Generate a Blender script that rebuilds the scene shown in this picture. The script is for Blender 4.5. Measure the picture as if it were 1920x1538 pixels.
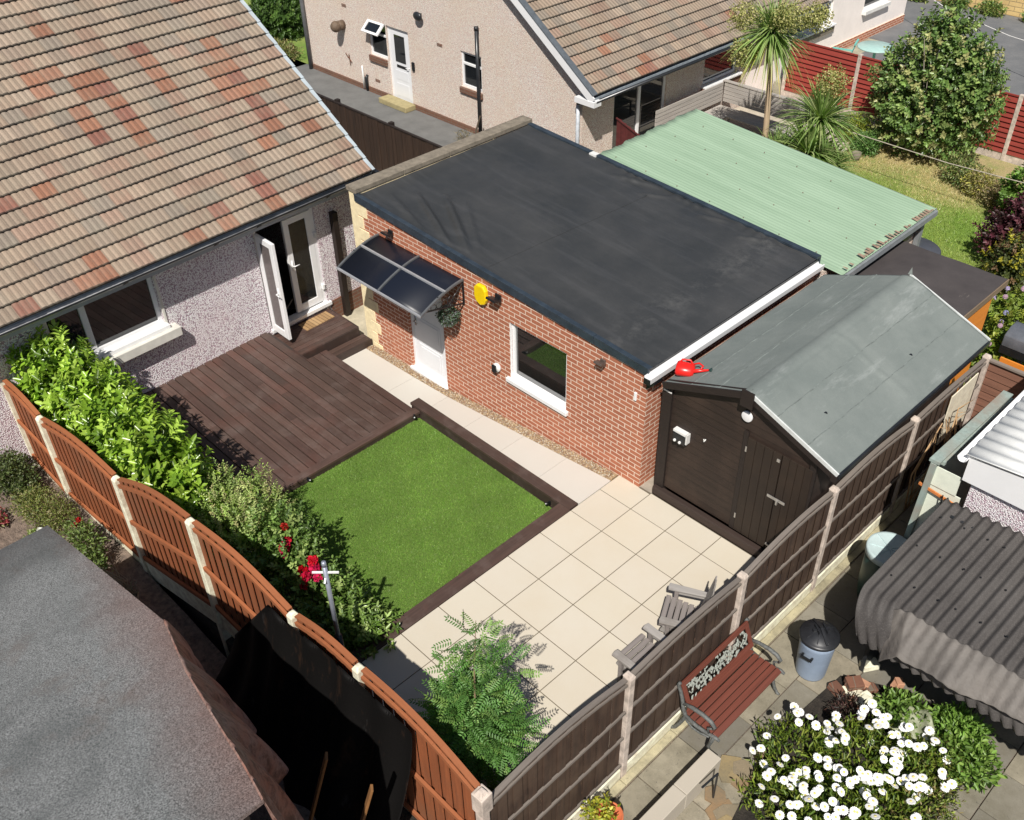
import bpy, math, random
import numpy as np
from mathutils import Vector, Matrix
rnd = random.Random(7); RG = np.random.default_rng(7)
for o in list(bpy.data.objects): bpy.data.objects.remove(o)
SC = bpy.context.scene
# ------------------------------------------------------------------ camera
CAM_F, CAM_ROT, CAM_LOC = 1842.4165, (51.75637555, 1.08733715, 45.81095049), (5.99262067, -7.84938589, 9.4571266)
cd = bpy.data.cameras.new('camera'); cam = bpy.data.objects.new('camera', cd); SC.collection.objects.link(cam)
cd.sensor_fit = 'HORIZONTAL'; cd.sensor_width = 36.0; cd.lens = CAM_F / 1920 * 36.0
cd.clip_start = 0.1; cd.clip_end = 500
cam.location = CAM_LOC; cam.rotation_euler = [math.radians(a) for a in CAM_ROT]
SC.camera = cam
# ------------------------------------------------------------------ light
SUNV = Vector((0.49, -0.64, 1.0)).normalized()
SUN_EL = math.asin(SUNV.z); SUN_AZ = math.atan2(SUNV.x, SUNV.y)
w = bpy.data.worlds.new('World'); SC.world = w; w.use_nodes = True
nt = w.node_tree; bg = nt.nodes['Background']
sky = nt.nodes.new('ShaderNodeTexSky'); sky.sky_type = 'NISHITA'; sky.sun_disc = False
sky.sun_elevation = SUN_EL; sky.sun_rotation = SUN_AZ; sky.altitude = 60
nt.links.new(sky.outputs[0], bg.inputs[0]); bg.inputs[1].default_value = 0.05
sd = bpy.data.lights.new('sun', 'SUN'); sd.energy = 4.8; sd.angle = math.radians(0.53); sd.color = (1.0, 0.955, 0.89)
so = bpy.data.objects.new('sun', sd); SC.collection.objects.link(so)
so.rotation_euler = SUNV.to_track_quat('Z', 'Y').to_euler(); so.location = (10, -12, 20)
SC.view_settings.view_transform = 'Standard'; SC.view_settings.look = 'None'
SC.view_settings.exposure = 0.2; SC.view_settings.gamma = 1.0
SC.render.engine = 'CYCLES'
COL = SC.collection

# ------------------------------------------------------------------ helpers
def tag(o, label=None, cat=None, group=None, kind=None):
    if label: o['label'] = label
    if cat: o['category'] = cat
    if group: o['group'] = group
    if kind: o['kind'] = kind
    return o
def empty(name, loc=(0, 0, 0), rz=0.0, label=None, cat=None, group=None):
    o = bpy.data.objects.new(name, None); COL.objects.link(o); o.location = loc; o.rotation_euler = (0, 0, rz)
    o.empty_display_size = 0.1
    return tag(o, label, cat, group)
def copy_tree(o, parent=None):
    c = o.copy(); COL.objects.link(c); c.parent = parent
    for ch in list(o.children): copy_tree(ch, c)
    return c
def lin(c): return c / 12.92 if c <= 0.04045 else ((c + 0.055) / 1.055) ** 2.4
def ph(r, g, b, k=1.25):
    """surface colour from the 8-bit colour it shows when lit by k"""
    return tuple(min(0.9, lin(v / 255.0) / k) for v in (r, g, b))

class MB:
    def __init__(s): s.v = []; s.f = []; s.sm = []; s.mi = []; s.col = []; s.m = 0; s.smooth = False; s.c = (1, 1, 1)
    def add(s, vs, fs):
        n = len(s.v); s.v += [tuple(p) for p in vs]
        for f in fs: s.f.append(tuple(n + i for i in f)); s.sm.append(s.smooth); s.mi.append(s.m); s.col.append(s.c)
        return s
    def box(s, x0, x1, y0, y1, z0, z1, M=None):
        vs = [(x0, y0, z0), (x1, y0, z0), (x1, y1, z0), (x0, y1, z0), (x0, y0, z1), (x1, y0, z1), (x1, y1, z1), (x0, y1, z1)]
        if M is not None: vs = [tuple(M @ Vector(p)) for p in vs]
        return s.add(vs, [(3, 2, 1, 0), (4, 5, 6, 7), (0, 1, 5, 4), (1, 2, 6, 5), (2, 3, 7, 6), (3, 0, 4, 7)])
    def bar(s, a, b, w, h, up=(0, 0, 1)):
        """box beam between two points, w across, h along up"""
        a, b, up = Vector(a), Vector(b), Vector(up); d = (b - a).normalized()
        r = d.cross(up)
        if r.length < 1e-4: r = d.cross(Vector((1, 0, 0)))
        r.normalize(); u = r.cross(d).normalized(); r *= w / 2; u *= h / 2
        vs = [a - r - u, a + r - u, a + r + u, a - r + u, b - r - u, b + r - u, b + r + u, b - r + u]
        return s.add(vs, [(0, 1, 2, 3), (7, 6, 5, 4), (0, 4, 5, 1), (1, 5, 6, 2), (2, 6, 7, 3), (3, 7, 4, 0)])
    def tube(s, pts, r, n=8, caps=True):
        pts = [Vector(p) for p in pts]; rs = r if hasattr(r, '__len__') else [r] * len(pts)
        d = (pts[1] - pts[0]).normalized(); ref = Vector((0, 0, 1)) if abs(d.z) < 0.9 else Vector((1, 0, 0))
        x = d.cross(ref).normalized(); vs = []
        for i, p in enumerate(pts):
            t = (pts[min(i + 1, len(pts) - 1)] - pts[max(i - 1, 0)]).normalized()
            x = (x - t * x.dot(t)).normalized(); y = t.cross(x)
            for k in range(n):
                a = 2 * math.pi * k / n; vs.append(p + (x * math.cos(a) + y * math.sin(a)) * rs[i])
        fs = [(i * n + k, i * n + (k + 1) % n, (i + 1) * n + (k + 1) % n, (i + 1) * n + k) for i in range(len(pts) - 1) for k in range(n)]
        if caps: fs += [tuple(range(n))[::-1], tuple(range((len(pts) - 1) * n, len(pts) * n))]
        return s.add(vs, fs)
    def lathe(s, prof, cx=0, cy=0, n=24, caps=True):
        vs = [(cx + r * math.cos(2 * math.pi * k / n), cy + r * math.sin(2 * math.pi * k / n), z) for r, z in prof for k in range(n)]
        m = len(prof)
        fs = [(i * n + k, i * n + (k + 1) % n, (i + 1) * n + (k + 1) % n, (i + 1) * n + k) for i in range(m - 1) for k in range(n)]
        if caps: fs += [tuple(range(n))[::-1], tuple(range((m - 1) * n, m * n))]
        return s.add(vs, fs)
    def prism(s, poly, z0, z1):
        n = len(poly)
        vs = [(x, y, z0) for x, y in poly] + [(x, y, z1) for x, y in poly]
        return s.add(vs, [tuple(range(n))[::-1], tuple(range(n, 2 * n))] + [(i, (i + 1) % n, n + (i + 1) % n, n + i) for i in range(n)])
    def prism_axis(s, poly, a0, a1, ax):
        """polygon extruded along 'x' (poly in y,z) or 'y' (poly in x,z)"""
        n = len(poly)
        if ax == 'x': vs = [(a0, p, q) for p, q in poly] + [(a1, p, q) for p, q in poly]
        else: vs = [(p, a0, q) for p, q in poly] + [(p, a1, q) for p, q in poly]
        return s.add(vs, [tuple(range(n))[::-1], tuple(range(n, 2 * n))] + [(i, (i + 1) % n, n + (i + 1) % n, n + i) for i in range(n)])
    def sphere(s, c, r, nu=10, nv=6, sx=1, sy=1, sz=1):
        vs = []; 
        for j in range(1, nv):
            th = math.pi * j / nv
            for i in range(nu):
                a = 2 * math.pi * i / nu; vs.append((c[0] + r * sx * math.sin(th) * math.cos(a), c[1] + r * sy * math.sin(th) * math.sin(a), c[2] + r * sz * math.cos(th)))
        vs += [(c[0], c[1], c[2] + r * sz), (c[0], c[1], c[2] - r * sz)]; T = len(vs) - 2; B = len(vs) - 1
        fs = [(j * nu + i, (j + 1) * nu + i, (j + 1) * nu + (i + 1) % nu, j * nu + (i + 1) % nu) for j in range(nv - 2) for i in range(nu)]
        fs += [(T, i, (i + 1) % nu) for i in range(nu)] + [(B, (nv - 2) * nu + (i + 1) % nu, (nv - 2) * nu + i) for i in range(nu)]
        return s.add(vs, fs)
    def grid(s, fn, nu, nv, thick=None):
        """fn(u,v)->point, u,v in 0..1; thick gives a second skin below"""
        vs = [tuple(fn(i / nu, j / nv)) for j in range(nv + 1) for i in range(nu + 1)]; N = nu + 1
        fs = [(j * N + i, j * N + i + 1, (j + 1) * N + i + 1, (j + 1) * N + i) for j in range(nv) for i in range(nu)]
        if thick:
            M = len(vs); vs2 = [(x, y, z - thick) for x, y, z in vs]; vs += vs2
            fs += [tuple(M + k for k in f[::-1]) for f in list(fs)]
            for i in range(nu): fs += [(i + 1, i, M + i, M + i + 1), (nv * N + i, nv * N + i + 1, M + nv * N + i + 1, M + nv * N + i)]
            for j in range(nv): fs += [(j * N, (j + 1) * N, M + (j + 1) * N, M + j * N), ((j + 1) * N + nu, j * N + nu, M + j * N + nu, M + (j + 1) * N + nu)]
        return s.add(vs, fs)
    def build(s, name, mat, parent=None, bevel=0.0, label=None, colattr=False, loc=None):
        me = bpy.data.meshes.new(name); vv = s.v
        if loc is not None: vv = [(x - loc[0], y - loc[1], z - loc[2]) for x, y, z in vv]
        me.from_pydata(vv, [], s.f)
        mats = mat if isinstance(mat, (list, tuple)) else [mat]
        for m in mats: me.materials.append(m)
        me.polygons.foreach_set('use_smooth', s.sm); me.polygons.foreach_set('material_index', s.mi)
        if colattr:
            at = me.color_attributes.new('Col', 'FLOAT_COLOR', 'CORNER')
            arr = np.ones((len(me.loops), 4), np.float32); k = 0
            for f, c in zip(s.f, s.col): arr[k:k + len(f), :3] = c; k += len(f)
            at.data.foreach_set('color', arr.ravel())
        me.update()
        o = bpy.data.objects.new(name, me); COL.objects.link(o)
        if loc is not None: o.location = loc
        if parent: o.parent = parent
        if label: o['label'] = label
        if bevel:
            b = o.modifiers.new('bevel', 'BEVEL'); b.width = bevel; b.segments = 2; b.limit_method = 'ANGLE'; b.angle_limit = 0.6
        return o
def npmesh(name, V, F, mat, parent=None, col=None, smooth=False, loc=None):
    """V (n,3), F (m,4) quads; col (m,3) per face"""
    V = np.asarray(V, np.float32)
    if loc is not None: V = V - np.array(loc, np.float32)
    me = bpy.data.meshes.new(name); k = F.shape[1]
    me.vertices.add(len(V)); me.vertices.foreach_set('co', V.ravel())
    me.loops.add(F.size); me.loops.foreach_set('vertex_index', F.ravel().astype(np.int32))
    me.polygons.add(len(F)); me.polygons.foreach_set('loop_start', np.arange(0, F.size, k, dtype=np.int32)); me.polygons.foreach_set('loop_total', np.full(len(F), k, np.int32))
    if smooth: me.polygons.foreach_set('use_smooth', np.ones(len(F), bool))
    me.materials.append(mat)
    if col is not None:
        at = me.color_attributes.new('Col', 'FLOAT_COLOR', 'CORNER')
        c = np.ones((F.size, 4), np.float32); c[:, :3] = np.repeat(col, k, axis=0); at.data.foreach_set('color', c.ravel())
    me.update(); me.validate()
    o = bpy.data.objects.new(name, me); COL.objects.link(o)
    if loc is not None: o.location = loc
    if parent: o.parent = parent
    return o
def struct(o): o['kind'] = 'structure'; return o

# ------------------------------------------------------------------ materials
class NM:
    def __init__(s, name):
        s.m = bpy.data.materials.new(name); s.m.use_nodes = True; s.t = s.m.node_tree; s.b = s.t.nodes['Principled BSDF']
        s.tc = s.t.nodes.new('ShaderNodeTexCoord')
    def n(s, typ, **kw):
        x = s.t.nodes.new(typ)
        for k, v in kw.items():
            if hasattr(x, k): setattr(x, k, v)
        return x
    def l(s, a, b): s.t.links.new(a, b)
    def inp(s, node, d):
        for k, v in d.items():
            if hasattr(v, 'links') or hasattr(v, 'is_output'): s.l(v, node.inputs[k])
            else: node.inputs[k].default_value = v
    def noise(s, scale, detail=4, rough=0.6, vec=None, dim=None):
        x = s.n('ShaderNodeTexNoise'); x.inputs['Scale'].default_value = scale; x.inputs['Detail'].default_value = detail; x.inputs['Roughness'].default_value = rough
        s.l(vec if vec is not None else s.tc.outputs['Object'], x.inputs['Vector']); return x.outputs['Fac']
    def map(s, scale=(1, 1, 1), rot=(0, 0, 0), loc=(0, 0, 0), vec=None):
        x = s.n('ShaderNodeMapping'); x.inputs['Scale'].default_value = scale; x.inputs['Rotation'].default_value = rot; x.inputs['Location'].default_value = loc
        s.l(vec if vec is not None else s.tc.outputs['Object'], x.inputs['Vector']); return x.outputs[0]
    def ramp(s, fac, stops, interp='LINEAR'):
        x = s.n('ShaderNodeValToRGB'); x.color_ramp.interpolation = interp; e = x.color_ramp.elements
        while len(e) < len(stops): e.new(0.5)
        for i, (p, c) in enumerate(stops): e[i].position = p; e[i].color = (*c, 1) if len(c) == 3 else c
        s.l(fac, x.inputs[0]); return x.outputs[0]
    def mix(s, fac, a, b, mode='MIX'):
        x = s.n('ShaderNodeMix'); x.data_type = 'RGBA'; x.blend_type = mode
        for k, v in ((0, fac), (6, a), (7, b)):
            if hasattr(v, 'links'): s.l(v, x.inputs[k])
            else: x.inputs[k].default_value = v if k == 0 else (*v, 1)
        return x.outputs[2]
    def math(s, op, a, b=0.0):
        x = s.n('ShaderNodeMath'); x.operation = op
        for k, v in ((0, a), (1, b)):
            if hasattr(v, 'links'): s.l(v, x.inputs[k])
            else: x.inputs[k].default_value = v
        return x.outputs[0]
    def bump(s, h, strength=0.3, dist=0.01, prev=None):
        x = s.n('ShaderNodeBump'); x.inputs['Strength'].default_value = strength; x.inputs['Distance'].default_value = dist
        s.l(h, x.inputs['Height'])
        if prev is not None: s.l(prev, x.inputs['Normal'])
        s.l(x.outputs[0], s.b.inputs['Normal']); return x.outputs[0]
    def base(s, c):
        if hasattr(c, 'links'): s.l(c, s.b.inputs['Base Color'])
        else: s.b.inputs['Base Color'].default_value = (*c, 1)
    def fin(s, rough=0.7, metal=0.0, spec=None):
        if hasattr(rough, 'links'): s.l(rough, s.b.inputs['Roughness'])
        else: s.b.inputs['Roughness'].default_value = rough
        s.b.inputs['Metallic'].default_value = metal
        if spec is not None: s.b.inputs['Specular IOR Level'].default_value = spec
        return s.m
def sc(c, k): return tuple(min(0.95, v * k) for v in c)

def simple(name, c, rough=0.6, var=0.25, scale=8, bump=0.15, bs=60, bd=0.004, metal=0.0, spec=None):
    m = NM(name); f = m.noise(scale, 6, 0.65)
    m.base(m.ramp(f, [(0.3, sc(c, 1 - var)), (0.7, sc(c, 1 + var))])); m.bump(m.noise(bs, 4, 0.6), bump, bd); return m.fin(rough, metal, spec)
def pebble(name, cols, dark, scale=58, bd=0.014, stain=None):
    """pebble-dash: small stones of several colours"""
    m = NM(name); v = m.n('ShaderNodeTexVoronoi'); v.feature = 'F1'; v.inputs['Scale'].default_value = scale; m.l(m.tc.outputs['Object'], v.inputs['Vector'])
    sep = m.n('ShaderNodeSeparateColor'); m.l(v.outputs['Color'], sep.inputs[0])
    n = len(cols); st = [((i + 0.0) / n, c) for i, c in enumerate(cols)]
    c = m.ramp(sep.outputs[0], st, 'CONSTANT')
    c = m.mix(m.ramp(v.outputs['Distance'], [(0.45, (0, 0, 0)), (0.75, (1, 1, 1))]), c, dark)
    big = m.noise(1.3, 5, 0.6); c = m.mix(m.ramp(big, [(0.35, (0, 0, 0)), (0.75, (0.35, 0.35, 0.35))]), c, stain or sc(dark, 1.6))
    m.base(c); m.bump(m.math('SUBTRACT', 1.0, v.outputs['Distance']), 0.9, bd); return m.fin(0.85)
def wood(name, c, axis=0, var=0.3, grain=14, rough=0.75, knots=0.0, c2=None, gs=1.0):
    """weathered wood, grain stretched along axis"""
    m = NM(name); s = [grain * gs] * 3; s[axis] = 1.2 * gs
    oi = m.n('ShaderNodeObjectInfo'); 
    vec = m.map(tuple(s)); g = m.noise(1.0, 8, 0.7, vec); big = m.noise(1.7, 4, 0.6)
    col = m.ramp(g, [(0.25, sc(c, 1 - var)), (0.5, c), (0.8, sc(c, 1 + var))])
    if c2: col = m.mix(m.ramp(big, [(0.45, (0, 0, 0)), (0.65, (1, 1, 1))]), col, c2)
    rn = m.math('MULTIPLY', oi.outputs['Random'], 0.25); col = m.mix(rn, col, sc(c, 0.55))
    if knots:
        kv = m.n('ShaderNodeTexVoronoi'); kv.inputs['Scale'].default_value = 1.0; m.l(m.map((9, 9, 5)), kv.inputs['Vector'])
        col = m.mix(m.ramp(kv.outputs['Distance'], [(0.05, (knots,) * 3), (0.11, (0, 0, 0))]), col, sc(c, 3.2))
        s2 = [26.0] * 3; s2[axis] = 2.5; col = m.mix(m.ramp(m.noise(1.0, 8, .8, m.map(tuple(s2), loc=(5, 3, 1))), [(0.56, (0, 0, 0)), (0.70, (knots * .8,) * 3)]), col, sc(c, 2.3))
    m.base(col); m.bump(g, 0.35, 0.006); return m.fin(rough)
def brick(name, bw=0.225, bh=0.075, c1=(.46, .165, .088), c2=(.37, .125, .068), mortar=(.88, .69, .55), msz=0.016, var=0.4, soot=None):
    m = NM(name); sep = m.n('ShaderNodeSeparateXYZ'); m.l(m.tc.outputs['Object'], sep.inputs[0])
    u = m.math('ADD', sep.outputs[0], sep.outputs[1]); cb = m.n('ShaderNodeCombineXYZ'); m.l(u, cb.inputs[0]); m.l(sep.outputs[2], cb.inputs[1])
    wob = m.noise(30, 2, 0.5); 
    b = m.n('ShaderNodeTexBrick'); m.l(cb.outputs[0], b.inputs['Vector'])
    m.inp(b, {'Color1': (*c1, 1), 'Color2': (*c2, 1), 'Mortar': (*mortar, 1), 'Scale': 1.0, 'Mortar Size': msz / 2, 'Mortar Smooth': 0.15, 'Bias': 0.0, 'Brick Width': bw, 'Row Height': bh})
    b.offset = 0.5; b.squash = 1.0
    c = m.mix(m.ramp(m.noise(26, 5, 0.7), [(0.3, (0, 0, 0)), (0.7, (var, var, var))]), b.outputs['Color'], sc(c2, 0.75), 'MULTIPLY' if False else 'MIX')
    c = m.mix(b.outputs['Fac'], c, m.mix(m.noise(12, 3), mortar, sc(mortar, 0.7)))
    c = m.mix(m.ramp(m.noise(1.1, 4), [(0.4, (0, 0, 0)), (0.7, (0.22, 0.22, 0.22))]), c, soot or sc(c1, 1.35)); c = m.mix(m.ramp(m.noise(1, 6, .75, m.map((2.2, 2.2, .8))), [(0.56, (0, 0, 0)), (0.72, (0.3, 0.3, 0.3))]), c, sc(c2, .55))
    m.base(c); bb = m.bump(m.math('SUBTRACT', 1.0, b.outputs['Fac']), 0.6, 0.006); m.bump(m.noise(90, 3), 0.25, 0.003, bb); return m.fin(0.88)
def leafmat(name, rough=0.42, trans=0.3, spec=0.5):
    m = NM(name); a = m.n('ShaderNodeVertexColor'); a.layer_name = 'Col'
    m.base(a.outputs[0]); m.b.inputs['Roughness'].default_value = rough; m.b.inputs['Specular IOR Level'].default_value = spec
    tr = m.n('ShaderNodeBsdfTranslucent'); cc = m.mix(1.0, a.outputs[0], (1.0, 1.15, 0.45), 'MULTIPLY'); m.l(cc, tr.inputs[0])
    mx = m.n('ShaderNodeMixShader'); mx.inputs[0].default_value = trans; m.l(m.b.outputs[0], mx.inputs[1]); m.l(tr.outputs[0], mx.inputs[2])
    m.l(mx.outputs[0], m.t.nodes['Material Output'].inputs[0]); return m.m
def colmat(name, rough=0.8, bs=50, bump=0.25, bd=0.003, grain=0.15, mottled=0.25):
    m = NM(name); a = m.n('ShaderNodeVertexColor'); a.layer_name = 'Col'
    c = m.mix(m.ramp(m.noise(55, 4, 0.7), [(0.3, (0, 0, 0)), (0.75, (grain * 2,) * 3)]), a.outputs[0], (0.06, 0.055, 0.05))
    c = m.mix(m.ramp(m.noise(2.2, 6, 0.7), [(0.45, (0, 0, 0)), (0.75, (mottled,) * 3)]), c, (0.30, 0.27, 0.20))
    c = m.mix(m.ramp(m.noise(13, 7, 0.8), [(0.60, (0, 0, 0)), (0.70, (mottled * 1.4,) * 3)]), c, (0.10, 0.085, 0.065))
    m.base(c); m.bump(m.noise(bs, 4), bump, bd); return m.fin(rough)

M = {}
M['white'] = simple('white_upvc', (0.80, 0.80, 0.80), 0.3, 0.03, 3, 0.02)
M['whitewood'] = simple('white_paint', (0.74, 0.73, 0.70), 0.5, 0.08, 5, 0.1)
M['black'] = simple('black_plastic', (0.012, 0.013, 0.015), 0.35, 0.3, 10, 0.05)
M['gutter'] = simple('black_gutter', (0.02, 0.022, 0.025), 0.3, 0.3, 10, 0.05)
M['navy'] = simple('dark_trim', (0.032, 0.044, 0.058), 0.35, 0.35, 6, 0.1)
def glass(name, c=(0.012, 0.014, 0.016), ior=1.9):
    m = NM(name); m.base(c); m.b.inputs['IOR'].default_value = ior; m.bump(m.noise(1.6, 2), 0.05, 0.02); return m.fin(0.03)
M['glass'] = glass('window_glass')
M['pebble'] = pebble('pebbledash_pink', [ph(240, 226, 226, .72), ph(226, 208, 210, .72), ph(160, 138, 150, .72), ph(244, 238, 236, .72), ph(236, 214, 208, .72)], ph(146, 126, 134, .78), stain=ph(205, 184, 186, .78))
M['pebble2'] = pebble('pebbledash_cream', [ph(236, 219, 208, .80), ph(222, 204, 192, .80), ph(210, 190, 180, .80), ph(240, 226, 212, .80), ph(198, 176, 168, .80)], ph(170, 150, 140, .80), scale=70, stain=ph(200, 178, 152, .80))
M['brick'] = brick('red_brick')
M['brickold'] = brick('old_brick', c1=(.20, .085, .05), c2=(.15, .07, .045), mortar=(.2, .16, .12))
M['coping'] = simple('coping_stone', ph(140, 130, 115), 0.9, 0.35, 9, 0.6, 80, 0.006)
M['quoin'] = simple('quoin_stone', ph(222, 204, 166, .85), 0.9, 0.15, 12, 0.4, 90, 0.004)
M['concrete'] = simple('concrete', ph(175, 165, 150), 0.92, 0.28, 5, 0.5, 120, 0.003)
M['conpost'] = simple('concrete_post', ph(215, 205, 180, .8), 0.9, 0.3, 9, 0.7, 90, 0.006)
M['conpost2'] = simple('concrete_post_pinkish', ph(192, 178, 166, 1.0), 0.9, 0.35, 9, 0.6, 90, 0.005)
M['soil'] = simple('soil', ph(135, 118, 105), 0.95, 0.5, 14, 1.0, 45, 0.03)
M['darksoil'] = simple('dark_soil', (0.03, 0.024, 0.018), 0.95, 0.5, 10, 1.0, 40, 0.03)

# ------------------------------------------------------------------ leaf clouds (numpy)
def unit(a): return a / np.maximum(np.linalg.norm(a, axis=-1, keepdims=True), 1e-9)
def leaves(P, D, N, L, W, fold=0.25, droop=0.15):
    """hexagonal folded leaves: P base, D along, N normal, L length, W width -> V,F (2 quads each)"""
    P, D, N = (np.asarray(a, float) for a in (P, D, N)); D = unit(D); S = unit(np.cross(D, N)); N = np.cross(S, D)
    L = np.broadcast_to(np.asarray(L, float).reshape(-1, 1), (len(P), 1)); W = np.broadcast_to(np.asarray(W, float).reshape(-1, 1), (len(P), 1))
    up = N * W * fold; dr = N * L * droop
    v0 = P; v3 = P + D * L - dr
    l1 = P + D * L * .32 + S * W * .5 + up - dr * .12; l2 = P + D * L * .7 + S * W * .42 + up - dr * .5
    r1 = P + D * L * .32 - S * W * .5 + up - dr * .12; r2 = P + D * L * .7 - S * W * .42 + up - dr * .5
    V = np.stack([v0, l1, l2, v3, r2, r1], 1).reshape(-1, 3); b = np.arange(len(P))[:, None] * 6
    F = np.concatenate([b + np.array([[0, 1, 2, 3]]), b + np.array([[0, 3, 4, 5]])], 1).reshape(-1, 4)
    return V, F
def blob_points(n, blobs, shell=0.55, zmin=-9):
    """random points in overlapping ellipsoids ((cx,cy,cz),(rx,ry,rz)); returns P, outward dir"""
    vol = np.array([b[1][0] * b[1][1] * b[1][2] for b in blobs]) ** 0.75; idx = RG.choice(len(blobs), n, p=vol / vol.sum())
    C = np.array([b[0] for b in blobs], float)[idx]; R = np.array([b[1] for b in blobs], float)[idx]
    d = unit(RG.normal(size=(n, 3))); r = shell + (1 - shell) * RG.random((n, 1)) ** 0.6
    lump = 1 + 0.16 * np.sin(d[:, :1] * 7 + C[:, :1] * 3) * np.sin(d[:, 1:2] * 6 + C[:, 1:2] * 5) + 0.1 * np.sin(d[:, 2:3] * 9)
    P = C + d * R * r * lump; k = P[:, 2] > zmin
    return P[k], unit(d / R)[k]
def leafcol(n, cols, per=1, jitter=0.18):
    c = np.array(cols, float)[RG.integers(0, len(cols), n)] * (1 + RG.normal(size=(n, 1)) * jitter).clip(0.4, 1.7)
    return np.repeat(c, per, axis=0)
LEAF = leafmat('leaf', 0.45, 0.3); GLOSSY = leafmat('glossy_leaf', 0.27, 0.25, 0.6); PETAL = leafmat('petal', 0.7, 0.3, 0.2)
def shoots(name, blobs, nshoot, per, ll, lw, slen, cols, parent, mat=LEAF, upb=0.8, zmin=-9, spread=1.0, fill=0, loc=(0, 0, 0), shell=.6, clip=None):
    """leafy shoots: leaves set round short stems that point outward and up"""
    P, O = blob_points(nshoot, blobs, shell, zmin)
    if clip: k_ = clip(P); P, O = P[k_], O[k_]
    n = len(P); A = unit(O + np.array([0, 0, upb]) + RG.normal(size=(n, 3)) * 0.25)
    t = np.tile(np.linspace(0.05, 1, per), n); idx = np.repeat(np.arange(n), per)
    A2 = A[idx]; x = unit(np.cross(A2, np.array([0.3, 0.2, 0.9]))); y = np.cross(A2, x)
    ang = np.tile(np.arange(per) * 2.4, n) + RG.random(n * per) * 0.6; rad = x * np.cos(ang)[:, None] + y * np.sin(ang)[:, None]
    base = P[idx] + A2 * (t * slen)[:, None]; base = base if clip is None else np.where(clip(base)[:, None], base, P[idx])
    tilt = (0.35 + 0.75 * t)[:, None]; D = unit(rad * spread + A2 * tilt); N = unit(A2 - rad * 0.4)
    L = ll * (0.75 + 0.5 * RG.random(len(base))) * (1 - 0.35 * np.clip(t - .6, 0, 1)); V, F = leaves(base, D, N, L, L * lw / ll)
    col = leafcol(n, cols)[idx] * (0.85 + 0.3 * RG.random((len(base), 1))); col = np.repeat(col, 2, axis=0)
    if fill:
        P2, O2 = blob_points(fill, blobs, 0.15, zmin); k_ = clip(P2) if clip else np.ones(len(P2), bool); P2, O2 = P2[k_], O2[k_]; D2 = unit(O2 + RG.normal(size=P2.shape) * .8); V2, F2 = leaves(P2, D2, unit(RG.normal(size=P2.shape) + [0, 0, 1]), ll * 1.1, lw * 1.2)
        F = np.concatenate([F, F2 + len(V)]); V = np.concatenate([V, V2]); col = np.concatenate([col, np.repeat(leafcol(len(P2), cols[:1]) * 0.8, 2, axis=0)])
    return npmesh(name, V, F, mat, parent, col, loc=loc)
M['bark'] = wood('bark', (0.10, 0.075, 0.05), 2)
def stems(name, base, tips, parent, r=0.02, loc=(0, 0, 0), mat=None, n=5):
    b = MB(); b.smooth = True; B = Vector(base)
    for t in tips:
        t = Vector(t); m_ = B.lerp(t, 0.5) + Vector((rnd.uniform(-.06, .06), rnd.uniform(-.06, .06), 0.05)); b.tube([B, m_, t], [r, r * .6, r * .2], n)
    return b.build(name, mat or M['bark'], parent, loc=loc)

# ==================================================================== GROUND
def slab_mat(name, c, var=0.12, stain=None, rough=0.8, sc_=0.9, bs=150):
    m = NM(name); a = m.n('ShaderNodeVertexColor'); a.layer_name = 'Col'
    c1 = m.mix(1.0, a.outputs[0], c, 'MULTIPLY')
    col = m.mix(m.ramp(m.noise(sc_, 7, 0.65), [(0.35, (0, 0, 0)), (0.7, (var * 2,) * 3)]), c1, stain or sc(c, 0.8))
    col = m.mix(m.ramp(m.noise(bs, 3, 0.6), [(0.3, (0.10,) * 3), (0.6, (0, 0, 0))]), col, sc(c, 0.5))
    m.base(col); m.bump(m.noise(bs, 4), 0.2, 0.002); return m.fin(rough)
g = MB(); g.box(-70, 60, -60, 90, -1.4, -0.9); struct(g.build('ground', M['soil']))
# patio slabs, each a raised tile over a mortar bed
M['patio'] = slab_mat('patio_slab', ph(231, 222, 204, 1.33), 0.16, ph(218, 199, 168, 1.33))
M['grout'] = simple('grout', ph(118, 108, 92), 0.95, 0.2, 12)
pb = MB(); pb.m = 0
xs = [-0.567, 0.0, 0.6, 1.2, 1.8, 2.262]; ys = [-4.55, -4.2, -3.6, -3.0, -2.4, -1.8, -1.2, -0.6, 0.0, 0.44]
for i in range(len(xs) - 1):
    for j in range(len(ys) - 1):
        e = 0.0062; k = 1 + rnd.uniform(-.035, .02); pb.c = (k, k, k * (1 + rnd.uniform(-.012, .012)))
        x1 = xs[i + 1] - e; y1 = ys[j + 1] - e; dz = rnd.uniform(-.001, .001)
        if i == 0 and j == len(ys) - 2:
            pb.box(xs[i] + e, x1, ys[j] + e, 0.408, -0.04, dz)
        elif i == 1 and j == len(ys) - 2:
            pb.box(xs[i] + e, x1, ys[j] + e, y1, -0.04, dz)
        else: pb.box(xs[i] + e, x1, ys[j] + e, y1, -0.04, dz)
pb.m = 1; pb.c = (1, 1, 1); pb.box(-0.56, 2.26, -4.55, 0.45, -0.5, -0.006)
patio = struct(pb.build('patio', [M['patio'], M['grout']], colattr=True, bevel=0.002))
# strip between brick corner and shed
q = MB(); q.box(-0.199, 0.0, 0.441, 0.75, -0.4, -0.002); struct(q.build('concrete_strip', M['concrete']))
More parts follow.
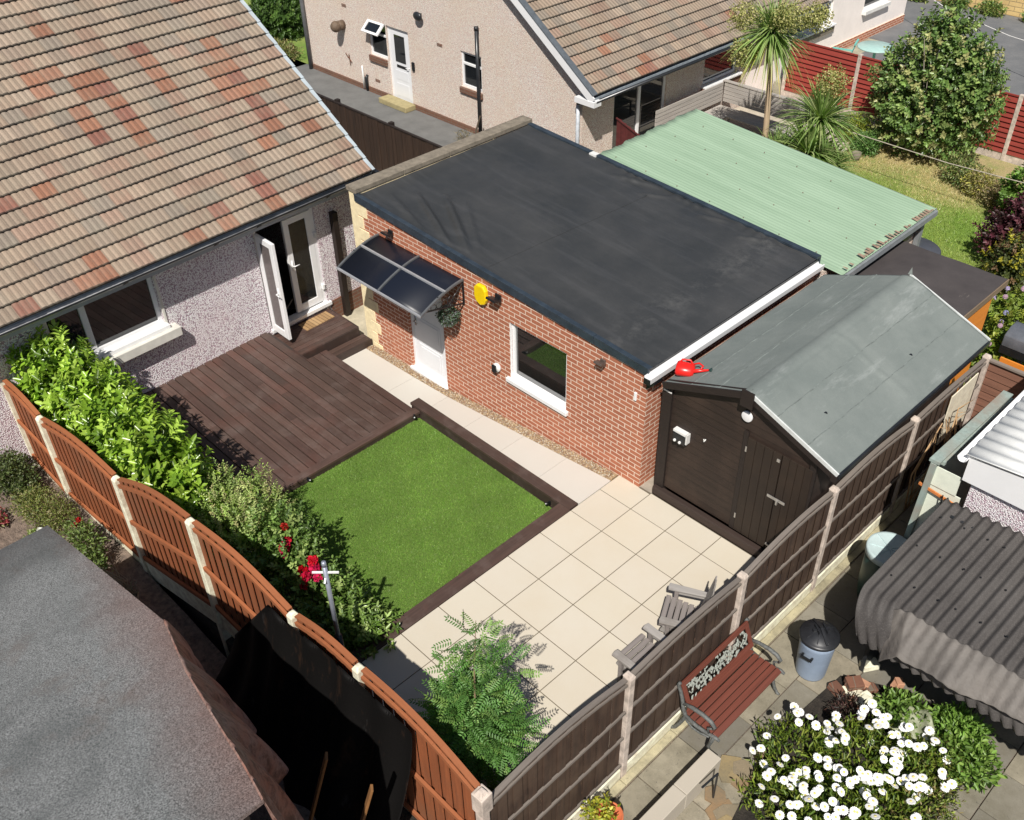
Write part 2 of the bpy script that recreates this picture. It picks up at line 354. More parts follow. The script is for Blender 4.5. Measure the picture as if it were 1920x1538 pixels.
# white path sloping down beside the brick wall
def pathz(x): return 0.0 if x > -0.6 else (-0.42 * (-0.6 - x) / 3.7 if x > -4.3 else -0.42 - 0.08 * (-4.3 - x) / 2.0) - 0.004
M['path'] = slab_mat('path_slab', ph(231, 226, 216, 1.33), 0.1, ph(214, 207, 194, 1.33))
b = MB(); seams = [-0.572, -1.43, -2.33, -3.24, -4.12, -5.0, -6.385]
for i in range(len(seams) - 1):
    x1, x0 = seams[i] - .003, seams[i + 1] + .003; k = rnd.uniform(.95, 1.0); b.c = (k, k, k * .995)
    y0 = -0.425 if x0 > -4.05 else -0.60; z1, z0 = pathz(x1), pathz(x0)
    for (a0, a1) in ([(y0, 0.20)]):
        if False: pass
    y0r = -0.42; y0l = -0.42 if x0 > -3.9 else -0.62
    b.add([(x0, y0l, z0 - .2), (x1, y0l if x1 < -3.9 else y0r, z1 - .2), (x1, .24, z1 - .2), (x0, .24, z0 - .2), (x0, y0l, z0), (x1, y0l if x1 < -3.9 else y0r, z1), (x1, .24, z1), (x0, .24, z0)],
          [(3, 2, 1, 0), (4, 5, 6, 7), (0, 1, 5, 4), (1, 2, 6, 5), (2, 3, 7, 6), (3, 0, 4, 7)])
struct(b.build('path', M['path'], colattr=True, bevel=0.002))
# gravel strip: pebbles between path and wall
n = 5200; gx = RG.uniform(-6.35, -0.62, n); gy = 0.245 + RG.random(n) * .165; gz = np.array([pathz(x) for x in gx]) + RG.random(n) * .015 - .004
gc = np.stack([gx, gy, gz], 1); r = RG.uniform(.006, .015, n)[:, None]; ax = unit(RG.normal(size=(n, 3))); ay = unit(np.cross(ax, RG.normal(size=(n, 3)))); az = np.cross(ax, ay)
Vv = np.stack([gc + ax * r, gc + ay * r, gc - ax * r, gc - ay * r, gc + az * r * .8, gc - az * r * .8], 1).reshape(-1, 3); bI = np.arange(n)[:, None] * 6
Ft = np.concatenate([bI + np.array([[a, b_, c]]) for a, b_, c in ((0, 1, 4), (1, 2, 4), (2, 3, 4), (3, 0, 4), (1, 0, 5), (2, 1, 5), (3, 2, 5), (0, 3, 5))], 1).reshape(-1, 3)
cols = leafcol(n, [ph(215, 190, 150), ph(190, 160, 125), ph(160, 125, 95), ph(225, 215, 195), ph(175, 150, 130)], 8)
CM = colmat('stones', 0.8, grain=.1, mottled=.05)
gr = npmesh('gravel', Vv, Ft, CM, None, cols); tag(gr, 'narrow strip of pale brown gravel at the foot of the brick wall', 'gravel', kind='stuff')
b = MB(); b.grid(lambda u, v: (-6.36 + u * 5.77, .235 + v * .18, pathz(-6.36 + u * 5.77) - .006), 24, 1, .3); struct(b.build('gravel_bed', simple('gravel_bed', ph(185, 160, 125), .95, .4, 40, 1, 70, .01)))
# alley concrete between house and brick building, ground beyond
M['alley'] = simple('alley_concrete', ph(200, 190, 165), 0.95, 0.3, 3, 0.6, 60, 0.006)
b = MB(); b.box(-20, -6.39, -0.9, 4.6, -0.9, -0.512); struct(b.build('side_path', M['alley']))
M['tarmac'] = simple('tarmac', ph(118, 118, 116), 0.9, 0.18, 2.5, 0.6, 180, 0.004)
b = MB(); b.box(-24, -8.3, 4.72, 8.2, -0.9, -0.5); struct(b.build('alley', M['tarmac']))

# artificial lawn
M['turf'] = NM('turf_base'); m = M['turf']; m.base(m.ramp(m.noise(140, 5, 0.8), [(0.3, (0.07, 0.14, 0.02)), (0.6, (0.17, 0.28, 0.045)), (0.8, (0.25, 0.36, 0.08))])); m.bump(m.noise(160, 4), 1, .02); M['turf'] = m.fin(0.9)
b = MB(); b.box(-3.84, -0.74, -3.6, -0.6, -0.6, -0.2); struct(b.build('lawn', M['turf']))
b = MB(); b.grid(lambda u, v: (-7.3 + u * 9.5, -5.1 + v * 2.0, -0.235 + .02 * math.sin(u * 40) * math.sin(v * 9)), 60, 10, .5); struct(b.build('planting_bed', M['darksoil']))
n = 120000; P = np.stack([RG.uniform(-3.83, -0.75, n), RG.uniform(-3.62, -0.61, n), np.full(n, -0.201)], 1)
D = unit(np.stack([RG.normal(size=n) * .55 + .1, RG.normal(size=n) * .55, np.ones(n)], 1)); S = unit(np.cross(D, RG.normal(size=(n, 3)))); L = RG.uniform(.014, .03, (n, 1)); W = .0022
V4 = np.stack([P - S * W, P + S * W, P + D * L + S * W * .4, P + D * L - S * W * .4], 1).reshape(-1, 3); F4 = np.arange(n * 4).reshape(-1, 4)
patch = (1 + 0.14 * np.sin(P[:, :1] * 2.3 + 1 + np.sin(P[:, 1:2] * 4)) * np.sin(P[:, 1:2] * 3.1 + np.sin(P[:, :1] * 5)) + .10 * np.sin(P[:, :1] * 9 + P[:, 1:2] * 4) * np.sin(P[:, 1:2] * 7 - P[:, :1] * 3)) * np.array([.9, 1.0, .9])
tc_ = leafcol(n, [(.21, .36, .055), (.26, .42, .075), (.17, .30, .045), (.33, .43, .12), (.30, .36, .10)]) * patch
t = npmesh('turf_blades', V4, F4, LEAF, None, tc_); tag(t, 'bright green artificial grass blades on the sunken lawn', 'grass', kind='stuff')

# ==================================================================== TIMBER DECK + SLEEPER BORDER
M['deck'] = wood('deck_board', ph(92, 68, 60, 1.25), 0, 0.35, 30, 0.6, c2=ph(100, 62, 50, 1.25))
M['decky'] = wood('deck_board_cross', ph(92, 68, 60, 1.25), 1, 0.35, 30, 0.6, c2=ph(108, 66, 52, 1.25))
M['darkwood'] = wood('dark_board', ph(36, 27, 23, 1.0), 0, 0.3, 30, 0.65)
deck = empty('decking', (-5.5, -3.0, -0.3), 0, 'dark brown stained timber deck of long boards below the house wall', 'decking')
OD = (-5.5, -3.0, -0.3)
def deckmat(axis):
    m = NM('deck_planks_%d' % axis); a = m.n('ShaderNodeVertexColor'); a.layer_name = 'Col'
    s = [38.0] * 3; s[axis] = 1.5; g_ = m.noise(1.0, 8, 0.7, m.map(tuple(s))); big = m.noise(3.0, 6, 0.7)
    c = m.mix(m.ramp(g_, [(0.3, (0, 0, 0)), (0.75, (.8,) * 3)]), a.outputs[0], (0.035, 0.022, 0.018))
    c = m.mix(m.ramp(big, [(0.5, (0, 0, 0)), (0.8, (.55,) * 3)]), c, (0.155, 0.115, 0.10))
    c = m.mix(m.ramp(m.noise(1.3, 4), [(0.55, (0, 0, 0)), (0.75, (.5,) * 3)]), c, (0.12, 0.045, 0.03))
    m.base(c); m.bump(g_, .4, .004); return m.fin(m.ramp(big, [(0.3, (.5,) * 3), (0.7, (.75,) * 3)]))
DX, DY = deckmat(0), deckmat(1)
def dcol(): k = rnd.uniform(.75, 1.3); r = rnd.uniform(.95, 1.12); return (0.100 * k * r, 0.060 * k, 0.047 * k)
b = MB(); y = -0.602; W = 0.142
while y > -5.0:
    x0 = -7.42 - .045 * (y + 3) if y < -0.95 else -6.28
    xs_ = [x0, -3.955]
    if y < -0.95: j = rnd.uniform(-6.6, -4.7); xs_ = [x0, j, -3.955]
    for a0, a1 in zip(xs_[:-1], xs_[1:]): b.c = dcol(); b.box(a0, a1 - .003, y - W + .008, y - .008, -0.108, -0.08 + rnd.uniform(-.0015, .0015))
    y -= W
b.build('boards', DX, deck, bevel=.003, colattr=True, loc=None).location = (5.5, 3.0, 0.3)
def adj(o, O): o.location = (-O[0], -O[1], -O[2]); return o
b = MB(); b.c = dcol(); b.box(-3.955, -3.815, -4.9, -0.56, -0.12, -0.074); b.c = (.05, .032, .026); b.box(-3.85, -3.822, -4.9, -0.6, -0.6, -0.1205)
adj(b.build('edge_board', DY, deck, bevel=.003, colattr=True), OD)
b = MB(); b.c = (.03, .022, .018); b.box(-7.5, -3.96, -4.9, -0.97, -0.7, -0.112); adj(b.build('joists', DX, deck, colattr=True), OD)
# step platform by the french doors, boards running across
st = empty('timber_steps', (-6.9, -0.3, -0.5), 0, 'two dark timber steps going down from the open french doors to the white path', 'steps'); OS = (-6.9, -.3, -.5)
def boards_y(x0, x1, y0, y1, z, w_=.118, th=.028):
    b = MB(); nn = max(1, round((x1 - x0) / w_)); w2 = (x1 - x0) / nn
    for i in range(nn): b.c = dcol(); b.box(x0 + i * w2 + .004, x0 + (i + 1) * w2 - .004, y0, y1, z - th, z)
    return b
adj(boards_y(-7.5, -6.62, -.93, .30, -.2).build('upper_tread', DY, st, bevel=.003, colattr=True), OS)
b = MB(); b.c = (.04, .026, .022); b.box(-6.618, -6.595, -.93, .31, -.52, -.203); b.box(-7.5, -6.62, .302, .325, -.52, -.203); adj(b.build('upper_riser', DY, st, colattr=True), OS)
adj(boards_y(-6.593, -6.37, -.62, .38, -.37, .11).build('lower_tread', DY, st, bevel=.003, colattr=True), OS)
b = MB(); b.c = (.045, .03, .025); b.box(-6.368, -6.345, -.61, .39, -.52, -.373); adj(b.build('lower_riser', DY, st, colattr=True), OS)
# sleepers round the lawn
for nm, bx, mt in (('sleeper_border', (-4.02, -0.585, -0.605, -0.428, -0.62, 0.004), DX), ('sleeper_border', (-0.775, -0.572, -4.7, -0.6075, -0.62, 0.006), DY)):
    b = MB(); b.c = dcol(); x0, x1, y0, y1, z0, z1 = bx
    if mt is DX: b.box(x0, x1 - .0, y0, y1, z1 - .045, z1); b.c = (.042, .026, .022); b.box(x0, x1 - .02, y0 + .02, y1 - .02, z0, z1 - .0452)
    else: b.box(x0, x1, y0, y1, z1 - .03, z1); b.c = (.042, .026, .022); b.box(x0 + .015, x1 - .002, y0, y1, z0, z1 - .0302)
    o = b.build(nm, mt, bevel=.004, colattr=True)
    tag(o, 'dark brown timber edging raised along the white path side of the lawn' if mt is DX else 'dark brown timber edging strip between the lawn and the beige patio', 'edging')
# small spot lights fixed on the edging
def spot(x, y, z, lab, rz):
    t = empty('spot_light', (x, y, z), rz, lab, 'garden light', 'small black spot lights round the lawn')
    b = MB(); b.smooth = True; b.tube([(0, 0, 0), (0.05, 0, 0.02)], .022, 10); b.build('lamp_head', M['black'], t)
    b = MB(); b.box(-.03, 0, -.012, .012, -.03, .03); b.build('bracket', M['black'], t)
    b = MB(); b.smooth = True; b.tube([(0.0505, 0, .0202), (0.053, 0, .021)], .011, 10); b.build('lens', M['whitewood'], t)
spot(-3.79, -0.72, -.09, 'black spot light in the lawn corner nearest the white door', -.6)
spot(-3.79, -2.72, -.12, 'black spot light on the deck edge halfway along the lawn', 0)
spot(-0.95, -0.64, -.10, 'black spot light on the lawn edging nearest the patio corner', -1.7)

# ==================================================================== TILED ROOFS
ROOF = colmat('roof_tile', 0.85, 70, 0.3, 0.004, 0.22, 0.35)
T_GREY = [(.43, .34, .26), (.40, .315, .24), (.45, .36, .28), (.38, .30, .235), (.35, .295, .24), (.45, .345, .26), (.42, .32, .24)]
T_PINK = [(.42, .29, .22), (.40, .27, .20)]
T_RED = [(.40, .19, .115), (.36, .165, .10), (.42, .215, .14), (.32, .14, .10)]
def tiled_roof(name, y0, y1, pitch, courses, parent, x0=0.0, z0=0.0, red=0.14, seed=1, gauge=0.262, verge_y=None, redlow=False):
    """interlocking double roll tiles; eaves at local (x0,z0) rising towards -x"""
    R_ = random.Random(seed); RW = 0.10; sub = 5; ca, sa = math.cos(pitch), math.sin(pitch)
    nt_ = int(round((y1 - y0) / 0.3)); cols_n = nt_ * 3 * sub; ys_ = np.linspace(y1 - nt_ * 0.3, y1, cols_n + 1)
    ph_ = (np.arange(cols_n + 1) % sub) / sub; prof = 0.020 * np.sin(np.pi * ph_) ** 0.6
    Vs, Fs, Cs = [], [], []; prev = [False] * nt_; base = 0; pk = [0] * nt_
    lift = 0.034
    for c in range(courses):
        s0, s1 = c * gauge, (c + 1) * gauge + 0.03
        jit = np.repeat([R_.uniform(-.004, .004) for _ in range(nt_)], 3 * sub); jit = np.append(jit, jit[-1])
        lo = s0 + 0 * ys_
        def rr(s, h): return np.stack([x0 - s * ca + h * sa, ys_, z0 + s * sa + h * ca], 1)
        rows = [rr(lo + .004, prof * 0.2 - .012), rr(lo + jit, prof + lift), rr(lo + .02 + jit, prof + lift + .002), rr(s1 + 0 * ys_, prof + 0.002)]
        Vs += rows; n_ = cols_n + 1
        tcs = []
        for k in range(nt_):
            p = red * (5.2 if prev[k] else (0.5 if c > 0 else 1.2)) * (1.6 if (k > 0 and tcs and tcs[-1][1]) else 1)
            if redlow and c > 1: p *= .25
            isred = R_.random() < min(.66, p)
            if isred: cc = R_.choice(T_RED); pk[k] = 1
            elif R_.random() < .14: cc = R_.choice(T_PINK)
            else: cc = R_.choice(T_GREY)
            kk = R_.uniform(.86, 1.1); tcs.append(((cc[0] * kk, cc[1] * kk, cc[2] * kk), isred))
        prev = [t_[1] for t_ in tcs]
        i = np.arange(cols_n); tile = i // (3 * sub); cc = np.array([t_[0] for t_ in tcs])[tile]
        groove = np.where((i % sub) == 0, 0.62, 1.0)[:, None]  # rib grooves painted darker in place of shade between the rolls
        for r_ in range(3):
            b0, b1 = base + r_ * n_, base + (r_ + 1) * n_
            Fs.append(np.stack([b0 + i + 1, b0 + i, b1 + i, b1 + i + 1], 1)); Cs.append(cc * (0.08, .22, 1.0)[r_] * groove * np.array([.9, .87, .84]))  # lip and nose rows painted dark to thicken the lap shadow lines
        base += 4 * n_
    return npmesh(name, np.concatenate(Vs), np.concatenate(Fs), ROOF, parent, np.concatenate(Cs), smooth=False)

def wall_openings(b, axis, pos, th, u0, u1, z0, z1, holes, out=1):
    """wall slab in plane (axis='x' -> plane x=pos, u=y ; axis='y' -> plane y=pos, u=x); grid-split round holes (u0,u1,z0,z1)"""
    us = sorted({u0, u1, *[h[0] for h in holes], *[h[1] for h in holes]}); zs = sorted({z0, z1, *[h[2] for h in holes], *[h[3] for h in holes]})
    p0, p1 = sorted((pos, pos - out * th))
    for i in range(len(us) - 1):
        for j in range(len(zs) - 1):
            cu, cz = (us[i] + us[i + 1]) / 2, (zs[j] + zs[j + 1]) / 2
            if any(h[0] < cu < h[1] and h[2] < cz < h[3] for h in holes): continue
            if axis == 'x': b.box(p0, p1, us[i], us[i + 1], zs[j], zs[j + 1])
            else: b.box(us[i], us[i + 1], p0, p1, zs[j], zs[j + 1])
def window(parent, axis, pos, u0, u1, z0, z1, out, mull=(), tr=(), fw=0.06, depth=.06, name='window', rec=.07, mw=None, glassmat=None):
    """upvc window: frame (mesh, part) with pane sub-parts; pos is wall face, rec the reveal"""
    b = MB(); f = pos - out * rec; p0, p1 = sorted((f, f - out * depth)); mw = mw or fw
    def bx(a0, a1, c0, c1, B=b, q0=p0, q1=p1):
        if axis == 'x': B.box(q0, q1, a0, a1, c0, c1)
        else: B.box(a0, a1, q0, q1, c0, c1)
    bx(u0, u1, z0, z0 + fw); bx(u0, u1, z1 - fw, z1); bx(u0, u0 + fw, z0 + fw, z1 - fw); bx(u1 - fw, u1, z0 + fw, z1 - fw)
    for m_ in mull: bx(m_ - mw / 2, m_ + mw / 2, z0 + fw, z1 - fw)
    for (a, bb, zz) in tr: bx(a, bb, zz - fw / 2, zz + fw / 2)
    o = b.build(name, M['white'], parent, bevel=.006)
    edges = [u0 + fw * .5] + list(mull) + [u1 - fw * .5]
    gf = f - out * depth * .55; g0, g1 = sorted((gf, gf - out * .012))
    for i in range(len(edges) - 1):
        G = MB(); bx(edges[i] + .01, edges[i + 1] - .01, z0 + fw * .6, z1 - fw * .6, G, g0, g1); G.build('pane', glassmat or M['glass'], o)
    return o

# ==================================================================== HOUSE (left), local frame: +x out of the rear wall, y along it
HO = (-7.4, -3.0, 0.0); HR = math.radians(2.58)
house = empty('bungalow', HO, HR, 'pink pebbledashed bungalow with ribbed tiled roof and an open white french door', 'house')
DH = (2.10, 3.34, -0.10, 1.95); WH = (-1.52, .24, .955, 1.92)
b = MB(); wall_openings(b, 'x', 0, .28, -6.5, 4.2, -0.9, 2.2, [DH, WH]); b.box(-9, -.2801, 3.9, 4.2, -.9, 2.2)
b.prism_axis([(-9.5, 2.2), (-.0, 2.2), (-.0, 2.22), (-4.75, 5.5)], 3.9, 4.2, 'y')
b.build('wall', M['pebble'], house)
b = MB(); b.box(0.001, .022, 3.41, 4.2, -.7, -.11); b.build('plinth', M['brickold'], house)
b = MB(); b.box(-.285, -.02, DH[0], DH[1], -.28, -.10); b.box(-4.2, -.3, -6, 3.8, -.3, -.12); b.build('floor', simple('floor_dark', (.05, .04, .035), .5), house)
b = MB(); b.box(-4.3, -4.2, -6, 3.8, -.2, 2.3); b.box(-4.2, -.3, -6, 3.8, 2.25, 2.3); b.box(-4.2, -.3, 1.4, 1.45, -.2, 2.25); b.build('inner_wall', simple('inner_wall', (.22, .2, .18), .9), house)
# window
window(house, 'x', 0, WH[0], WH[1], WH[2], WH[3], 1, mull=(-.92,), fw=.065, rec=.05, mw=.10)
b = MB(); b.box(-.05, .11, WH[0] - .02, WH[1] + .03, .90, .967); b.build('sill', M['white'], house, bevel=.006)
b = MB(); b.box(.0, .19, WH[0] - .14, WH[1] + .16, .74, .899); b.box(.0, .02, WH[1] + .002, WH[1] + .05, .8991, 1.9); b.build('sill_block', simple('painted_sill', ph(225, 222, 212, 1.1), .6, .12, 6, .2), house, bevel=.008)
# french doors
fr = MB(); y0, y1, z0, z1 = DH; fw = .07
fr.box(-.11, -.03, y0, y0 + fw, z0, z1); fr.box(-.11, -.03, y1 - fw, y1, z0, z1); fr.box(-.11, -.03, y0 + fw, y1 - fw, z1 - fw, z1); fr.box(-.12, .06, y0 - .02, y1 + .06, z0 - .05, z0 + .02)
fdr = fr.build('french_doors', M['white'], house, bevel=.006)
def leaf(w_, h_, t_=.06, st=.11, bot=.14):
    d = MB(); d.box(-t_ / 2, t_ / 2, 0, st, 0, h_); d.box(-t_ / 2, t_ / 2, w_ - st, w_, 0, h_); d.box(-t_ / 2, t_ / 2, st, w_ - st, h_ - st, h_); d.box(-t_ / 2, t_ / 2, st, w_ - st, 0, bot)
    g_ = MB(); g_.box(-.012, .012, st - .005, w_ - st + .005, bot - .005, h_ - st + .005); return d, g_
def handle(x, y, z, sgn=1):
    h = MB(); h.smooth = True; h.tube([(x, y, z), (x + .05 * sgn, y, z)], .009, 8); h.tube([(x + .05 * sgn, y, z), (x + .055 * sgn, y + .11, z)], .009, 8); h.box(x - .002, x + .008 * sgn, y - .015, y + .015, z - .1, z + .1); return h
d, g_ = leaf(.57, 1.83); o = d.build('closed_door', M['white'], fdr, bevel=.006); o.location = (-.055, 2.70, -.05)
for k, nm in ((g_, 'pane'),): kk = k.build(nm, M['glass'], fdr); kk.location = (-.055, 2.70, -.05)
kk = handle(.03, .06, .95).build('handle', M['white'], fdr); kk.location = (-.055, 2.70, -.05)
for zz in (.25, 1.3): kk = MB(); kk.box(-.03, .03, 3.275, 3.32, zz - .05, zz + .05); kk.build('hinge', M['white'], fdr, bevel=.004)
M['sheer'] = simple('door_glass_mesh', (.13, .11, .105), .15, .2, 40, .05)
d, g_ = leaf(.52, 1.86); a = math.radians(-93)
for k, nm, mt in ((d, 'open_door', M['white']), (g_, 'pane', M['sheer']), (handle(.03, .46, .92), 'handle', M['white'])):
    o = k.build(nm, mt, fdr, bevel=.006 if nm == 'open_door' else 0); o.location = (.02, y0 + .035, z0 + .03); o.rotation_euler = (0, 0, a)
    if nm == 'open_door': o['label'] = 'white half-glazed leaf swung open outwards'
# roof
P35 = math.radians(35)
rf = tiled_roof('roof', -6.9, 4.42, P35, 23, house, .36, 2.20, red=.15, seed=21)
b = MB(); sa, ca = math.sin(P35), math.cos(P35)
for i in range(22):
    s0, s1 = i * .262, (i + 1) * .262 + .02
    for (ss, h0) in ((s0, .03),):
        b.add([(.36 - s0 * ca + .045 * sa, 4.40, 2.20 + s0 * sa + .045 * ca), (.36 - s0 * ca + .045 * sa, 4.475, 2.20 + s0 * sa + .045 * ca), (.36 - s1 * ca + .028 * sa, 4.475, 2.20 + s1 * sa + .028 * ca), (.36 - s1 * ca + .028 * sa, 4.40, 2.20 + s1 * sa + .028 * ca),
               (.36 - s0 * ca - .09 * sa, 4.40, 2.20 + s0 * sa - .09 * ca), (.36 - s0 * ca - .09 * sa, 4.475, 2.20 + s0 * sa - .09 * ca), (.36 - s1 * ca - .09 * sa, 4.475, 2.20 + s1 * sa - .09 * ca), (.36 - s1 * ca - .09 * sa, 4.40, 2.20 + s1 * sa - .09 * ca)],
              [(0, 1, 2, 3), (7, 6, 5, 4), (1, 5, 6, 2), (0, 3, 7, 4), (0, 4, 5, 1), (3, 2, 6, 7)])
b.build('verge_trim', simple('verge_grey', ph(175, 185, 190, 1.0), .5, .15, 6), rf)
b = MB(); b.box(.02, .30, -6.9, 4.42, 2.08, 2.12); b.box(.28, .305, -6.9, 4.42, 1.99, 2.19); b.build('fascia', simple('fascia_grey', ph(150, 155, 160, .9), .5, .1), house)
def gutter(name, parent, x, z, y0, y1, r=.055, mat=None, joints=(), n=10, flip=1):
    b = MB(); b.smooth = True; pr = [(x + r * math.cos(a), z + r * math.sin(a)) for a in np.linspace(math.pi, 2 * math.pi, n)]; pi_ = [(x + (r - .008) * math.cos(a), z + .002 + (r - .008) * math.sin(a)) for a in np.linspace(2 * math.pi, math.pi, n)]
    b.prism_axis(pr + pi_, y0, y1, 'y')
    o = b.build(name, mat or M['gutter'], parent)
    for j in joints:
        c = MB(); c.smooth = True; pr = [(x + (r + .006) * math.cos(a), z + (r + .006) * math.sin(a)) for a in np.linspace(math.pi, 2 * math.pi, n)]; pi2 = [(x + (r + .001) * math.cos(a), z + (r + .001) * math.sin(a)) for a in np.linspace(2 * math.pi, math.pi, n)]
        c.prism_axis(pr + pi2, j - .04, j + .04, 'y'); c.build('gutter_clip', M['black'], o)
    return o
gg = gutter('gutter', house, .37, 2.155, -6.9, 4.5, .062, simple('gutter_highlight', (.34, .345, .35), .3, .35, 4, .05), (-4.2, -2.3, -.35, 1.2, 2.0, 3.4))  # pale grey puts the bright highlight along the gutter into its colour
b = MB(); b.smooth = True; b.tube([(.435, -6.9, 2.152), (.435, 4.5, 2.152)], .012, 6); b.build('gutter_lip', M['black'], gg)
b = MB(); b.box(.30, .445, 4.44, 4.52, 2.06, 2.2); b.box(.30, .38, 4.3, 4.44, 1.95, 2.06); b.build('gutter_end', M['black'], gg)
# brown square post standing against the wall, mossy corner
b = MB(); b.box(-.055, .055, -.055, .055, 0, 2.12); o = b.build('timber_post', simple('post_brown', (.018, .011, .008), .6, .3), None, bevel=.004); o.location = (-7.50, .69, -.512); tag(o, 'tall dark brown square post beside the french doors', 'post')
# bamboo door mat
b = MB(); 
for i in range(9):
    b.c = rnd.choice([(.42, .26, .12), (.36, .22, .10), (.48, .31, .15)]); b.box(0, .26, i * .07, i * .07 + .058, 0, .014)
    b.c = (.03, .02, .015); b.box(.02, .24, i * .07 + .058, i * .07 + .07, 0, .006)
o = b.build('door_mat', colmat('mat_cane', .6, grain=.1, mottled=.05), colattr=True); o.location = (-7.415, -.42, -.199); o.rotation_euler = (0, 0, HR); tag(o, 'slatted cane door mat on the step in front of the open french doors', 'door mat')

# ==================================================================== BRICK BUILDING
bk = empty('brick_annexe', (-3.25, .41, -.5), 0, 'flat roofed red brick annexe with white door and window', 'building'); OB = (-3.25, .41, -.5)
BX0, BX1, BY0, BY1 = -6.3, -.2, .41, 4.35
def rz_(x): return 2.40 + (x - BX0) * (2.03 - 2.40) / (BX1 - BX0)
D2 = (-5.22, -4.31, -.42, 1.52); W2 = (-2.77, -1.62, .56, 1.60)
b = MB()
us = [BX0, D2[0], D2[1], W2[0], W2[1], BX1]
def wcol(x0, x1, z0, z1): # column of wall; z1 None -> roof slope
    t0 = rz_(x0) - .03 if z1 is None else z1; t1 = rz_(x1) - .03 if z1 is None else z1
    b.add([(x0, BY0, z0), (x1, BY0, z0), (x1, BY0, t1), (x0, BY0, t0), (x0, BY0 + .22, z0), (x1, BY0 + .22, z0), (x1, BY0 + .22, t1), (x0, BY0 + .22, t0)], [(0, 1, 2, 3), (7, 6, 5, 4), (0, 4, 5, 1), (1, 5, 6, 2), (2, 6, 7, 3), (3, 7, 4, 0)])
wcol(BX0, D2[0], -.9, None); wcol(D2[0], D2[1], D2[3], None); wcol(D2[0], D2[1], -.9, -.43); wcol(D2[1], W2[0], -.9, None); wcol(W2[0], W2[1], -.9, W2[2]); wcol(W2[0], W2[1], W2[3], None); wcol(W2[1], BX1, -.9, None)
b.box(BX1 - .22, BX1, BY0 + .2201, BY1, -.9, 1.98); b.box(BX0, BX0 + .22, BY0 + .2201, BY1, -.9, 2.36); b.box(BX0 + .2201, BX1 - .2201, BY1 - .22, BY1, -.9, 1.9)
adj(b.build('wall', M['brick'], bk), OB)
b = MB(); b.box(BX0 + .3, BX1 - .3, BY0 + .9, BY0 + .92, -.4, 1.9); adj(b.build('inner_wall', simple('dim_inner', (.1, .1, .1), .9), bk), OB)
# quoins
b = MB(); z = -.62; i = 0
while z < 2.3:
    h = .215; w_ = .13 if i % 2 else .245; b.box(BX0 - .012, BX0 + w_, BY0 - .012, BY0 + .11, z + .004, min(z + h, 2.33) - .004); z += h + .01; i += 1
adj(b.build('corner_stones', M['quoin'], bk, bevel=.006), OB)
# roof membrane
m = NM('roof_membrane'); sepn = m.n('ShaderNodeSeparateXYZ'); m.l(m.tc.outputs['Object'], sepn.inputs[0])
c = m.mix(m.ramp(m.noise(.7, 6, .65), [(0.35, (0, 0, 0)), (0.7, (1, 1, 1))]), (.033, .035, .036), (.055, .055, .055))
c = m.mix(m.ramp(m.noise(1, 6, .7, m.map((.5, 5, 1))), [(0.5, (0, 0, 0)), (0.8, (.5,) * 3)]), c, (.085, .085, .088))
edge = m.ramp(sepn.outputs[0], [(0.0, (0, 0, 0)), (1.0, (1, 1, 1))]); 
dus = m.math('MULTIPLY', m.ramp(m.math('MULTIPLY', m.math('ADD', sepn.outputs[0], 1.35), 1.1), [(0, (0, 0, 0)), (.5, (1, 1, 1)), (.9, (.15,) * 3)]), m.ramp(m.noise(2.6, 8, .75), [(0.46, (0, 0, 0)), (0.78, (.5,) * 3)]))
c = m.mix(dus, c, (.19, .185, .175)); m.base(c)
m.bump(m.noise(3.2, 3, .5), .5, .02); M['membrane'] = m.fin(m.ramp(m.noise(1.5, 4), [(0.3, (.38,) * 3), (0.7, (.6,) * 3)]))
b = MB(); b.smooth = True
def rfn(u, v):
    x = BX0 + .04 + u * (BX1 - BX0 - .025); y = BY0 + .03 + v * (BY1 - BY0 - .05); z = rz_(x) + .012 + .035 * v
    # folds fanning out from the near edge, far edge ripples
    for (fx, fy, dx, dy, a, wd) in ((-5.75, 1.2, 1.6, -.68, .09, .05), (-5.4, 1.5, 1.6, -.92, .11, .06), (-6.0, .85, 1.3, -.36, .05, .05), (-5.0, 1.6, 1.4, -.95, .05, .05), (-2.9, 4.2, 1.1, .05, .03, .04), (-4.0, 4.0, .9, .26, .05, .05), (-3.3, 3.85, .5, .3, .03, .04), (-2.2, 4.0, .5, .2, .03, .04), (-1.4, 3.9, .5, .3, .03, .04)):
        L_ = math.hypot(dx, dy); tx, ty = dx / L_, dy / L_; s = (x - fx) * tx + (y - fy) * ty; d = abs(-(x - fx) * ty + (y - fy) * tx)
        if 0 < s < L_: z += a * math.exp(-(d / wd) ** 2) * math.sin(math.pi * s / L_) ** .6
    ve = min(y - BY0, BY1 - y)
    if BY1 - y < .5: z += .012 * math.sin(x * 21 + math.sin(x * 5) * 3) * (1 - (BY1 - y) / .5) * (x > -4.2)
    if y - BY0 < .35: z += .008 * math.sin(x * 17 + math.sin(x * 3) * 4) * (1 - (y - BY0) / .35)
    z += .022 * math.exp(-((x - BX0 - .05) / .07) ** 2) + .02 * math.exp(-((y - BY0 - .03) / .05) ** 2)
    z += .006 * math.sin(x * 1.9 + y * 1.1) + .0025 * math.sin(x * 6 + y * 9)
    return (x, y, z)
b.grid(rfn, 190, 130); mem = adj(b.build('roof', M['membrane'], bk), OB)
b = MB()
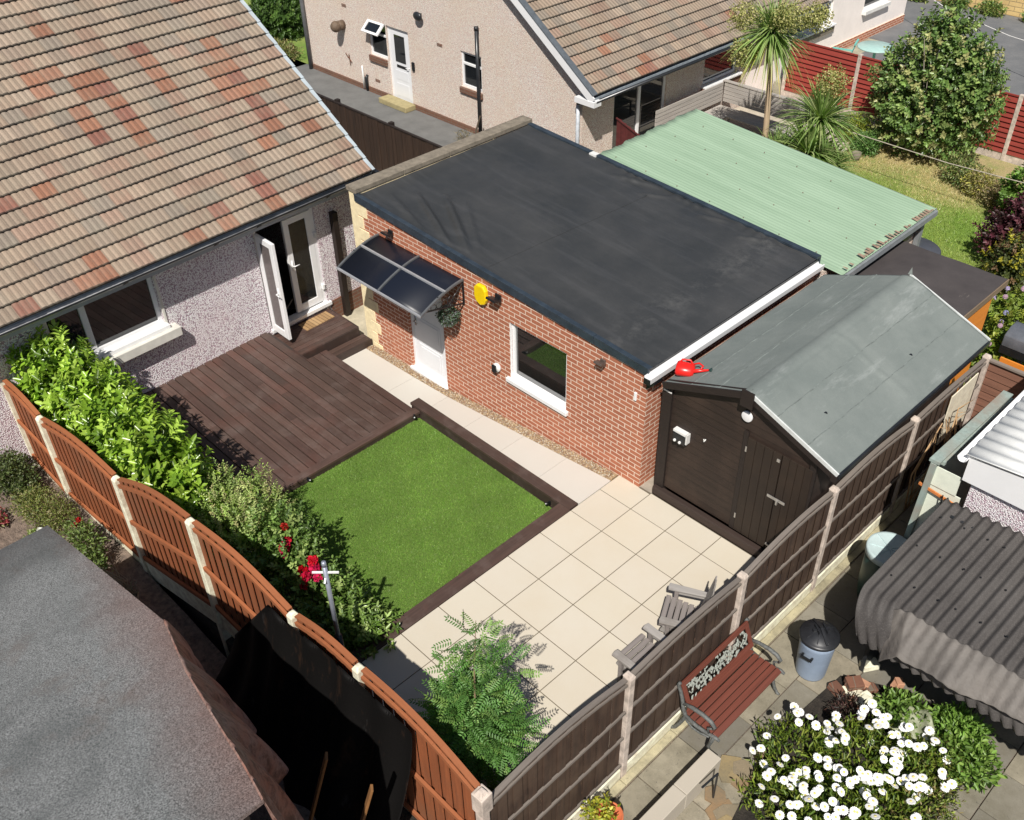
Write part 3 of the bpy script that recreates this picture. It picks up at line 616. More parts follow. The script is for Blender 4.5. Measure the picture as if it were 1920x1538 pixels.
for (p0_, p1_) in (((-3.35, BY0 + .15), (-3.15, BY1 - .3)), ):
    for k in range(24):
        t0, t1 = k / 24, (k + 1) / 24; b.bar(rfnp := (p0_[0] + (p1_[0] - p0_[0]) * t0, p0_[1] + (p1_[1] - p0_[1]) * t0, rfn((p0_[0] + (p1_[0] - p0_[0]) * t0 - BX0 - .04) / (BX1 - BX0 - .06), (p0_[1] + (p1_[1] - p0_[1]) * t0 - BY0 - .03) / (BY1 - BY0 - .05))[2] + .001),
              (p0_[0] + (p1_[0] - p0_[0]) * t1, p0_[1] + (p1_[1] - p0_[1]) * t1, rfn((p0_[0] + (p1_[0] - p0_[0]) * t1 - BX0 - .04) / (BX1 - BX0 - .06), (p0_[1] + (p1_[1] - p0_[1]) * t1 - BY0 - .03) / (BY1 - BY0 - .05))[2] + .001), .045, .006)
adj(b.build('roof_seam', M['membrane'], bk), OB)
# edge trims
def sl(x, dz): return rz_(x) + dz
b = MB()
for (xa, xb) in ((BX0 - .02, -1.12), (-1.115, BX1 + .03)):
    b.add([(xa, BY0 - .035, sl(xa, -.075)), (xb, BY0 - .035, sl(xb, -.075)), (xb, BY0 - .035, sl(xb, .035)), (xa, BY0 - .035, sl(xa, .035)), (xa, BY0 - .004, sl(xa, -.075)), (xb, BY0 - .004, sl(xb, -.075)), (xb, BY0 - .004, sl(xb, .035)), (xa, BY0 - .004, sl(xa, .035))], [(0, 1, 2, 3), (7, 6, 5, 4), (0, 4, 5, 1), (1, 5, 6, 2), (2, 6, 7, 3), (3, 7, 4, 0)])
    b.add([(xa, BY0 - .04, sl(xa, .036)), (xb, BY0 - .04, sl(xb, .036)), (xb, BY0 + .05, sl(xb, .036)), (xa, BY0 + .05, sl(xa, .036)), (xa, BY0 - .04, sl(xa, .062)), (xb, BY0 - .04, sl(xb, .062)), (xb, BY0 + .05, sl(xb, .05)), (xa, BY0 + .05, sl(xa, .05))], [(3, 2, 1, 0), (4, 5, 6, 7), (0, 1, 5, 4), (1, 2, 6, 5), (2, 3, 7, 6), (3, 0, 4, 7)])
adj(b.build('roof_trim', M['navy'], bk, bevel=.006), OB)
b = MB()
for (xa, xb) in ((BX0 + .02, -4.75), (-4.6, BX1 + .03)):
    for (ya, yb, dz0, dz1) in ((BY1 - .06, BY1 + .02, .04, .085), (BY1 + .02, BY1 + .05, -.08, .075)):
        b.add([(xa, ya, sl(xa, dz0)), (xb, ya, sl(xb, dz0)), (xb, yb, sl(xb, dz0)), (xa, yb, sl(xa, dz0)), (xa, ya, sl(xa, dz1)), (xb, ya, sl(xb, dz1)), (xb, yb, sl(xb, dz1)), (xa, yb, sl(xa, dz1))], [(3, 2, 1, 0), (4, 5, 6, 7), (0, 1, 5, 4), (1, 2, 6, 5), (2, 3, 7, 6), (3, 0, 4, 7)])
adj(b.build('roof_trim', M['navy'], bk, bevel=.006), OB)
b = MB(); b.box(-4.75, -4.6, BY1 - .08, BY1 + .03, rz_(-4.7) + .04, rz_(-4.7) + .08); adj(b.build('flashing_patch', M['whitewood'], bk), OB)
b = MB(); y = BY0 - .02
for k in range(4):
    y2 = y + 1.02; b.box(BX0 - .24, BX0 + .015, y, min(y2, BY1 + .08) - .008, 2.455 + .0 * k, 2.535); y = y2
adj(b.build('coping', M['coping'], bk, bevel=.008), OB)
b = MB(); b.box(BX0 - .2, BX0 - .001, BY0 + .0, BY1, -.9, 2.454); adj(b.build('side_wall', M['quoin'], bk), OB)
b = MB(); b.box(BX1 + .002, BX1 + .014, BY0 + .02, BY1, 1.9, 2.045); adj(b.build('roof_trim', M['gutter'], bk), OB)
# white gutter
gx_ = BX1 + .075
b = MB(); b.smooth = False; b.prism_axis([(gx_ - .058, 1.92), (gx_ + .05, 1.92), (gx_ + .06, 2.005), (gx_ + .04, 2.005), (gx_ + .034, 1.985), (gx_ - .04, 1.985), (gx_ - .045, 2.01), (gx_ - .058, 2.01)], BY0 - .1, BY1, 'y'); gtr = adj(b.build('gutter', M['white'], bk), OB)
b = MB(); b.prism_axis([(BX1 + .001, 1.74), (gx_ + .05, 1.86), (gx_ + .05, 1.897), (BX1 + .001, 1.897)], BY0 - .02, BY0 + .15, 'y'); b.box(gx_ - .055, gx_ + .05, BY0 - .112, BY0 - .101, 1.9, 1.985); adj(b.build('gutter_bracket', M['black'], bk), OB)
# door
b = MB(); y = BY0 + .045; x0, x1, z0, z1 = D2
b.box(x0, x0 + .06, y, y + .06, z0 + .02, z1); b.box(x1 - .06, x1, y, y + .06, z0 + .02, z1); b.box(x0 + .06, x1 - .06, y, y + .06, z1 - .06, z1)
b.box(x0 - .03, x1 + .02, BY0 - .05, y + .07, z0 - .03, z0 + .0199)
dr = adj(b.build('door_frame', M['white'], bk, bevel=.005), OB)
M['door'] = simple('door_white', (.78, .79, .81), .35, .03, 3, .03)
b = MB(); b.box(x0 + .063, x1 - .063, y + .012, y + .05, z0 + .022, z1 - .063)
for (pz0, pz1) in ((z0 + .15, z0 + .55), (z0 + .68, z0 + 1.08), (z0 + 1.2, z0 + 1.72)):
    for (px0, px1) in ((x0 + .17, x1 - .17),): b.box(px0, px1, y + .006, y + .012, pz0, pz1); b.box(px0 + .05, px1 - .05, y + .0, y + .006, pz0 + .05, pz1 - .05)
adj(b.build('door', M['door'], dr, bevel=.005), (0, 0, 0)) if False else None
o = b.build('door', M['door'], bk, bevel=.005); adj(o, OB)
h = MB(); h.smooth = True; h.tube([(x0 + .12, y + .01, z0 + .98), (x0 + .12, y - .04, z0 + .98), (x0 + .22, y - .045, z0 + .98)], .009, 8); h.box(x0 + .105, x0 + .135, y + .0, y + .012, z0 + .88, z0 + 1.08); k = h.build('handle', simple('chrome', (.5, .5, .5), .25, .1, metal=1.0), o)
# window
w2 = window(bk, 'y', BY0, W2[0], W2[1], W2[2] + .045, W2[3], -1, rec=.045, fw=.055, glassmat=glass('reflective_glass', (.01, .012, .012), 2.9)); adj(w2, OB)
b = MB(); b.box(W2[0] - .06, W2[1] + .05, BY0 - .055, BY0 + .1, W2[2] - .03, W2[2] + .04); o = adj(b.build('window_sill', M['white'], bk, bevel=.006), OB)
b = MB(); b.box(W2[0], W2[0] + .004, BY0 + .002, BY0 + .04, W2[2] + .05, W2[3]); o = adj(b.build('window_reveal', M['white'], bk), OB)
# canopy (curved polycarbonate)
cx0, cx1, cy, cz = -5.80, -3.76, BY0, 1.90
m = NM('smoked_polycarbonate'); m.base((.010, .013, .022)); m.b.inputs['IOR'].default_value = 1.35; M['poly'] = m.fin(.35)
can = empty('door_canopy', (0, 0, 0)); can.parent = bk; can.location = (cx0 - OB[0], cy - OB[1], cz - OB[2]); CW = cx1 - cx0
def cprof(t): a = math.radians(10 + 62 * t); return (-.86 * t, .0 + .26 * (math.cos(math.radians(12 + 60 * t)) - math.cos(math.radians(12))) / (math.cos(math.radians(12)) - math.cos(math.radians(72))))
cp = [(-.86 * t, -.27 * t ** 1.7) for t in np.linspace(0, 1, 13)]
b = MB(); b.smooth = True; b.grid(lambda u, v: (u * CW, -.86 * v, -.27 * v ** 1.7), 2, 12, .008); b.build('panel', M['poly'], can)
alu = simple('canopy_rail', (.42, .43, .45), .35, .1, metal=.3); dalu = simple('canopy_rib', (.10, .105, .11), .4, .1)
for x in (0, CW / 2, CW):
    b = MB()
    for i in range(12):
        y0_, z0_ = cp[i]; y1_, z1_ = cp[i + 1]; b.bar((x, y0_, z0_ + .008), (x, y1_, z1_ + .008), .035, .03)
    b.build('rib', dalu, can)
for t in (0.42, 1.0):
    yy, zz = -.86 * t, -.27 * t ** 1.7; b = MB(); b.bar((-.01, yy, zz + .012), (CW + .01, yy, zz + .012), .03, .03); b.build('rail', alu, can)
b = MB()
for x in (.0, CW): 
    b.bar((x, -.01, -.02), (x, -.01, -.42), .03, .02, (0, 1, 0)); b.bar((x, -.02, -.4), (x, -.76, -.22), .02, .02)
    for k in range(5):
        cxy = (-.16 - k * .11, -.24 + k * .006); b.tube([(x, cxy[0] + .055 * math.cos(a), cxy[1] + .055 * math.sin(a) * (1.4 - k * .15)) for a in np.linspace(0, 2 * math.pi, 12)], .006, 5)
    b.tube([(x, -.02 - .5 * t, -.35 + .28 * t) for t in np.linspace(0, 1, 6)], .007, 5); b.tube([(x, -.02 - .35 * t, -.05 - .3 * t) for t in np.linspace(0, 1, 6)], .007, 5)
b.build('bracket', M['black'], can)
# wall lamps, alarm, socket, sensor
def walllamp(x, z, nm='wall_light', s=1.0, col=None):
    b = MB(); b.box(x - .05 * s, x + .05 * s, BY0 - .03, BY0, z - .05 * s, z + .05 * s); b.bar((x, BY0 - .03, z), (x, BY0 - .09 * s, z + .01), .03, .03); o = adj(b.build(nm, col or M['black'], bk, bevel=.004), OB)
    b = MB(); b.bar((x - .08 * s, BY0 - .1 * s, z + .015), (x + .08 * s, BY0 - .1 * s, z + .015), .12 * s, .035, (0, .35, 1)); k = b.build('lamp_head', col or M['black'], o, bevel=.006)
walllamp(-5.45, 2.07); walllamp(-2.98, 1.93, s=1.15); walllamp(-.95, 1.80, s=.85, col=simple('bronze_lamp', (.09, .07, .06), .4, .3))
b = MB(); b.prism_axis([(-3.45 + dx * 1.3, 1.72 + dz * 1.15) for dx, dz in ((-.0, .06), (.03, .0), (.1, -.04), (.17, 0), (.2, .08), (.19, .2), (.15, .26), (.05, .26), (0, .2))], BY0 - .075, BY0 - .0, 'y')
adj(b.build('alarm_box', simple('yellow_plastic', (.85, .58, .005), .35, .05), bk, bevel=.02), OB)
b = MB(); b.smooth = True; b.tube([(-3.05, BY0, .66), (-3.05, BY0 - .05, .66)], .075, 14); o = adj(b.build('outdoor_socket', M['whitewood'], bk), OB)
b = MB(); b.box(-3.11, -3.03, BY0 - .085, BY0 - .051, .58, .71); b.build('cover', M['black'], o, bevel=.008)
b = MB(); b.box(-.385, -.345, BY0 - .03, BY0, 1.47, 1.6); adj(b.build('sensor', M['white'], bk, bevel=.006), OB)
# topiary ball hanging under the canopy corner
t = empty('topiary_ball', (-3.93, .22, 1.28), 0, 'grey green artificial topiary ball hanging beside the white door of the brick annexe', 'topiary ball')
b = MB(); b.tube([(0, 0, .1), (0, .05, .36)], .004, 5); b.build('chain', M['black'], t)
P, O = blob_points(1400, [((0, 0, 0), (.15, .15, .15))], .75); V, F = leaves(P, unit(O + RG.normal(size=P.shape) * .6), O, .035, .016)
npmesh('foliage', V, F, LEAF, t, np.repeat(leafcol(len(P), [(.10, .17, .10), (.16, .22, .17), (.20, .20, .22), (.07, .12, .06)]), 2, axis=0))

# ==================================================================== GREY FELT ROOF SHED
SX0, SX1, SY0, SY1 = .03, 2.53, .45, 4.2; RIDX, RIDZ, EAZ = 1.27, 2.44, 1.95
OS_ = (1.2, .55, 0.0)
shed = empty('garden_shed', OS_, 0, 'dark brown timber shed with grey felt apex roof beside the brick annexe', 'shed')
M['shedwood'] = wood('shed_boards', ph(42, 31, 25, .95), 0, .4, 26, .6, c2=ph(56, 43, 35, .95))
M['shedwoodv'] = wood('shed_boards_upright', ph(36, 26, 19, .9), 2, .3, 26, .6, c2=ph(46, 34, 25, .9))
b = MB(); wx0, wx1, wy = .02, 2.24, .56
def rooft(x): return RIDZ - abs(x - RIDX) * (RIDZ - EAZ) / 1.24 - .03
# horizontal shiplap front: boards tilted a few mm
z = .16
while z < 2.4:
    z2 = z + .118
    def clip(zz): # width at height
        if zz < rooft(wx0) : a = wx0
        else: a = RIDX - (RIDZ - .03 - zz) * 1.24 / (RIDZ - EAZ)
        if zz < rooft(wx1): c_ = wx1
        else: c_ = RIDX + (RIDZ - .03 - zz) * 1.24 / (RIDZ - EAZ)
        return a, c_
    if z2 > RIDZ - .05: break
    a0, c0 = clip(z); a1, c1 = clip(z2)
    b.add([(a0, wy - .014, z), (c0, wy - .014, z), (c1, wy - .004, z2 - .004), (a1, wy - .004, z2 - .004), (a0, wy + .02, z), (c0, wy + .02, z), (c1, wy + .02, z2 - .004), (a1, wy + .02, z2 - .004)], [(0, 1, 2, 3), (7, 6, 5, 4), (0, 4, 5, 1), (1, 5, 6, 2), (2, 6, 7, 3), (3, 7, 4, 0)])
    z = z2
b.box(wx0, wx1, SY1 - .12, SY1 - .08, .1, 1.9); b.box(wx0, wx0 + .03, wy + .021, SY1 - .121, -.6, 1.86); b.box(wx1 - .03, wx1, wy + .021, SY1 - .121, -.6, 1.86)
adj(b.build('wall', M['shedwood'], shed), OS_)
b = MB(); b.box(-.02, .13, wy - .05, wy + .1, 0, 1.88); b.box(wx1 - .08, wx1, wy - .04, wy + .0, .1, 1.88); b.box(1.235, 1.30, wy - .035, wy - .015, .16, 1.80); b.bar((.05, wy - .03, 1.9), (RIDX, wy - .03, 2.38), .03, .1); b.bar((RIDX, wy - .03, 2.38), (wx1 + .2, wy - .03, 1.88), .03, .1)
adj(b.build('trim', M['darkwood'], shed), OS_)
b = MB(); b.box(.0, 2.24, .452, .54, .0, .115); b.box(-.0, 2.24, .455, .538, .1152, .13); adj(b.build('plinth', wood('shed_plinth', ph(58, 45, 39, 1.1), 0, .35, 24, .7), shed, bevel=.006), OS_)
# doors
for (x0, x1, lab) in ((1.305, 1.79, None), (1.80, 2.21, None)):
    b = MB(); nn = 4; ww = (x1 - x0) / nn
    for i in range(nn): b.box(x0 + i * ww + .002, x0 + (i + 1) * ww - .002, wy - .045, wy - .02, .17, 1.74 - .0)
    o = adj(b.build('door', M['shedwoodv'], shed, bevel=.003), OS_)
    hm = simple('hinge_steel', (.45, .43, .40), .4, .2, metal=.6) if x0 < 1.5 else hm
    if x0 < 1.5:
        for zz in (.42, 1.55): k = MB(); k.box(x0 - .012, x0 + .008, wy - .052, wy - .0455, zz - .04, zz + .04); k.build('hinge', hm, o)
    else:
        k = MB(); k.box(1.70, 1.95, wy - .062, wy - .05, 1.03, 1.065); k.box(1.84, 1.86, wy - .085, wy - .062, .99, 1.05); k.build('latch', hm, o); k = MB(); k.box(1.74, 1.78, wy - .06, wy - .046, 1.62, 1.66); k.build('bolt', hm, o)
        k = MB(); k.bar((1.80, wy - .055, .27), (1.88, wy - .055, .25), .012, .03); k.build('bolt', hm, o)
# roof
m = NM('mineral_felt_grey'); c = m.mix(m.ramp(m.noise(1.0, 6, .7), [(0.35, (0, 0, 0)), (0.7, (1, 1, 1))]), ph(126, 135, 131, 1.35), ph(150, 157, 152, 1.35))
c = m.mix(m.ramp(m.noise(160, 3, .7), [(0.35, (.35,) * 3), (0.6, (0, 0, 0))]), c, ph(100, 106, 104, 1.2)); c = m.mix(m.ramp(m.noise(1.0, 7, .75, m.map((3.5, .7, 1))), [(0.56, (0, 0, 0)), (0.7, (.5,) * 3)]), c, ph(170, 175, 172, 1.2)); c = m.mix(m.ramp(m.noise(7, 5, .8), [(0.70, (0, 0, 0)), (0.74, (.6,) * 3)]), c, (.07, .075, .07)); m.base(c); m.bump(m.noise(200, 3), .4, .003); M['felt'] = m.fin(.85)
b = MB(); b.smooth = True
def shf(u, v):
    x = SX0 + u * (SX1 - SX0); y = SY0 + v * (SY1 - SY0); z = RIDZ - abs(x - RIDX) * (RIDZ - EAZ) / 1.25
    z -= .012 * math.exp(-((x - RIDX) / .03) ** 2); z += .0035 * math.sin(x * 9 + y * 3) + .003 * math.sin(y * 7 + x * 2)
    for xl in (1.62, 2.02, .75, .4): z += .004 * (1 if x < xl else 0) * (1 if x > RIDX else -1) * (1 if abs(x - RIDX) > .1 else 0)
    d = (y - 2.05) + .55 * (x - 1.7) * 0; z += .014 * math.exp(-((y - 2.25 - .02 * math.sin(x * 9)) / .03) ** 2) * (1 if 1.3 < x < 2.4 else 0)
    return (x, y, z)
b.grid(shf, 120, 90, .02); rfo = adj(b.build('roof', M['felt'], shed), OS_)
lapm = simple('felt_lap', ph(128, 136, 132, 1.33), .9, .35, 9, .6, 60, .004)
for xl in (2.1, 1.66, .82, .42):
    b = MB(); u_ = (xl - SX0) / (SX1 - SX0)
    for k in range(40):
        p0_, p1_ = shf(u_, k / 40), shf(u_, (k + 1) / 40); b.bar((p0_[0] + .006 * math.sin(k * 1.7), p0_[1], p0_[2] + .001), (p1_[0] + .006 * math.sin(k * 1.7 + 1.7), p1_[1], p1_[2] + .001), .014, .003)
    b.build('felt_lap', lapm, rfo)
for (px_, py_) in ((1.95, 1.05), (2.05, 2.9)):
    b = MB(); z_ = shf((px_ - SX0) / (SX1 - SX0), (py_ - SY0) / (SY1 - SY0))[2]; b.prism([(px_ - .03, py_), (px_ - .004, py_ - .02), (px_ + .03, py_ + .004), (px_ + .008, py_ + .024), (px_ - .012, py_ + .012)], z_ - .012, z_ + .003); b.build('felt_tear', M['gutter'], rfo)
b = MB(); e = .012
eg = simple('edge_pale', ph(205, 208, 205, 1.0), .6, .15); b.bar((RIDX, SY0 - .01, RIDZ - .01), (SX1 + .01, SY0 - .01, EAZ - .01), .02, .05); adj(b.build('felt_edging', eg, rfo), (0, 0, 0)); b = MB(); b.bar((RIDX, SY1 + .01, RIDZ - .01), (SX1 + .01, SY1 + .01, EAZ - .01), .02, .045)
adj(b.build('felt_edging', eg, rfo), (0, 0, 0))
b = MB(); b.bar((SX0, SY0 - .012, EAZ - .04), (RIDX, SY0 - .012, RIDZ - .04), .025, .09); b.bar((RIDX, SY0 + .0, RIDZ - .08), (SX1, SY0 + .0, EAZ - .08), .025, .08); b.box(RIDX - .085, RIDX + .085, SY0 - .05, SY0 - .026, RIDZ - .2, RIDZ + .03); b.box(SX1 - .06, SX1 + .01, SY0 - .03, SY0 + .03, EAZ - .12, EAZ - .03)
adj(b.build('bargeboard', M['darkwood'], shed), OS_)
b = MB(); b.box(SX1 + .002, SX1 + .03, SY0, SY1, EAZ - .07, EAZ - .01); adj(b.build('eaves_board', M['gutter'], shed), OS_)
b = MB(); b.add([(RIDX - .03, SY1, RIDZ), (RIDX + .04, SY1, RIDZ - .01), (RIDX + .0, SY1 + .02, RIDZ + .11), (RIDX - .02, SY1 + .03, RIDZ - .02)], [(0, 1, 2), (1, 3, 2), (3, 0, 2), (0, 3, 1)]); adj(b.build('felt_flap', M['felt'], shed), OS_)
b = MB(); b.smooth = True; b.tube([(1.24, wy - .02, 2.02), (1.24, wy - .05, 2.02)], .075, 20); adj(b.build('disc_lamp', M['white'], shed, bevel=.006), OS_)
b = MB(); b.box(.24, .44, wy - .1, wy - .014, 1.10, 1.25); o = adj(b.build('socket_box', M['black'], shed, bevel=.008), OS_)
b = MB(); b.box(.235, .445, wy - .09, wy - .014, 1.251, 1.285); b.box(.441, .46, wy - .09, wy - .014, 1.13, 1.285); b.build('lid', M['whitewood'], o)
for xx in (.29, .37): b = MB(); b.sphere((xx, wy - .115, 1.14), .022, 8, 5); b.build('plug', M['whitewood'], o)
b = MB(); b.tube([(.7, wy - .02, 1.33), (.7, wy - .06, 1.32), (.7, wy - .065, 1.36)], .008, 6); adj(b.build('hook', M['whitewood'], shed), OS_)
b = MB(); b.box(.0, .13, wy - .06, wy - .052, 1.78, 1.80); adj(b.build('bracket', M['whitewood'], shed), OS_)
# red watering can lying on the roof edge
t = empty('watering_can', (.13, .74, 2.05), math.radians(25), 'bright red plastic watering can lying on the front corner of the grey shed roof', 'watering can')
redp = simple('red_plastic', (.72, .02, .015), .3, .1, 6, .03)
b = MB(); b.smooth = True; b.lathe([(0.0, -.09), (.105, -.09), (.12, -.07), (.115, .0), (.105, .07), (.08, .1), (0, .1)], n=24, caps=False)
b.v = [(z_ * 1.2, x_ , y_ * .75) for x_, y_, z_ in b.v]; b.build('can_body', redp, t)
b = MB(); b.smooth = True; b.tube([(.06, -.03, .0), (.18, -.02, .03), (.30, .0, .055)], [.035, .022, .013], 10); sp = b.build('spout', redp, t)
b = MB(); b.smooth = True; b.tube([(.30, 0, .055), (.335, 0, .06), (.34, 0, .061)], [.014, .035, .034], 12); b.build('rose', simple('dark_green_plastic', (.02, .05, .045), .4, .1), sp)
b = MB(); b.smooth = True; b.tube([(.08, .08, .04), (.16, .09, .07), (.22, .05, .06), (.20, .0, .05)], .012, 8); b.tube([(-.1, .02, .05), (-.05, .05, .11), (.05, .06, .11), (.1, .03, .06)], .012, 8); b.build('can_handle', redp, t)

# ==================================================================== GREEN ROOFED LEAN-TO
ln = empty('lean_to', (-2.3, 6.0, -.6), 0, 'lean-to with a pale green painted corrugated roof behind the brick annexe', 'outbuilding'); OL = (-2.3, 6.0, -.6)
def lz(x): return 2.30 + (x + 4.75) * (1.93 - 2.30) / 4.92
m = NM('green_paint'); c = m.mix(m.ramp(m.noise(1.0, 6, .65, m.map((.5, 4.5, 1))), [(0.35, (0, 0, 0)), (0.7, (1, 1, 1))]), ph(160, 188, 158, 1.33), ph(178, 205, 175, 1.33))
sepx = m.n('ShaderNodeSeparateXYZ'); m.l(m.tc.outputs['Object'], sepx.inputs[0])
wear = m.math('MULTIPLY', m.ramp(m.math('SUBTRACT', sepx.outputs[0], -.55), [(.2, (0, 0, 0)), (.7, (1, 1, 1))]), m.ramp(m.noise(9, 6, .8), [(.48, (0, 0, 0)), (.53, (1, 1, 1))]))
c = m.mix(m.ramp(m.noise(11, 6, .75), [(.72, (0, 0, 0)), (.76, (.5,) * 3)]), c, (.22, .2, .15)); m.base(c); m.bump(m.noise(14, 5), .25, .004); M['green'] = m.fin(.6)
b = MB(); b.smooth = True
def lnf(u, v):
    x = -4.78 + u * 4.97; y = 4.46 + v * 2.86; y0_ = y; z = lz(x) + .0022 * math.cos(2 * math.pi * y / .076) - .05 * (1 - v)
    if u == 0: x += .02 * math.sin(y * 9) + .015 * math.sin(y * 21)
    return (x, y, z)
b.grid(lnf, 30, 456, .006); adj(b.build('roof', M['green'], ln), OL)
b = MB()
for k in range(34):
    yy = 4.5 + k * .082; 
    if rnd.random() < .62: ww = rnd.uniform(.02, .045); xx = .19; d_ = rnd.uniform(.03, .13); zz = .012; b.add([(xx - d_, yy - ww * .5, lz(.19 - d_) + zz), (xx - d_ * .9, yy + ww * .6, lz(.19 - d_) + zz), (xx + .003, yy + ww, lz(.19) + zz), (xx + .003, yy - ww, lz(.19) + zz)], [(0, 3, 2, 1)])
tag(adj(b.build('worn_paint', simple('rusty_edge', ph(165, 140, 120), .9, .5, 30), ln), OL), kind='stuff')
for k in range(26):
    x = -4.5 + (k % 7) * .68 + .1 * (k // 7); y = 4.7 + (k // 7) * .7
    b = MB(); b.smooth = True; b.sphere((x, y, lz(x) + .012 - .05 * (1 - (y - 4.46) / 2.86)), .012, 6, 4); adj(b.build('roof_bolt', M['coping'], ln), OL)
b = MB(); b.box(-4.7, .08, 7.22, 7.28, -.6, 1.85); b.box(-4.7, -.1, 4.5, 4.55, -.6, 1.8); b.box(-.3, .0, 6.2, 7.2, -.6, 1.55); adj(b.build('wall', M['pebble2'], ln), OL)
b = MB(); b.box(.02, .1, 7.15, 7.25, -.6, 1.8); b.bar((.2, 4.5, 1.81), (.2, 7.34, 1.85), .05, .09); b.bar((-4.8, 7.345, 2.25), (.19, 7.345, 1.88), .02, .07); adj(b.build('frame', simple('grey_paint', ph(140, 145, 148), .6, .2), ln), OL)
b = MB(); b.box(.0, .02, 4.6, 7.1, 1.45, 1.76); adj(b.build('side_board', M['gutter'], ln), OL)
b = MB(); b.box(.06, .11, 4.5, 4.75, -.2, 1.7); adj(b.build('red_board', simple('maroon', (.09, .02, .018), .6), ln), OL)

# ==================================================================== DARK ROOFED ORANGE SHED
os2 = empty('small_shed', (.8, 5.8, -.6), 0, 'small orange stained shed with dark brown felt roof behind the grey roofed shed', 'shed'); O2 = (.8, 5.8, -.6)
M['orange'] = wood('orange_stain', ph(205, 125, 45, .75), 1, .12, 14, .6)
m = NM('brown_felt'); c = m.mix(m.ramp(m.noise(1.2, 6, .7), [(0.35, (0, 0, 0)), (0.7, (1, 1, 1))]), (.045, .038, .038), (.075, .064, .062))
c = m.mix(m.ramp(m.noise(1, 7, .8, m.map((5, 1.2, 1))), [(.66, (0, 0, 0)), (.70, (.7,) * 3)]), c, (.17, .15, .13)); m.base(c); m.bump(m.noise(120, 3), .4, .004); M['bfelt'] = m.fin(.85)
b = MB(); b.grid(lambda u, v: (-.22 + u * 2.06, 5.04 + v * 1.47, 1.60 + .02 * v + .004 * math.sin(u * 14 + v * 5)), 24, 18, .03); adj(b.build('roof', M['bfelt'], os2), O2)
b = MB(); b.box(-.1, 1.74, 5.12, 6.42, -.6, 1.56); adj(b.build('wall', M['orange'], os2), O2)
eb = wood('edge_batten', ph(150, 128, 105), 1)
for x in (1.845, -.238): b = MB(); b.box(x, x + .017, 5.03, 6.52, 1.51, 1.615); adj(b.build('edge_board', eb, os2), O2)
# grey round table top behind it
t = empty('round_table', (-.75, 9.15, -.6), 0, 'round grey garden table between the dark felt roof and the lawn', 'table')
b = MB(); b.smooth = True; b.lathe([(0, .68), (.50, .68), (.52, .70), (.5, .72), (0, .72)], n=32); b.build('tabletop', simple('grey_table', (.07, .075, .09), .5, .1), t)
for a in (0.5, 2.07, 3.64, 5.21): b = MB(); b.tube([(.1 * math.cos(a), .1 * math.sin(a), .68), (.42 * math.cos(a), .42 * math.sin(a), 0)], .02, 6); b.build('leg', M['black'], t)

# ==================================================================== NEIGHBOUR HOUSE (upper middle)
NY = 8.12; NX = -8.4; NO = (-13.8, NY, -.5)
nb = empty('pebbledash_house', NO, 0, 'cream pebbledashed house seen from its gable side with white side door and tiled roof', 'house')
ND = (-15.42, -14.50, -.47, 1.50); NW = (-16.20, -15.44, .58, 1.50); NS = (-12.48, -11.72, .62, 1.50)
b = MB(); wall_openings(b, 'y', NY, .3, -19.25, NX, -.9, 1.52, [ND, NW, NS], -1)
b.prism_axis([(-19.25, 1.52), (NX, 1.52), (NX + .0, 1.55), (-13.82, 5.3), (-19.25, 1.55)], NY + .0, NY + .3, 'y'); adj(b.build('wall', M['pebble2'], nb), NO)
b = MB(); RWH = [(9.2, 11.15, -.4, 1.18), (12.62, 14.05, .42, 1.28), (16.4, 18.5, .66, 1.3)]
wall_openings(b, 'x', NX, .3, NY + .3001, 14.55, -.9, 1.52, RWH[:2], 1); adj(b.build('rear_wall', M['pebble2'], nb), NO)
M['pinkwall'] = simple('pink_render', ph(226, 206, 200, .75), .9, .06, 2, .3, 90, .003)
b = MB(); wall_openings(b, 'x', NX, .3, 14.5501, 23.0, -.6, 1.9, RWH[2:] + [(20.3, 21.6, .6, 1.5)], 1); b.box(NX - 3, NX - .301, 22.7, 23.0, -.6, 1.9); adj(b.build('pink_wall', M['pinkwall'], nb), NO)
b = MB(); b.box(-14, -8.9, 12, 12.1, -.5, 1.5); b.box(-14, -8.9, 8.6, 22.5, -.6, -.5); b.box(-16.5, -9, 9.6, 9.7, -.5, 1.6); adj(b.build('inner_wall', simple('dim_room', (.12, .11, .1), .9), nb), NO)
b = MB(); b.box(NX + .001, NX + .03, 18.6, 23.0, -.6, -.08); adj(b.build('brick_plinth', M['brick'], nb), NO)
b = MB(); b.box(-19.2, ND[0] - .01, NY - .03, NY - .001, -.6, -.36); b.box(ND[1] + .01, NX, NY - .03, NY - .001, -.6, -.36); adj(b.build('plinth', M['brickold'], nb), NO)
b = MB(); b.box(-19.3, -19.251, NY - .0, NY + .4, -.6, 2.4); adj(b.build('brick_edge', M['brickold'], nb), NO)
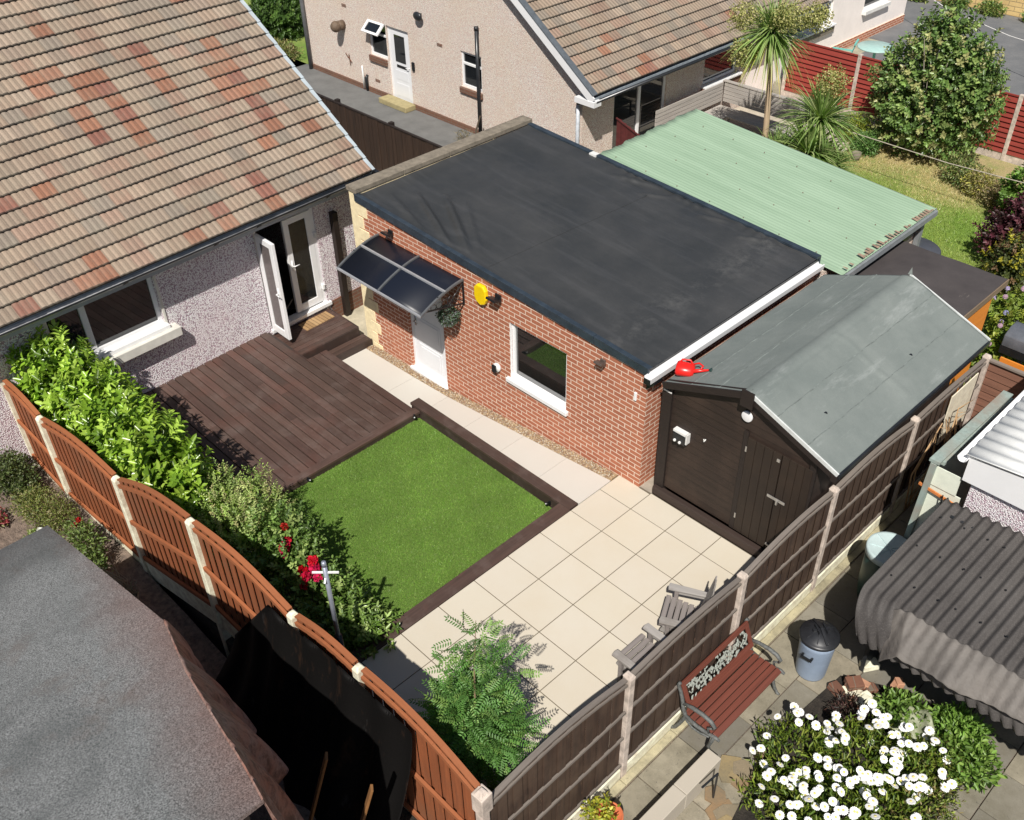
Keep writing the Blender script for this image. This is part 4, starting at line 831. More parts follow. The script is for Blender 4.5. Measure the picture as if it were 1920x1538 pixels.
# side door
b = MB(); x0, x1, z0, z1 = ND; y = NY + .05; b.box(x0, x0 + .06, y, y + .06, z0, z1); b.box(x1 - .06, x1, y, y + .06, z0, z1); b.box(x0 + .06, x1 - .06, y, y + .06, z1 - .06, z1)
adj(b.build('door_frame', M['white'], nb), NO)
b = MB(); b.box(x0 + .062, x1 - .062, y + .01, y + .05, z0 + .01, z1 - .062); b.box(x0 + .2, x1 - .2, y + .004, y + .0099, z0 + .15, z0 + .5); b.box(x0 + .2, x1 - .2, y + .004, y + .0099, z0 + .6, z0 + .85)
o = adj(b.build('side_door', M['door'], nb, bevel=.004), NO)
b = MB(); b.box(x0 + .25, x1 - .25, y + .0, y + .009, z0 + 1.08, z0 + 1.78); b.build('door_pane', M['glass'], o)
b = MB(); b.box(x0 + .28, x1 - .24, y + .0, y + .009, z0 + .93, z0 + 1.0); b.build('letter_flap', M['black'], o)
b = MB(); b.tube([(x1 - .12, y + .01, z0 + 1.0), (x1 - .12, y - .05, z0 + 1.0), (x1 - .2, y - .05, z0 + 1.0)], .01, 6); b.build('handle', M['white'], o)
b = MB(); b.box(x1 + .1, x1 + .2, NY - .05, NY, .55, .78); adj(b.build('key_safe', M['black'], nb, bevel=.02), NO)
b = MB(); b.box(x0 - .12, x1 + .12, NY - .38, NY - .0, -.5, -.36); adj(b.build('door_step', simple('stone_step', ph(175, 162, 120), .95, .2), nb, bevel=.015), NO)
# window with open top light
o = window(nb, 'y', NY, NW[0], NW[1] + .02, NW[2], NW[3], -1, rec=.04, tr=((NW[0] + .06, NW[1] - .04, 1.17),)); adj(o, NO)
b = MB(); a = math.radians(48); ca_, sa_ = math.cos(a), math.sin(a)
def opn(px, pz): return (px, NY + .03 - pz * sa_, 1.48 - pz * ca_)
def quadbox(B, x0, x1, p0, p1, th=.04):
    vs = [opn(x0, p0), opn(x1, p0), opn(x1, p1), opn(x0, p1)]; nrm = Vector((0, -ca_, sa_)) * th
    B.add(vs + [tuple(Vector(v) + nrm) for v in vs], [(3, 2, 1, 0), (4, 5, 6, 7), (0, 1, 5, 4), (1, 2, 6, 5), (2, 3, 7, 6), (3, 0, 4, 7)])
quadbox(b, NW[0] + .02, NW[1] - .05, 0, .06); quadbox(b, NW[0] + .02, NW[1] - .05, .30, .36); quadbox(b, NW[0] + .02, NW[0] + .1, .06, .30); quadbox(b, NW[1] - .13, NW[1] - .05, .06, .30)
k = b.build('open_casement', M['white'], o); b = MB(); quadbox(b, NW[0] + .09, NW[1] - .12, .05, .31, .02); b.build('pane', M['glass'], k)
b = MB(); b.box(NW[0] - .02, NW[1] - .02, NY - .06, NY - .001, NW[2] - .17, NW[2] - .01); adj(b.build('window_sill', M['brickold'], nb, bevel=.01), NO)
o = window(nb, 'y', NY, NS[0], NS[1], NS[2], NS[3], -1, rec=.04, tr=((NS[0] + .06, NS[1] - .06, 1.2),)); adj(o, NO)
b = MB(); b.box(NS[0] - .03, NS[1] + .03, NY - .06, NY - .001, NS[2] - .15, NS[2] - .01); adj(b.build('window_sill', M['brickold'], nb, bevel=.01), NO)
# pipes, vents and fittings on the gable wall
def pipe(pts, r, nm='downpipe', mat=None, n=8, par=nb, O=NO): b = MB(); b.smooth = True; b.tube(pts, r, n); return adj(b.build(nm, mat or M['gutter'], par), O)
pipe([(-11.78, NY - .07, -.5), (-11.78, NY - .07, 2.15)], .06, n=4); pipe([(-11.78, NY - .07, 2.14), (-11.78, NY - .07, 2.22)], .072, n=4, nm='pipe_cap')
pipe([(-19.15, NY - .08, -.5), (-19.15, NY - .08, 3.2)], .06, mat=simple('grey_pipe', (.12, .125, .13), .4))
pipe([(-16.6, NY - .05, -.45), (-16.6, NY - .05, .18)], .025, 'waste_pipe', M['whitewood']); pipe([(-16.45, NY - .06, -.45), (-16.45, NY - .06, -.12), (-16.45, NY, -.06)], .045, 'waste_pipe')
for (vx, vz) in ((-13.35, 1.42), (-16.1, -.15), (-17.3, 1.62)): b = MB(); [b.box(vx, vx + .2, NY - .008, NY, vz + k * .03, vz + k * .03 + .015) for k in range(3)]; adj(b.build('air_brick', M['brickold'], nb), NO)
b = MB(); b.smooth = True; b.tube([(-17.35, NY, 1.12), (-17.35, NY - .22, 1.12)], .13, 14); b.sphere((-17.35, NY - .25, 1.12), .15, 12, 8); adj(b.build('flue', simple('rusty_flue', (.13, .09, .06), .7, .4, 20), nb), NO)
b = MB(); b.smooth = True; b.sphere((-13.9, NY - .12, 2.05), .16, 12, 8, 1, .4, .7); b.box(-13.93, -13.87, NY - .08, NY, 1.95, 2.1); adj(b.build('outside_lamp', M['gutter'], nb), NO)
b = MB(); b.bar((-17.35, NY - .03, .35), (-17.1, NY - .03, .15), .02, .02); b.bar((-17.2, NY - .03, .35), (-17.18, NY - .03, .05), .02, .02); adj(b.build('wall_hook', M['brickold'], nb), NO)
# roof
b = MB()
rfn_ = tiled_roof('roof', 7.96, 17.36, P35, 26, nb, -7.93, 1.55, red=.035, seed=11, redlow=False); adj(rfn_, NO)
b = MB(); s1 = 6.9
e0 = (-7.93 + .03, 7.93, 1.53); e1 = (-7.93 - s1 * ca, 7.93, 1.53 + s1 * sa)
b.bar((e0[0], 7.90, e0[2] - .07), (e1[0], 7.90, e1[2] - .07), .03, .17, (0, 0, 1)); b.box(-8.42, -7.84, 7.87, 8.11, 1.33, 1.45); adj(b.build('bargeboard', M['white'], nb), NO)
b = MB(); b.bar((e0[0], 7.965, e0[2] + .055), (e1[0], 7.965, e1[2] + .055), .16, .03); b.bar((e0[0] - .0, 8.0, e0[2] - .14), (e1[0], 8.0, e1[2] - .14), .22, .02); adj(b.build('verge_trim', simple('verge_dark', (.10, .115, .13), .6), nb), NO)
gg = gutter('gutter', nb, -7.88, 1.46, 7.95, 17.3, .06, M['gutter']); adj(gg, NO)
pipe([(-7.98, 8.2, 1.38), (-8.25, 8.06, 1.30), (-8.46, 8.04, 1.30), (-8.46, 8.04, 1.22)], .045, mat=M['black']); pipe([(-8.46, 8.04, 1.22), (-8.46, 8.04, -.5)], .045, mat=simple('pale_pipe', ph(165, 170, 175, .8), .45))
b = MB(); b.box(-8.36, -7.93, 8.0, 17.3, 1.38, 1.42); b.box(-7.95, -7.93, 8.0, 17.3, 1.36, 1.5); adj(b.build('fascia', simple('fascia_pale', ph(140, 148, 155, .9), .5), nb), NO)
# rear openings
for k, (y0_, y1_, z0_, z1_) in enumerate(RWH):
    o = window(nb, 'x', NX, y0_, y1_, z0_, z1_, 1, mull=((y0_ + y1_) / 2,) if k != 1 else (), fw=.07, rec=.05, name='patio_doors' if k == 0 else 'window', mw=.1); adj(o, NO)
    if k: b = MB(); b.box(NX - .05, NX + .15, y0_ - .05, y1_ + .1, z0_ - .05, z0_ - .002); adj(b.build('window_sill', M['white'], nb, bevel=.008), NO); b = MB(); b.box(NX + .001, NX + .09, y0_ - .05, y1_ + .12, z0_ - .24, z0_ - .052); adj(b.build('sill_course', M['brickold'] if k == 1 else M['coping'], nb), NO)
o = window(nb, 'x', NX, 20.3, 21.6, .6, 1.5, 1, rec=.05); adj(o, NO); b = MB(); b.box(NX - .05, NX + .13, 20.25, 21.7, .5, .598); adj(b.build('window_sill', M['whitewood'], nb), NO)
# maroon screen beside the patio doors
b = MB()
for k in range(8): b.box(-7.55 + k * .13, -7.55 + k * .13 + .125, 8.32, 8.35, -.5, 1.05 - k * .045)
b.bar((-7.56, 8.31, 1.07), (-6.5, 8.31, .72), .03, .03)
o = b.build('timber_screen', simple('maroon_paint', (.10, .022, .02), .55, .3), None, loc=(-7.0, 8.33, -.5)); tag(o, 'dark maroon board screen beside the patio doors of the cream house', 'screen')

# ==================================================================== FENCES
M['fenceO'] = wood('orange_fence', ph(140, 79, 45, .95), 2, .35, 18, .8, knots=.12, c2=ph(128, 80, 52, .95)); M['fenceOx'] = wood('orange_fence_rail', ph(168, 101, 62, 1.15), 0, .18, 22, .8)
M['fenceD'] = wood('brown_fence', ph(64, 46, 34, .98), 2, .7, 15, .85, knots=.6, c2=ph(82, 64, 50, .98)); M['fenceDx'] = wood('grey_rail', ph(138, 126, 116, 1.0), 0, .3, 26, .85)
FA, FB = Vector((-7.4, -5.3, 0)), Vector((2.3, -4.83, 0)); FD = (FB - FA).normalized(); FN = Vector((-FD.y, FD.x, 0))  # FN points to +y
def fp(x, off=0, z=0): p = FA + FD * ((x - FA.x) / FD.x) + FN * off; return (p.x, p.y, z)
fo = empty('boundary_fence', (-2.5, -5.06, -.3), 0, 'orange stained panel fence with arched tops and concrete posts left of the lawn', 'fence'); OF = (-2.5, -5.06, -.3)
PX = [(-7.33, 1.25, -.55), (-6.26, 1.12, -.5), (-4.11, 1.30, -.45), (-2.23, 1.80, -.35), (-.39, 1.69, -.3), (.66, 1.75, -.3), (2.29, 1.42, -.6)]
GB = [(-.45, .78), (-.32, 1.0), (-.18, 1.12), (.05, 1.38), (.1, 1.42), (.05, 1.38)]
for i, (x, zt, zb) in enumerate(PX):
    b = MB(); p = Vector(fp(x)); M3 = Matrix.Translation(p) @ Matrix.Rotation(math.atan2(FD.y, FD.x), 4, 'Z'); s_ = .046
    b.box(-s_, s_, -s_ - .02, s_ - .01, zb - .3, zt - .03, M3)
    b.add([tuple(M3 @ Vector(v)) for v in ((-s_, -s_ - .02, zt - .03), (s_, -s_ - .02, zt - .03), (s_, s_ - .01, zt - .03), (-s_, s_ - .01, zt - .03), (-s_ + .02, -s_ + .01, zt + .01), (s_ - .02, -s_ + .01, zt + .015), (s_ - .02, s_ - .03, zt + .01), (-s_ + .02, s_ - .03, zt + .005))], [(4, 5, 6, 7), (0, 1, 5, 4), (1, 2, 6, 5), (2, 3, 7, 6), (3, 0, 4, 7)])
    if i == 6: b.box(-.07, .07, -.08, .06, zt - .30, zt - .031, M3)
    adj(b.build('post', M['conpost'] if i < 6 else M['conpost2'], fo, bevel=.01), OF)
for i in range(6):
    xa, za, _ = PX[i]; xb, zb, _ = PX[i + 1]; xa += .06; xb -= .06; lo, hh = GB[i]; zt0 = min(za, 9) - .02; zt1 = zb - .02
    if i in (0, 1, 2): zt1 = za + (.0) if False else zb - .02
    lo0, lo1 = zt0 - 1.45, zt1 - 1.5
    if i == 5: lo0, lo1 = -.2, -.3
    def top(t): return zt0 + (zt1 - zt0) * t + .11 * math.sin(math.pi * t) * (1 if xb - xa > 1.2 else .5)
    pn = MB(); n_ = max(6, int((xb - xa) / .075))
    for k in range(n_):
        t0, t1 = k / n_, (k + 1) / n_; tm = (t0 + t1) / 2; x0, x1 = xa + (xb - xa) * t0, xa + (xb - xa) * t1
        of = .022 if k % 2 else -.008; g0 = lo0 + (lo1 - lo0) * tm
        a, c_ = fp(x0 - .01, of), fp(x1 + .006, of); nrm = FN * .009
        vs = [(a[0], a[1], g0), (c_[0], c_[1], g0), (c_[0], c_[1], top(t1)), (a[0], a[1], top(t0))]
        vs2 = [(v[0] + nrm.x, v[1] + nrm.y, v[2]) for v in vs]; pn.add(vs + vs2, [(3, 2, 1, 0), (4, 5, 6, 7), (0, 1, 5, 4), (1, 2, 6, 5), (2, 3, 7, 6), (3, 0, 4, 7)])
    po = adj(pn.build('panel', M['fenceO'], fo), OF)
    rl = MB(); N = 14
    for k in range(N):
        t0, t1 = k / N, (k + 1) / N; x0, x1 = xa + (xb - xa) * t0, xa + (xb - xa) * t1
        rl.bar(fp(x0, .0, top(t0) + .012), fp(x1, .0, top(t1) + .012), .06, .018)
        rl.bar(fp(x0, -.03, top(t0) - .09), fp(x1, -.03, top(t1) - .09), .03, .05)
    for fr_ in (.5, .04):
        za_, zb_ = lo0 + (zt0 - lo0) * fr_, lo1 + (zt1 - lo1) * fr_; rl.bar(fp(xa - .02, -.035, za_), fp(xb + .02, -.035, zb_), .035, .06); rl.bar(fp(xa, .045, za_), fp(xb, .045, zb_), .035, .05)
    rl.build('rail', M['fenceOx'], po)
    gb = MB(); gb.bar(fp(xa, -.01, lo0 - .17), fp(xb, -.01, lo1 - .17), .05, .31); adj(gb.build('gravel_board', M['conpost'], fo, bevel=.008), OF)
# right fence along x = 2.3
fd_ = empty('weathered_fence', (2.3, 0, -.6), 0, 'weathered dark brown panel fence with pinkish concrete posts between the patio and the neighbouring garden', 'fence'); OFD = (2.3, 0, -.6)
RP = [(-4.83, 1.28), (-2.83, 1.20), (-.88, 1.17), (1.0, 1.24), (3.03, 1.17), (5.15, 1.12)]
for i, (y, zt) in enumerate(RP):
    if i == 0: continue
    b = MB(); s_ = .043; b.box(2.3 - s_, 2.3 + s_ + .015, y - s_, y + s_, -1.0, zt - .03); b.add([(2.25, y - s_, zt - .03), (2.365, y - s_, zt - .03), (2.365, y + s_, zt - .03), (2.25, y + s_, zt - .03), (2.27, y - s_ + .02, zt + .01), (2.345, y - s_ + .02, zt + .01), (2.345, y + s_ - .02, zt + .01), (2.27, y + s_ - .02, zt + .01)], [(4, 5, 6, 7), (0, 1, 5, 4), (1, 2, 6, 5), (2, 3, 7, 6), (3, 0, 4, 7)])
    adj(b.build('post', M['conpost2'], fd_, bevel=.008), OFD)
for i in range(5):
    ya, za = RP[i]; yb, zb = RP[i + 1]; ya += .055; yb -= .055; n_ = int((yb - ya) / .095); pn = MB()
    arch = (.10, .05, .07, .07, .03)[i]
    zt0, zt1 = (za - .06, zb - .06)
    if i == 0: zt0 = 1.2
    def top(t): return zt0 + (zt1 - zt0) * t + arch * math.sin(math.pi * t)
    for k in range(n_):
        t0, t1 = k / n_, (k + 1) / n_; y0_, y1_ = ya + (yb - ya) * t0 - .008, ya + (yb - ya) * t1 + .006; o_ = .016 if k % 2 else -.006
        pn.add([(2.30 + o_, y0_, -.42), (2.30 + o_, y1_, -.42), (2.30 + o_, y1_, top(t1)), (2.30 + o_, y0_, top(t0)), (2.309 + o_, y0_, -.42), (2.309 + o_, y1_, -.42), (2.309 + o_, y1_, top(t1)), (2.309 + o_, y0_, top(t0))], [(3, 2, 1, 0), (4, 5, 6, 7), (0, 1, 5, 4), (1, 2, 6, 5), (2, 3, 7, 6), (3, 0, 4, 7)])
    po = adj(pn.build('panel', M['fenceD'], fd_), OFD); rl = MB(); N = 14
    for k in range(N):
        t0, t1 = k / N, (k + 1) / N; y0_, y1_ = ya + (yb - ya) * t0, ya + (yb - ya) * t1
        rl.bar((2.305, y0_, top(t0) + .012), (2.305, y1_, top(t1) + .012), .055, .02); rl.bar((2.332, y0_, top(t0) - .05), (2.332, y1_, top(t1) - .05), .022, .03)
    for zz in (-.36, .16, .62): rl.bar((2.33, ya - .01, zz), (2.33, yb + .01, zz), .025, .035)
    k_ = rl.build('rail', wood('grey_rail_y', ph(124, 115, 107, 1.05), 1, .3, 26, .85) if i == 0 else railm, po); railm = k_.data.materials[0]
    gb = MB(); gb.box(2.28, 2.345, ya, yb, -.62, -.425); adj(gb.build('gravel_board', M['conpost'], fd_, bevel=.006), OFD)
# dark fence in the alley
b = MB(); x = -17.5
af = empty('alley_fence', (-12, 4.65, -.5), 0, 'nearly black board fence along the alley between the two houses', 'fence'); OA = (-12, 4.65, -.5)
while x < -6.6: b.box(x, x + .108, 4.63 + rnd.uniform(0, .02), 4.665, -.55, 1.02 + rnd.uniform(-.015, .02)); x += .12
adj(b.build('boards', wood('black_brown', ph(52, 37, 27, .9), 2, .6, 12, .8), af), OA)
b = MB(); b.bar((-17.5, 4.66, 1.04), (-6.6, 4.66, 1.04), .06, .025); adj(b.build('top_rail', M['darkwood'], af), OA)
for x in (-15.0, -13.0, -11.0, -9.0): b = MB(); b.box(x - .05, x + .05, 4.68, 4.78, -.55, 1.08); adj(b.build('post', M['darkwood'], af), OA)
# red fence
M['redf'] = wood('red_fence', ph(138, 52, 42, .95), 0, .3, 14, .8)
rfe = empty('red_fence', (-4, 15.85, -.6), 0, 'red stained lap panel fence with concrete posts at the back of the neighbouring garden', 'fence'); OR = (-4, 15.85, -.6)
rps = [-8.0, -5.95, -3.9, -1.84, .2]
for x in rps: b = MB(); b.box(x - .05, x + .05, 15.80, 15.9, -.9, .98); adj(b.build('post', M['conpost2'], rfe, bevel=.008), OR)
for a, c_ in zip(rps[:-1], rps[1:]):
    b = MB()
    for k in range(11): z = -.42 + k * .12; b.add([(a + .05, 15.80, z), (c_ - .05, 15.80, z), (c_ - .05, 15.845, z + .13), (a + .05, 15.845, z + .13), (a + .05, 15.86, z), (c_ - .05, 15.86, z), (c_ - .05, 15.86, z + .13), (a + .05, 15.86, z + .13)], [(0, 1, 2, 3), (7, 6, 5, 4), (0, 4, 5, 1), (1, 5, 6, 2), (2, 6, 7, 3), (3, 7, 4, 0)])
    b.bar((a + .05, 15.84, .93), (c_ - .05, 15.84, .93), .05, .03); adj(b.build('panel', M['redf'], rfe), OR)
    b = MB(); b.box(a + .05, c_ - .05, 15.82, 15.87, -.7, -.425); adj(b.build('gravel_board', M['conpost2'], rfe), OR)
# brown lap fence at the far right corner, runs along x
bf = empty('lap_fence', (3, 5.2, -.6), 0, 'reddish brown lap fence meeting the corner post behind the grey shed', 'fence'); OB_ = (3, 5.2, -.6)
b = MB()
for k in range(12): z = -.5 + k * .125; b.add([(2.36, 5.17, z), (4.6, 5.17, z), (4.6, 5.185, z + .135), (2.36, 5.185, z + .135), (2.36, 5.2, z), (4.6, 5.2, z), (4.6, 5.2, z + .135), (2.36, 5.2, z + .135)], [(0, 1, 2, 3), (7, 6, 5, 4), (0, 4, 5, 1), (1, 5, 6, 2), (2, 6, 7, 3), (3, 7, 4, 0)])
adj(b.build('panel', wood('redbrown', ph(118, 82, 66, .8), 0, .3, 16, .8), bf), OB_)
b = MB(); b.bar((2.3, 5.18, 1.04), (4.6, 5.18, 1.04), .07, .03); adj(b.build('top_rail', M['fenceDx'], bf), OB_)
b = MB(); b.box(2.36, 3.2, 5.6, 5.63, -.6, .88); o = b.build('orange_boarding', M['orange'], None, loc=(2.7, 5.6, -.6)); tag(o, 'low orange stained boarding behind the corner of the brown lap fence', 'fence')

# ==================================================================== RIGHT HAND GARDEN
G = -0.6
m = NM('old_slabs'); a = m.n('ShaderNodeVertexColor'); a.layer_name = 'Col'
c = m.mix(m.ramp(m.noise(2.4, 8, .75), [(0.38, (0, 0, 0)), (0.68, (.9,) * 3)]), a.outputs[0], ph(118, 112, 95, 1.27)); c = m.mix(m.ramp(m.noise(26, 6, .8), [(0.60, (0, 0, 0)), (0.68, (.85,) * 3)]), c, ph(80, 78, 74, 1.27))
c = m.mix(m.ramp(m.noise(60, 3, .8), [(0.66, (0, 0, 0)), (0.72, (.6,) * 3)]), c, ph(225, 215, 190, 1.27)); m.base(c); m.bump(m.noise(80, 5), .5, .004); M['slab'] = m.fin(.9)
b = MB(); sx = [2.46, 2.98, 3.50, 4.1, 4.7, 5.3, 5.9]; 
SC1 = [ph(166, 158, 138, 1.35), ph(154, 148, 133, 1.35), ph(176, 166, 145, 1.35), ph(140, 135, 124, 1.35)]
for i in range(len(sx) - 1):
    y = -5.6 + (i % 3) * .2
    while y < 6:
        L_ = .72 if i < 2 else .6; b.c = sc(rnd.choice(SC1), rnd.uniform(.9, 1.08)); b.box(sx[i] + .006, sx[i + 1] - .006, y + .006, y + L_ - .006, G - .06, G + rnd.uniform(-.003, .003)); y += L_
struct(b.build('paving', M['slab'], colattr=True, bevel=.004))
b = MB(); b.box(2.36, 8, -7, 6, -.9, G - .02); struct(b.build('paving_bed', M['soil']))
b = MB(); b.c = ph(200, 190, 155, 1.27)
for k in range(11): b.c = sc(ph(205, 195, 160, 1.27), rnd.uniform(.88, 1.05)); b.box(2.352, 2.45, -4.7 + k * .9, -4.7 + k * .9 + .893, -.75, G + .02)
struct(b.build('kerb', M['slab'], colattr=True, bevel=.006))
# ---- bench
def bench():
    t = empty('park_bench', (2.36, -1.34, G), 0, 'park bench with red brown slats, iron ends and leafy lattice back beside the dustbin', 'bench')
    iron = simple('cast_iron', (.11, .115, .11), .6, .5, 30, .5, 60, .004); red = wood('bench_slat', ph(128, 72, 58, 1.3), 1, .3, 30, .5)
    LH = 1.27 / 2 # half length
    for s in (-1, 1):
        b = MB(); b.smooth = True; y = s * LH
        b.tube([(.02, y, .90), (.0, y, .86), (.035, y, .78), (.075, y, .66), (.10, y, .52), (.15, y, .42), (.12, y, .32), (.08, y, .2), (.03, y, .08), (-.03, y, .02), (-.06, y, .02)], [.02, .022, .022, .024, .024, .026, .024, .022, .022, .02, .014], 8)
        b.tube([(.15, y, .42), (.3, y, .385), (.45, y, .40), (.56, y, .43), (.615, y, .42)], [.024, .024, .024, .024, .016], 8)
        b.tube([(.54, y, .42), (.52, y, .32), (.49, y, .2), (.53, y, .08), (.58, y, .015), (.61, y, .02)], [.022, .022, .02, .02, .02, .014], 8)
        b.tube([(.09, y, .60), (.22, y, .64), (.36, y, .655), (.47, y, .64), (.53, y, .59), (.51, y, .54)], [.02, .024, .026, .026, .022, .016], 8)
        b.tube([(.51, y, .54), (.45, y, .5), (.47, y, .42)], .014, 6)
        b.tube([(.15, y, .36), (.25, y, .30), (.36, y, .31), (.48, y, .36)], .014, 6); b.tube([(.25, y, .42), (.3, y, .36), (.36, y, .40)], .012, 6)
        b.build('end_frame', iron, t)
    for k in range(6):
        x = .155 + k * .078; z = .425 + (.012 if k in (0, 5) else -.006 * math.sin(k)); o = MB(); o.box(x - .033, x + .033, -LH + .01, LH - .01, z, z + .024)
        if k == 5: o.v = [(vx, vy, vz - (.02 if vx > x else 0)) for vx, vy, vz in o.v]
        o.build('seat_slat', red, t, bevel=.004)
    R_ = Matrix.Translation((.03, 0, .86)) @ Matrix.Rotation(math.radians(-22), 4, 'Y')
    b = MB(); b.box(-.012, .016, -LH + .01, LH - .01, -.035, .03, R_); b.build('back_rail', red, t, bevel=.004)
    b = MB(); b.box(-.012, .016, -LH + .01, LH - .01, -.34, -.275, R_); b.build('back_rail', red, t, bevel=.004)
    for s in (-1, 1): b = MB(); b.box(-.01, .014, s * (LH - .04) - .028, s * (LH - .04) + .028, -.274, -.036, R_); b.build('back_stile', red, t, bevel=.003)
    # leafy iron lattice
    b = MB(); b.smooth = False; b.c = (1, 1, 1)
    for k in range(9):
        y0_ = -LH + .1 + k * .128; sgn = 1 if k % 2 else -1
        pts = [R_ @ Vector((0, y0_ + .128 * t_, -.155 + sgn * .085 * math.sin(math.pi * t_ * 1.0) * math.cos(t_ * 3))) for t_ in np.linspace(0, 1, 7)]; b.tube(pts, .008, 5)
    for k in range(150):
        yy = rnd.uniform(-LH + .09, LH - .09); zz = rnd.uniform(-.262, -.05); an = rnd.uniform(0, 6.28); L_ = rnd.uniform(.02, .034); w_ = L_ * .55
        pts = [(L_, 0), (.3 * L_, w_), (-L_ * .8, .3 * w_), (-L_ * .8, -.3 * w_), (.3 * L_, -w_)]; ca_, sa_ = math.cos(an), math.sin(an)
        b.add([tuple(R_ @ Vector((.006 + (.008 if i == 0 else 0), yy + p[0] * ca_ - p[1] * sa_, zz + p[0] * sa_ + p[1] * ca_))) for i, p in enumerate([(0, 0)] + pts)], [(0, i, i % 5 + 1) for i in range(1, 6)])
    b.build('lattice', simple('verdigris_iron', (.30, .32, .28), .6, .35, 40, .3), t)
    return t
bench()
# ---- dustbin
t = empty('dustbin', (3.03, -.12, G), math.radians(-35), 'grey blue plastic dustbin with black domed lid beside the bench', 'bin')
b = MB(); b.smooth = True; pr = [(0, .0), (.175, .0), (.18, .02)] + [(.18 + .035 * z / .64, z) for z in np.linspace(.04, .64, 8)]
b.lathe(pr, n=48); b.v = [(x * (1 + .006 * math.cos(24 * math.atan2(y, x))), y * (1 + .006 * math.cos(24 * math.atan2(y, x))), z) for x, y, z in b.v]
bd = b.build('bin_body', simple('bin_grey', ph(140, 155, 175, 1.1), .45, .15, 4, .1), t)
b = MB(); b.smooth = True; b.lathe([(0, .765), (.04, .765), (.12, .745), (.19, .705), (.215, .685), (.235, .68), (.238, .65), (.225, .635), (.2, .64)], n=40, caps=False)
b.smooth = False
for k in range(8): a = k * math.pi / 4 + .2; b.bar((.06 * math.cos(a), .06 * math.sin(a), .765), (.19 * math.cos(a), .19 * math.sin(a), .712), .012, .012)
b.bar((-.2, 0, .765 - .05), (0, 0, .79), .03, .03); b.bar((0, 0, .79), (.2, 0, .715), .03, .03); b.bar((0, -.1, .76), (0, .1, .76), .03, .04)
b.bar((-.06, -.05, .775), (.07, -.05, .775), .012, .05); b.bar((-.06, .05, .775), (.07, .05, .775), .012, .05)
b.build('lid', simple('bin_lid', (.018, .019, .022), .4, .3, 8, .1), t)
for a in (-.9, 2.24):
    b = MB(); c0 = Vector((.208 * math.cos(a), .208 * math.sin(a), .47)); tn = Vector((-math.sin(a), math.cos(a), 0)); on = Vector((math.cos(a), math.sin(a), 0))
    b.bar(c0 - tn * .06, c0 - tn * .06 + on * .05, .02, .03); b.bar(c0 + tn * .06, c0 + tn * .06 + on * .05, .02, .03); b.bar(c0 - tn * .07 + on * .05, c0 + tn * .07 + on * .05, .02, .03); b.build('side_handle', M['black'], bd)
# ---- water butt
t = empty('water_butt', (2.98, 1.52, G), 0, 'tall green water butt with pale ribbed lid beside the dark corrugated roof', 'water butt')
b = MB(); b.smooth = True; b.lathe([(0, 0), (.24, 0), (.27, .3), (.275, .8), (.26, .86)], n=32); b.build('barrel', simple('butt_green', (.02, .06, .055), .4, .2), t)
b = MB(); b.smooth = True; b.lathe([(0, .875), (.1, .885), (.26, .895), (.285, .90), (.292, .87), (.292, .80), (.28, .79)], n=36, caps=False); b.smooth = False
for k in range(7): a = k * 2 * math.pi / 7; b.bar((0, 0, .885), (.25 * math.cos(a), .25 * math.sin(a), .897), .012, .012)
b.build('lid', simple('butt_lid', ph(205, 225, 225, 1.27), .45, .1, 5, .1), t)
# ---- dark corrugated lean-to roof
t = empty('corrugated_canopy', (4.8, .4, G), 0, 'store with dark grey corrugated roof and pale draped sheet beside the pink pebbledashed garage', 'outbuilding'); OC = (4.8, .4, G)
m = NM('grey_corrugated'); c = m.mix(m.ramp(m.noise(1.5, 6, .7), [(0.35, (0, 0, 0)), (0.7, (1, 1, 1))]), ph(72, 68, 66, 1.35), ph(94, 90, 87, 1.35)); c = m.mix(m.ramp(m.noise(70, 4, .8), [(0.5, (0, 0, 0)), (0.7, (.5,) * 3)]), c, ph(128, 122, 118, 1.3)); m.base(c); m.bump(m.noise(120, 3), .3, .003); M['corr'] = m.fin(.8)
def cz_(x, y): return 1.18 + .055 * (x - 3.4) - .13 * (1.82 - y)
def crf(u, v):
    x = 3.28 + u * 3.3; w_ = .024 * math.cos(2 * math.pi * (u * 3.3) / .125)
    if v > .3: y = .15 + (v - .3) / .7 * 1.68; return (x + .06 * (y - .15) / 1.68, y, cz_(x, y) + w_)
    k = 1 - v / .3; return (x + .2 * k * k, .15 - .36 * math.sin(k * 1.5) + w_ * .5 * k, cz_(x, .15) + w_ * (1 - .6 * k) - .56 * (1 - math.cos(k * 1.45)))
b = MB(); b.smooth = True; b.grid(crf, 264, 40, .008); adj(b.build('roof', M['corr'], t), OC)
b = MB()
for k in range(36): x = 3.44 + (k % 12) * .25 + .03 * (k % 3); y = [1.5, .95, .4][k // 12]; b.sphere((x, y, cz_(x, y) + .026), .013, 6, 4)
tag(adj(b.build('roof_screws', M['black'], t), OC), kind='stuff')
b = MB(); b.box(3.45, 3.5, .3, 1.7, G, .9); b.box(3.5, 6.4, 1.6, 1.64, G, 1.15); adj(b.build('wall', M['gutter'], t), OC)
b = MB(); b.smooth = True
def shfn(u, v):
    x = 3.66 + u * 3.0 + .14 * v; y = .04 - v * (.32 + .06 * math.sin(u * 9) + .03 * math.sin(u * 31)) - .06 * u; z = cz_(x, .1) + .045 - .30 * v ** 1.3 + .012 * math.cos(2 * math.pi * x / .125) * (1 - .5 * v) + .014 * math.sin(u * 23 + v * 3) + .02 * math.sin(v * 7 + u * 31) * v
    if u < .06: z -= (.06 - u) * 4 * (.3 + v)
    return (x, y, z)
b.grid(shfn, 220, 30, .004); adj(b.build('draped_sheet', simple('grey_sheet', ph(122, 116, 110, 1.35), .7, .3, 2.5, .6, 14, .02), t), OC)
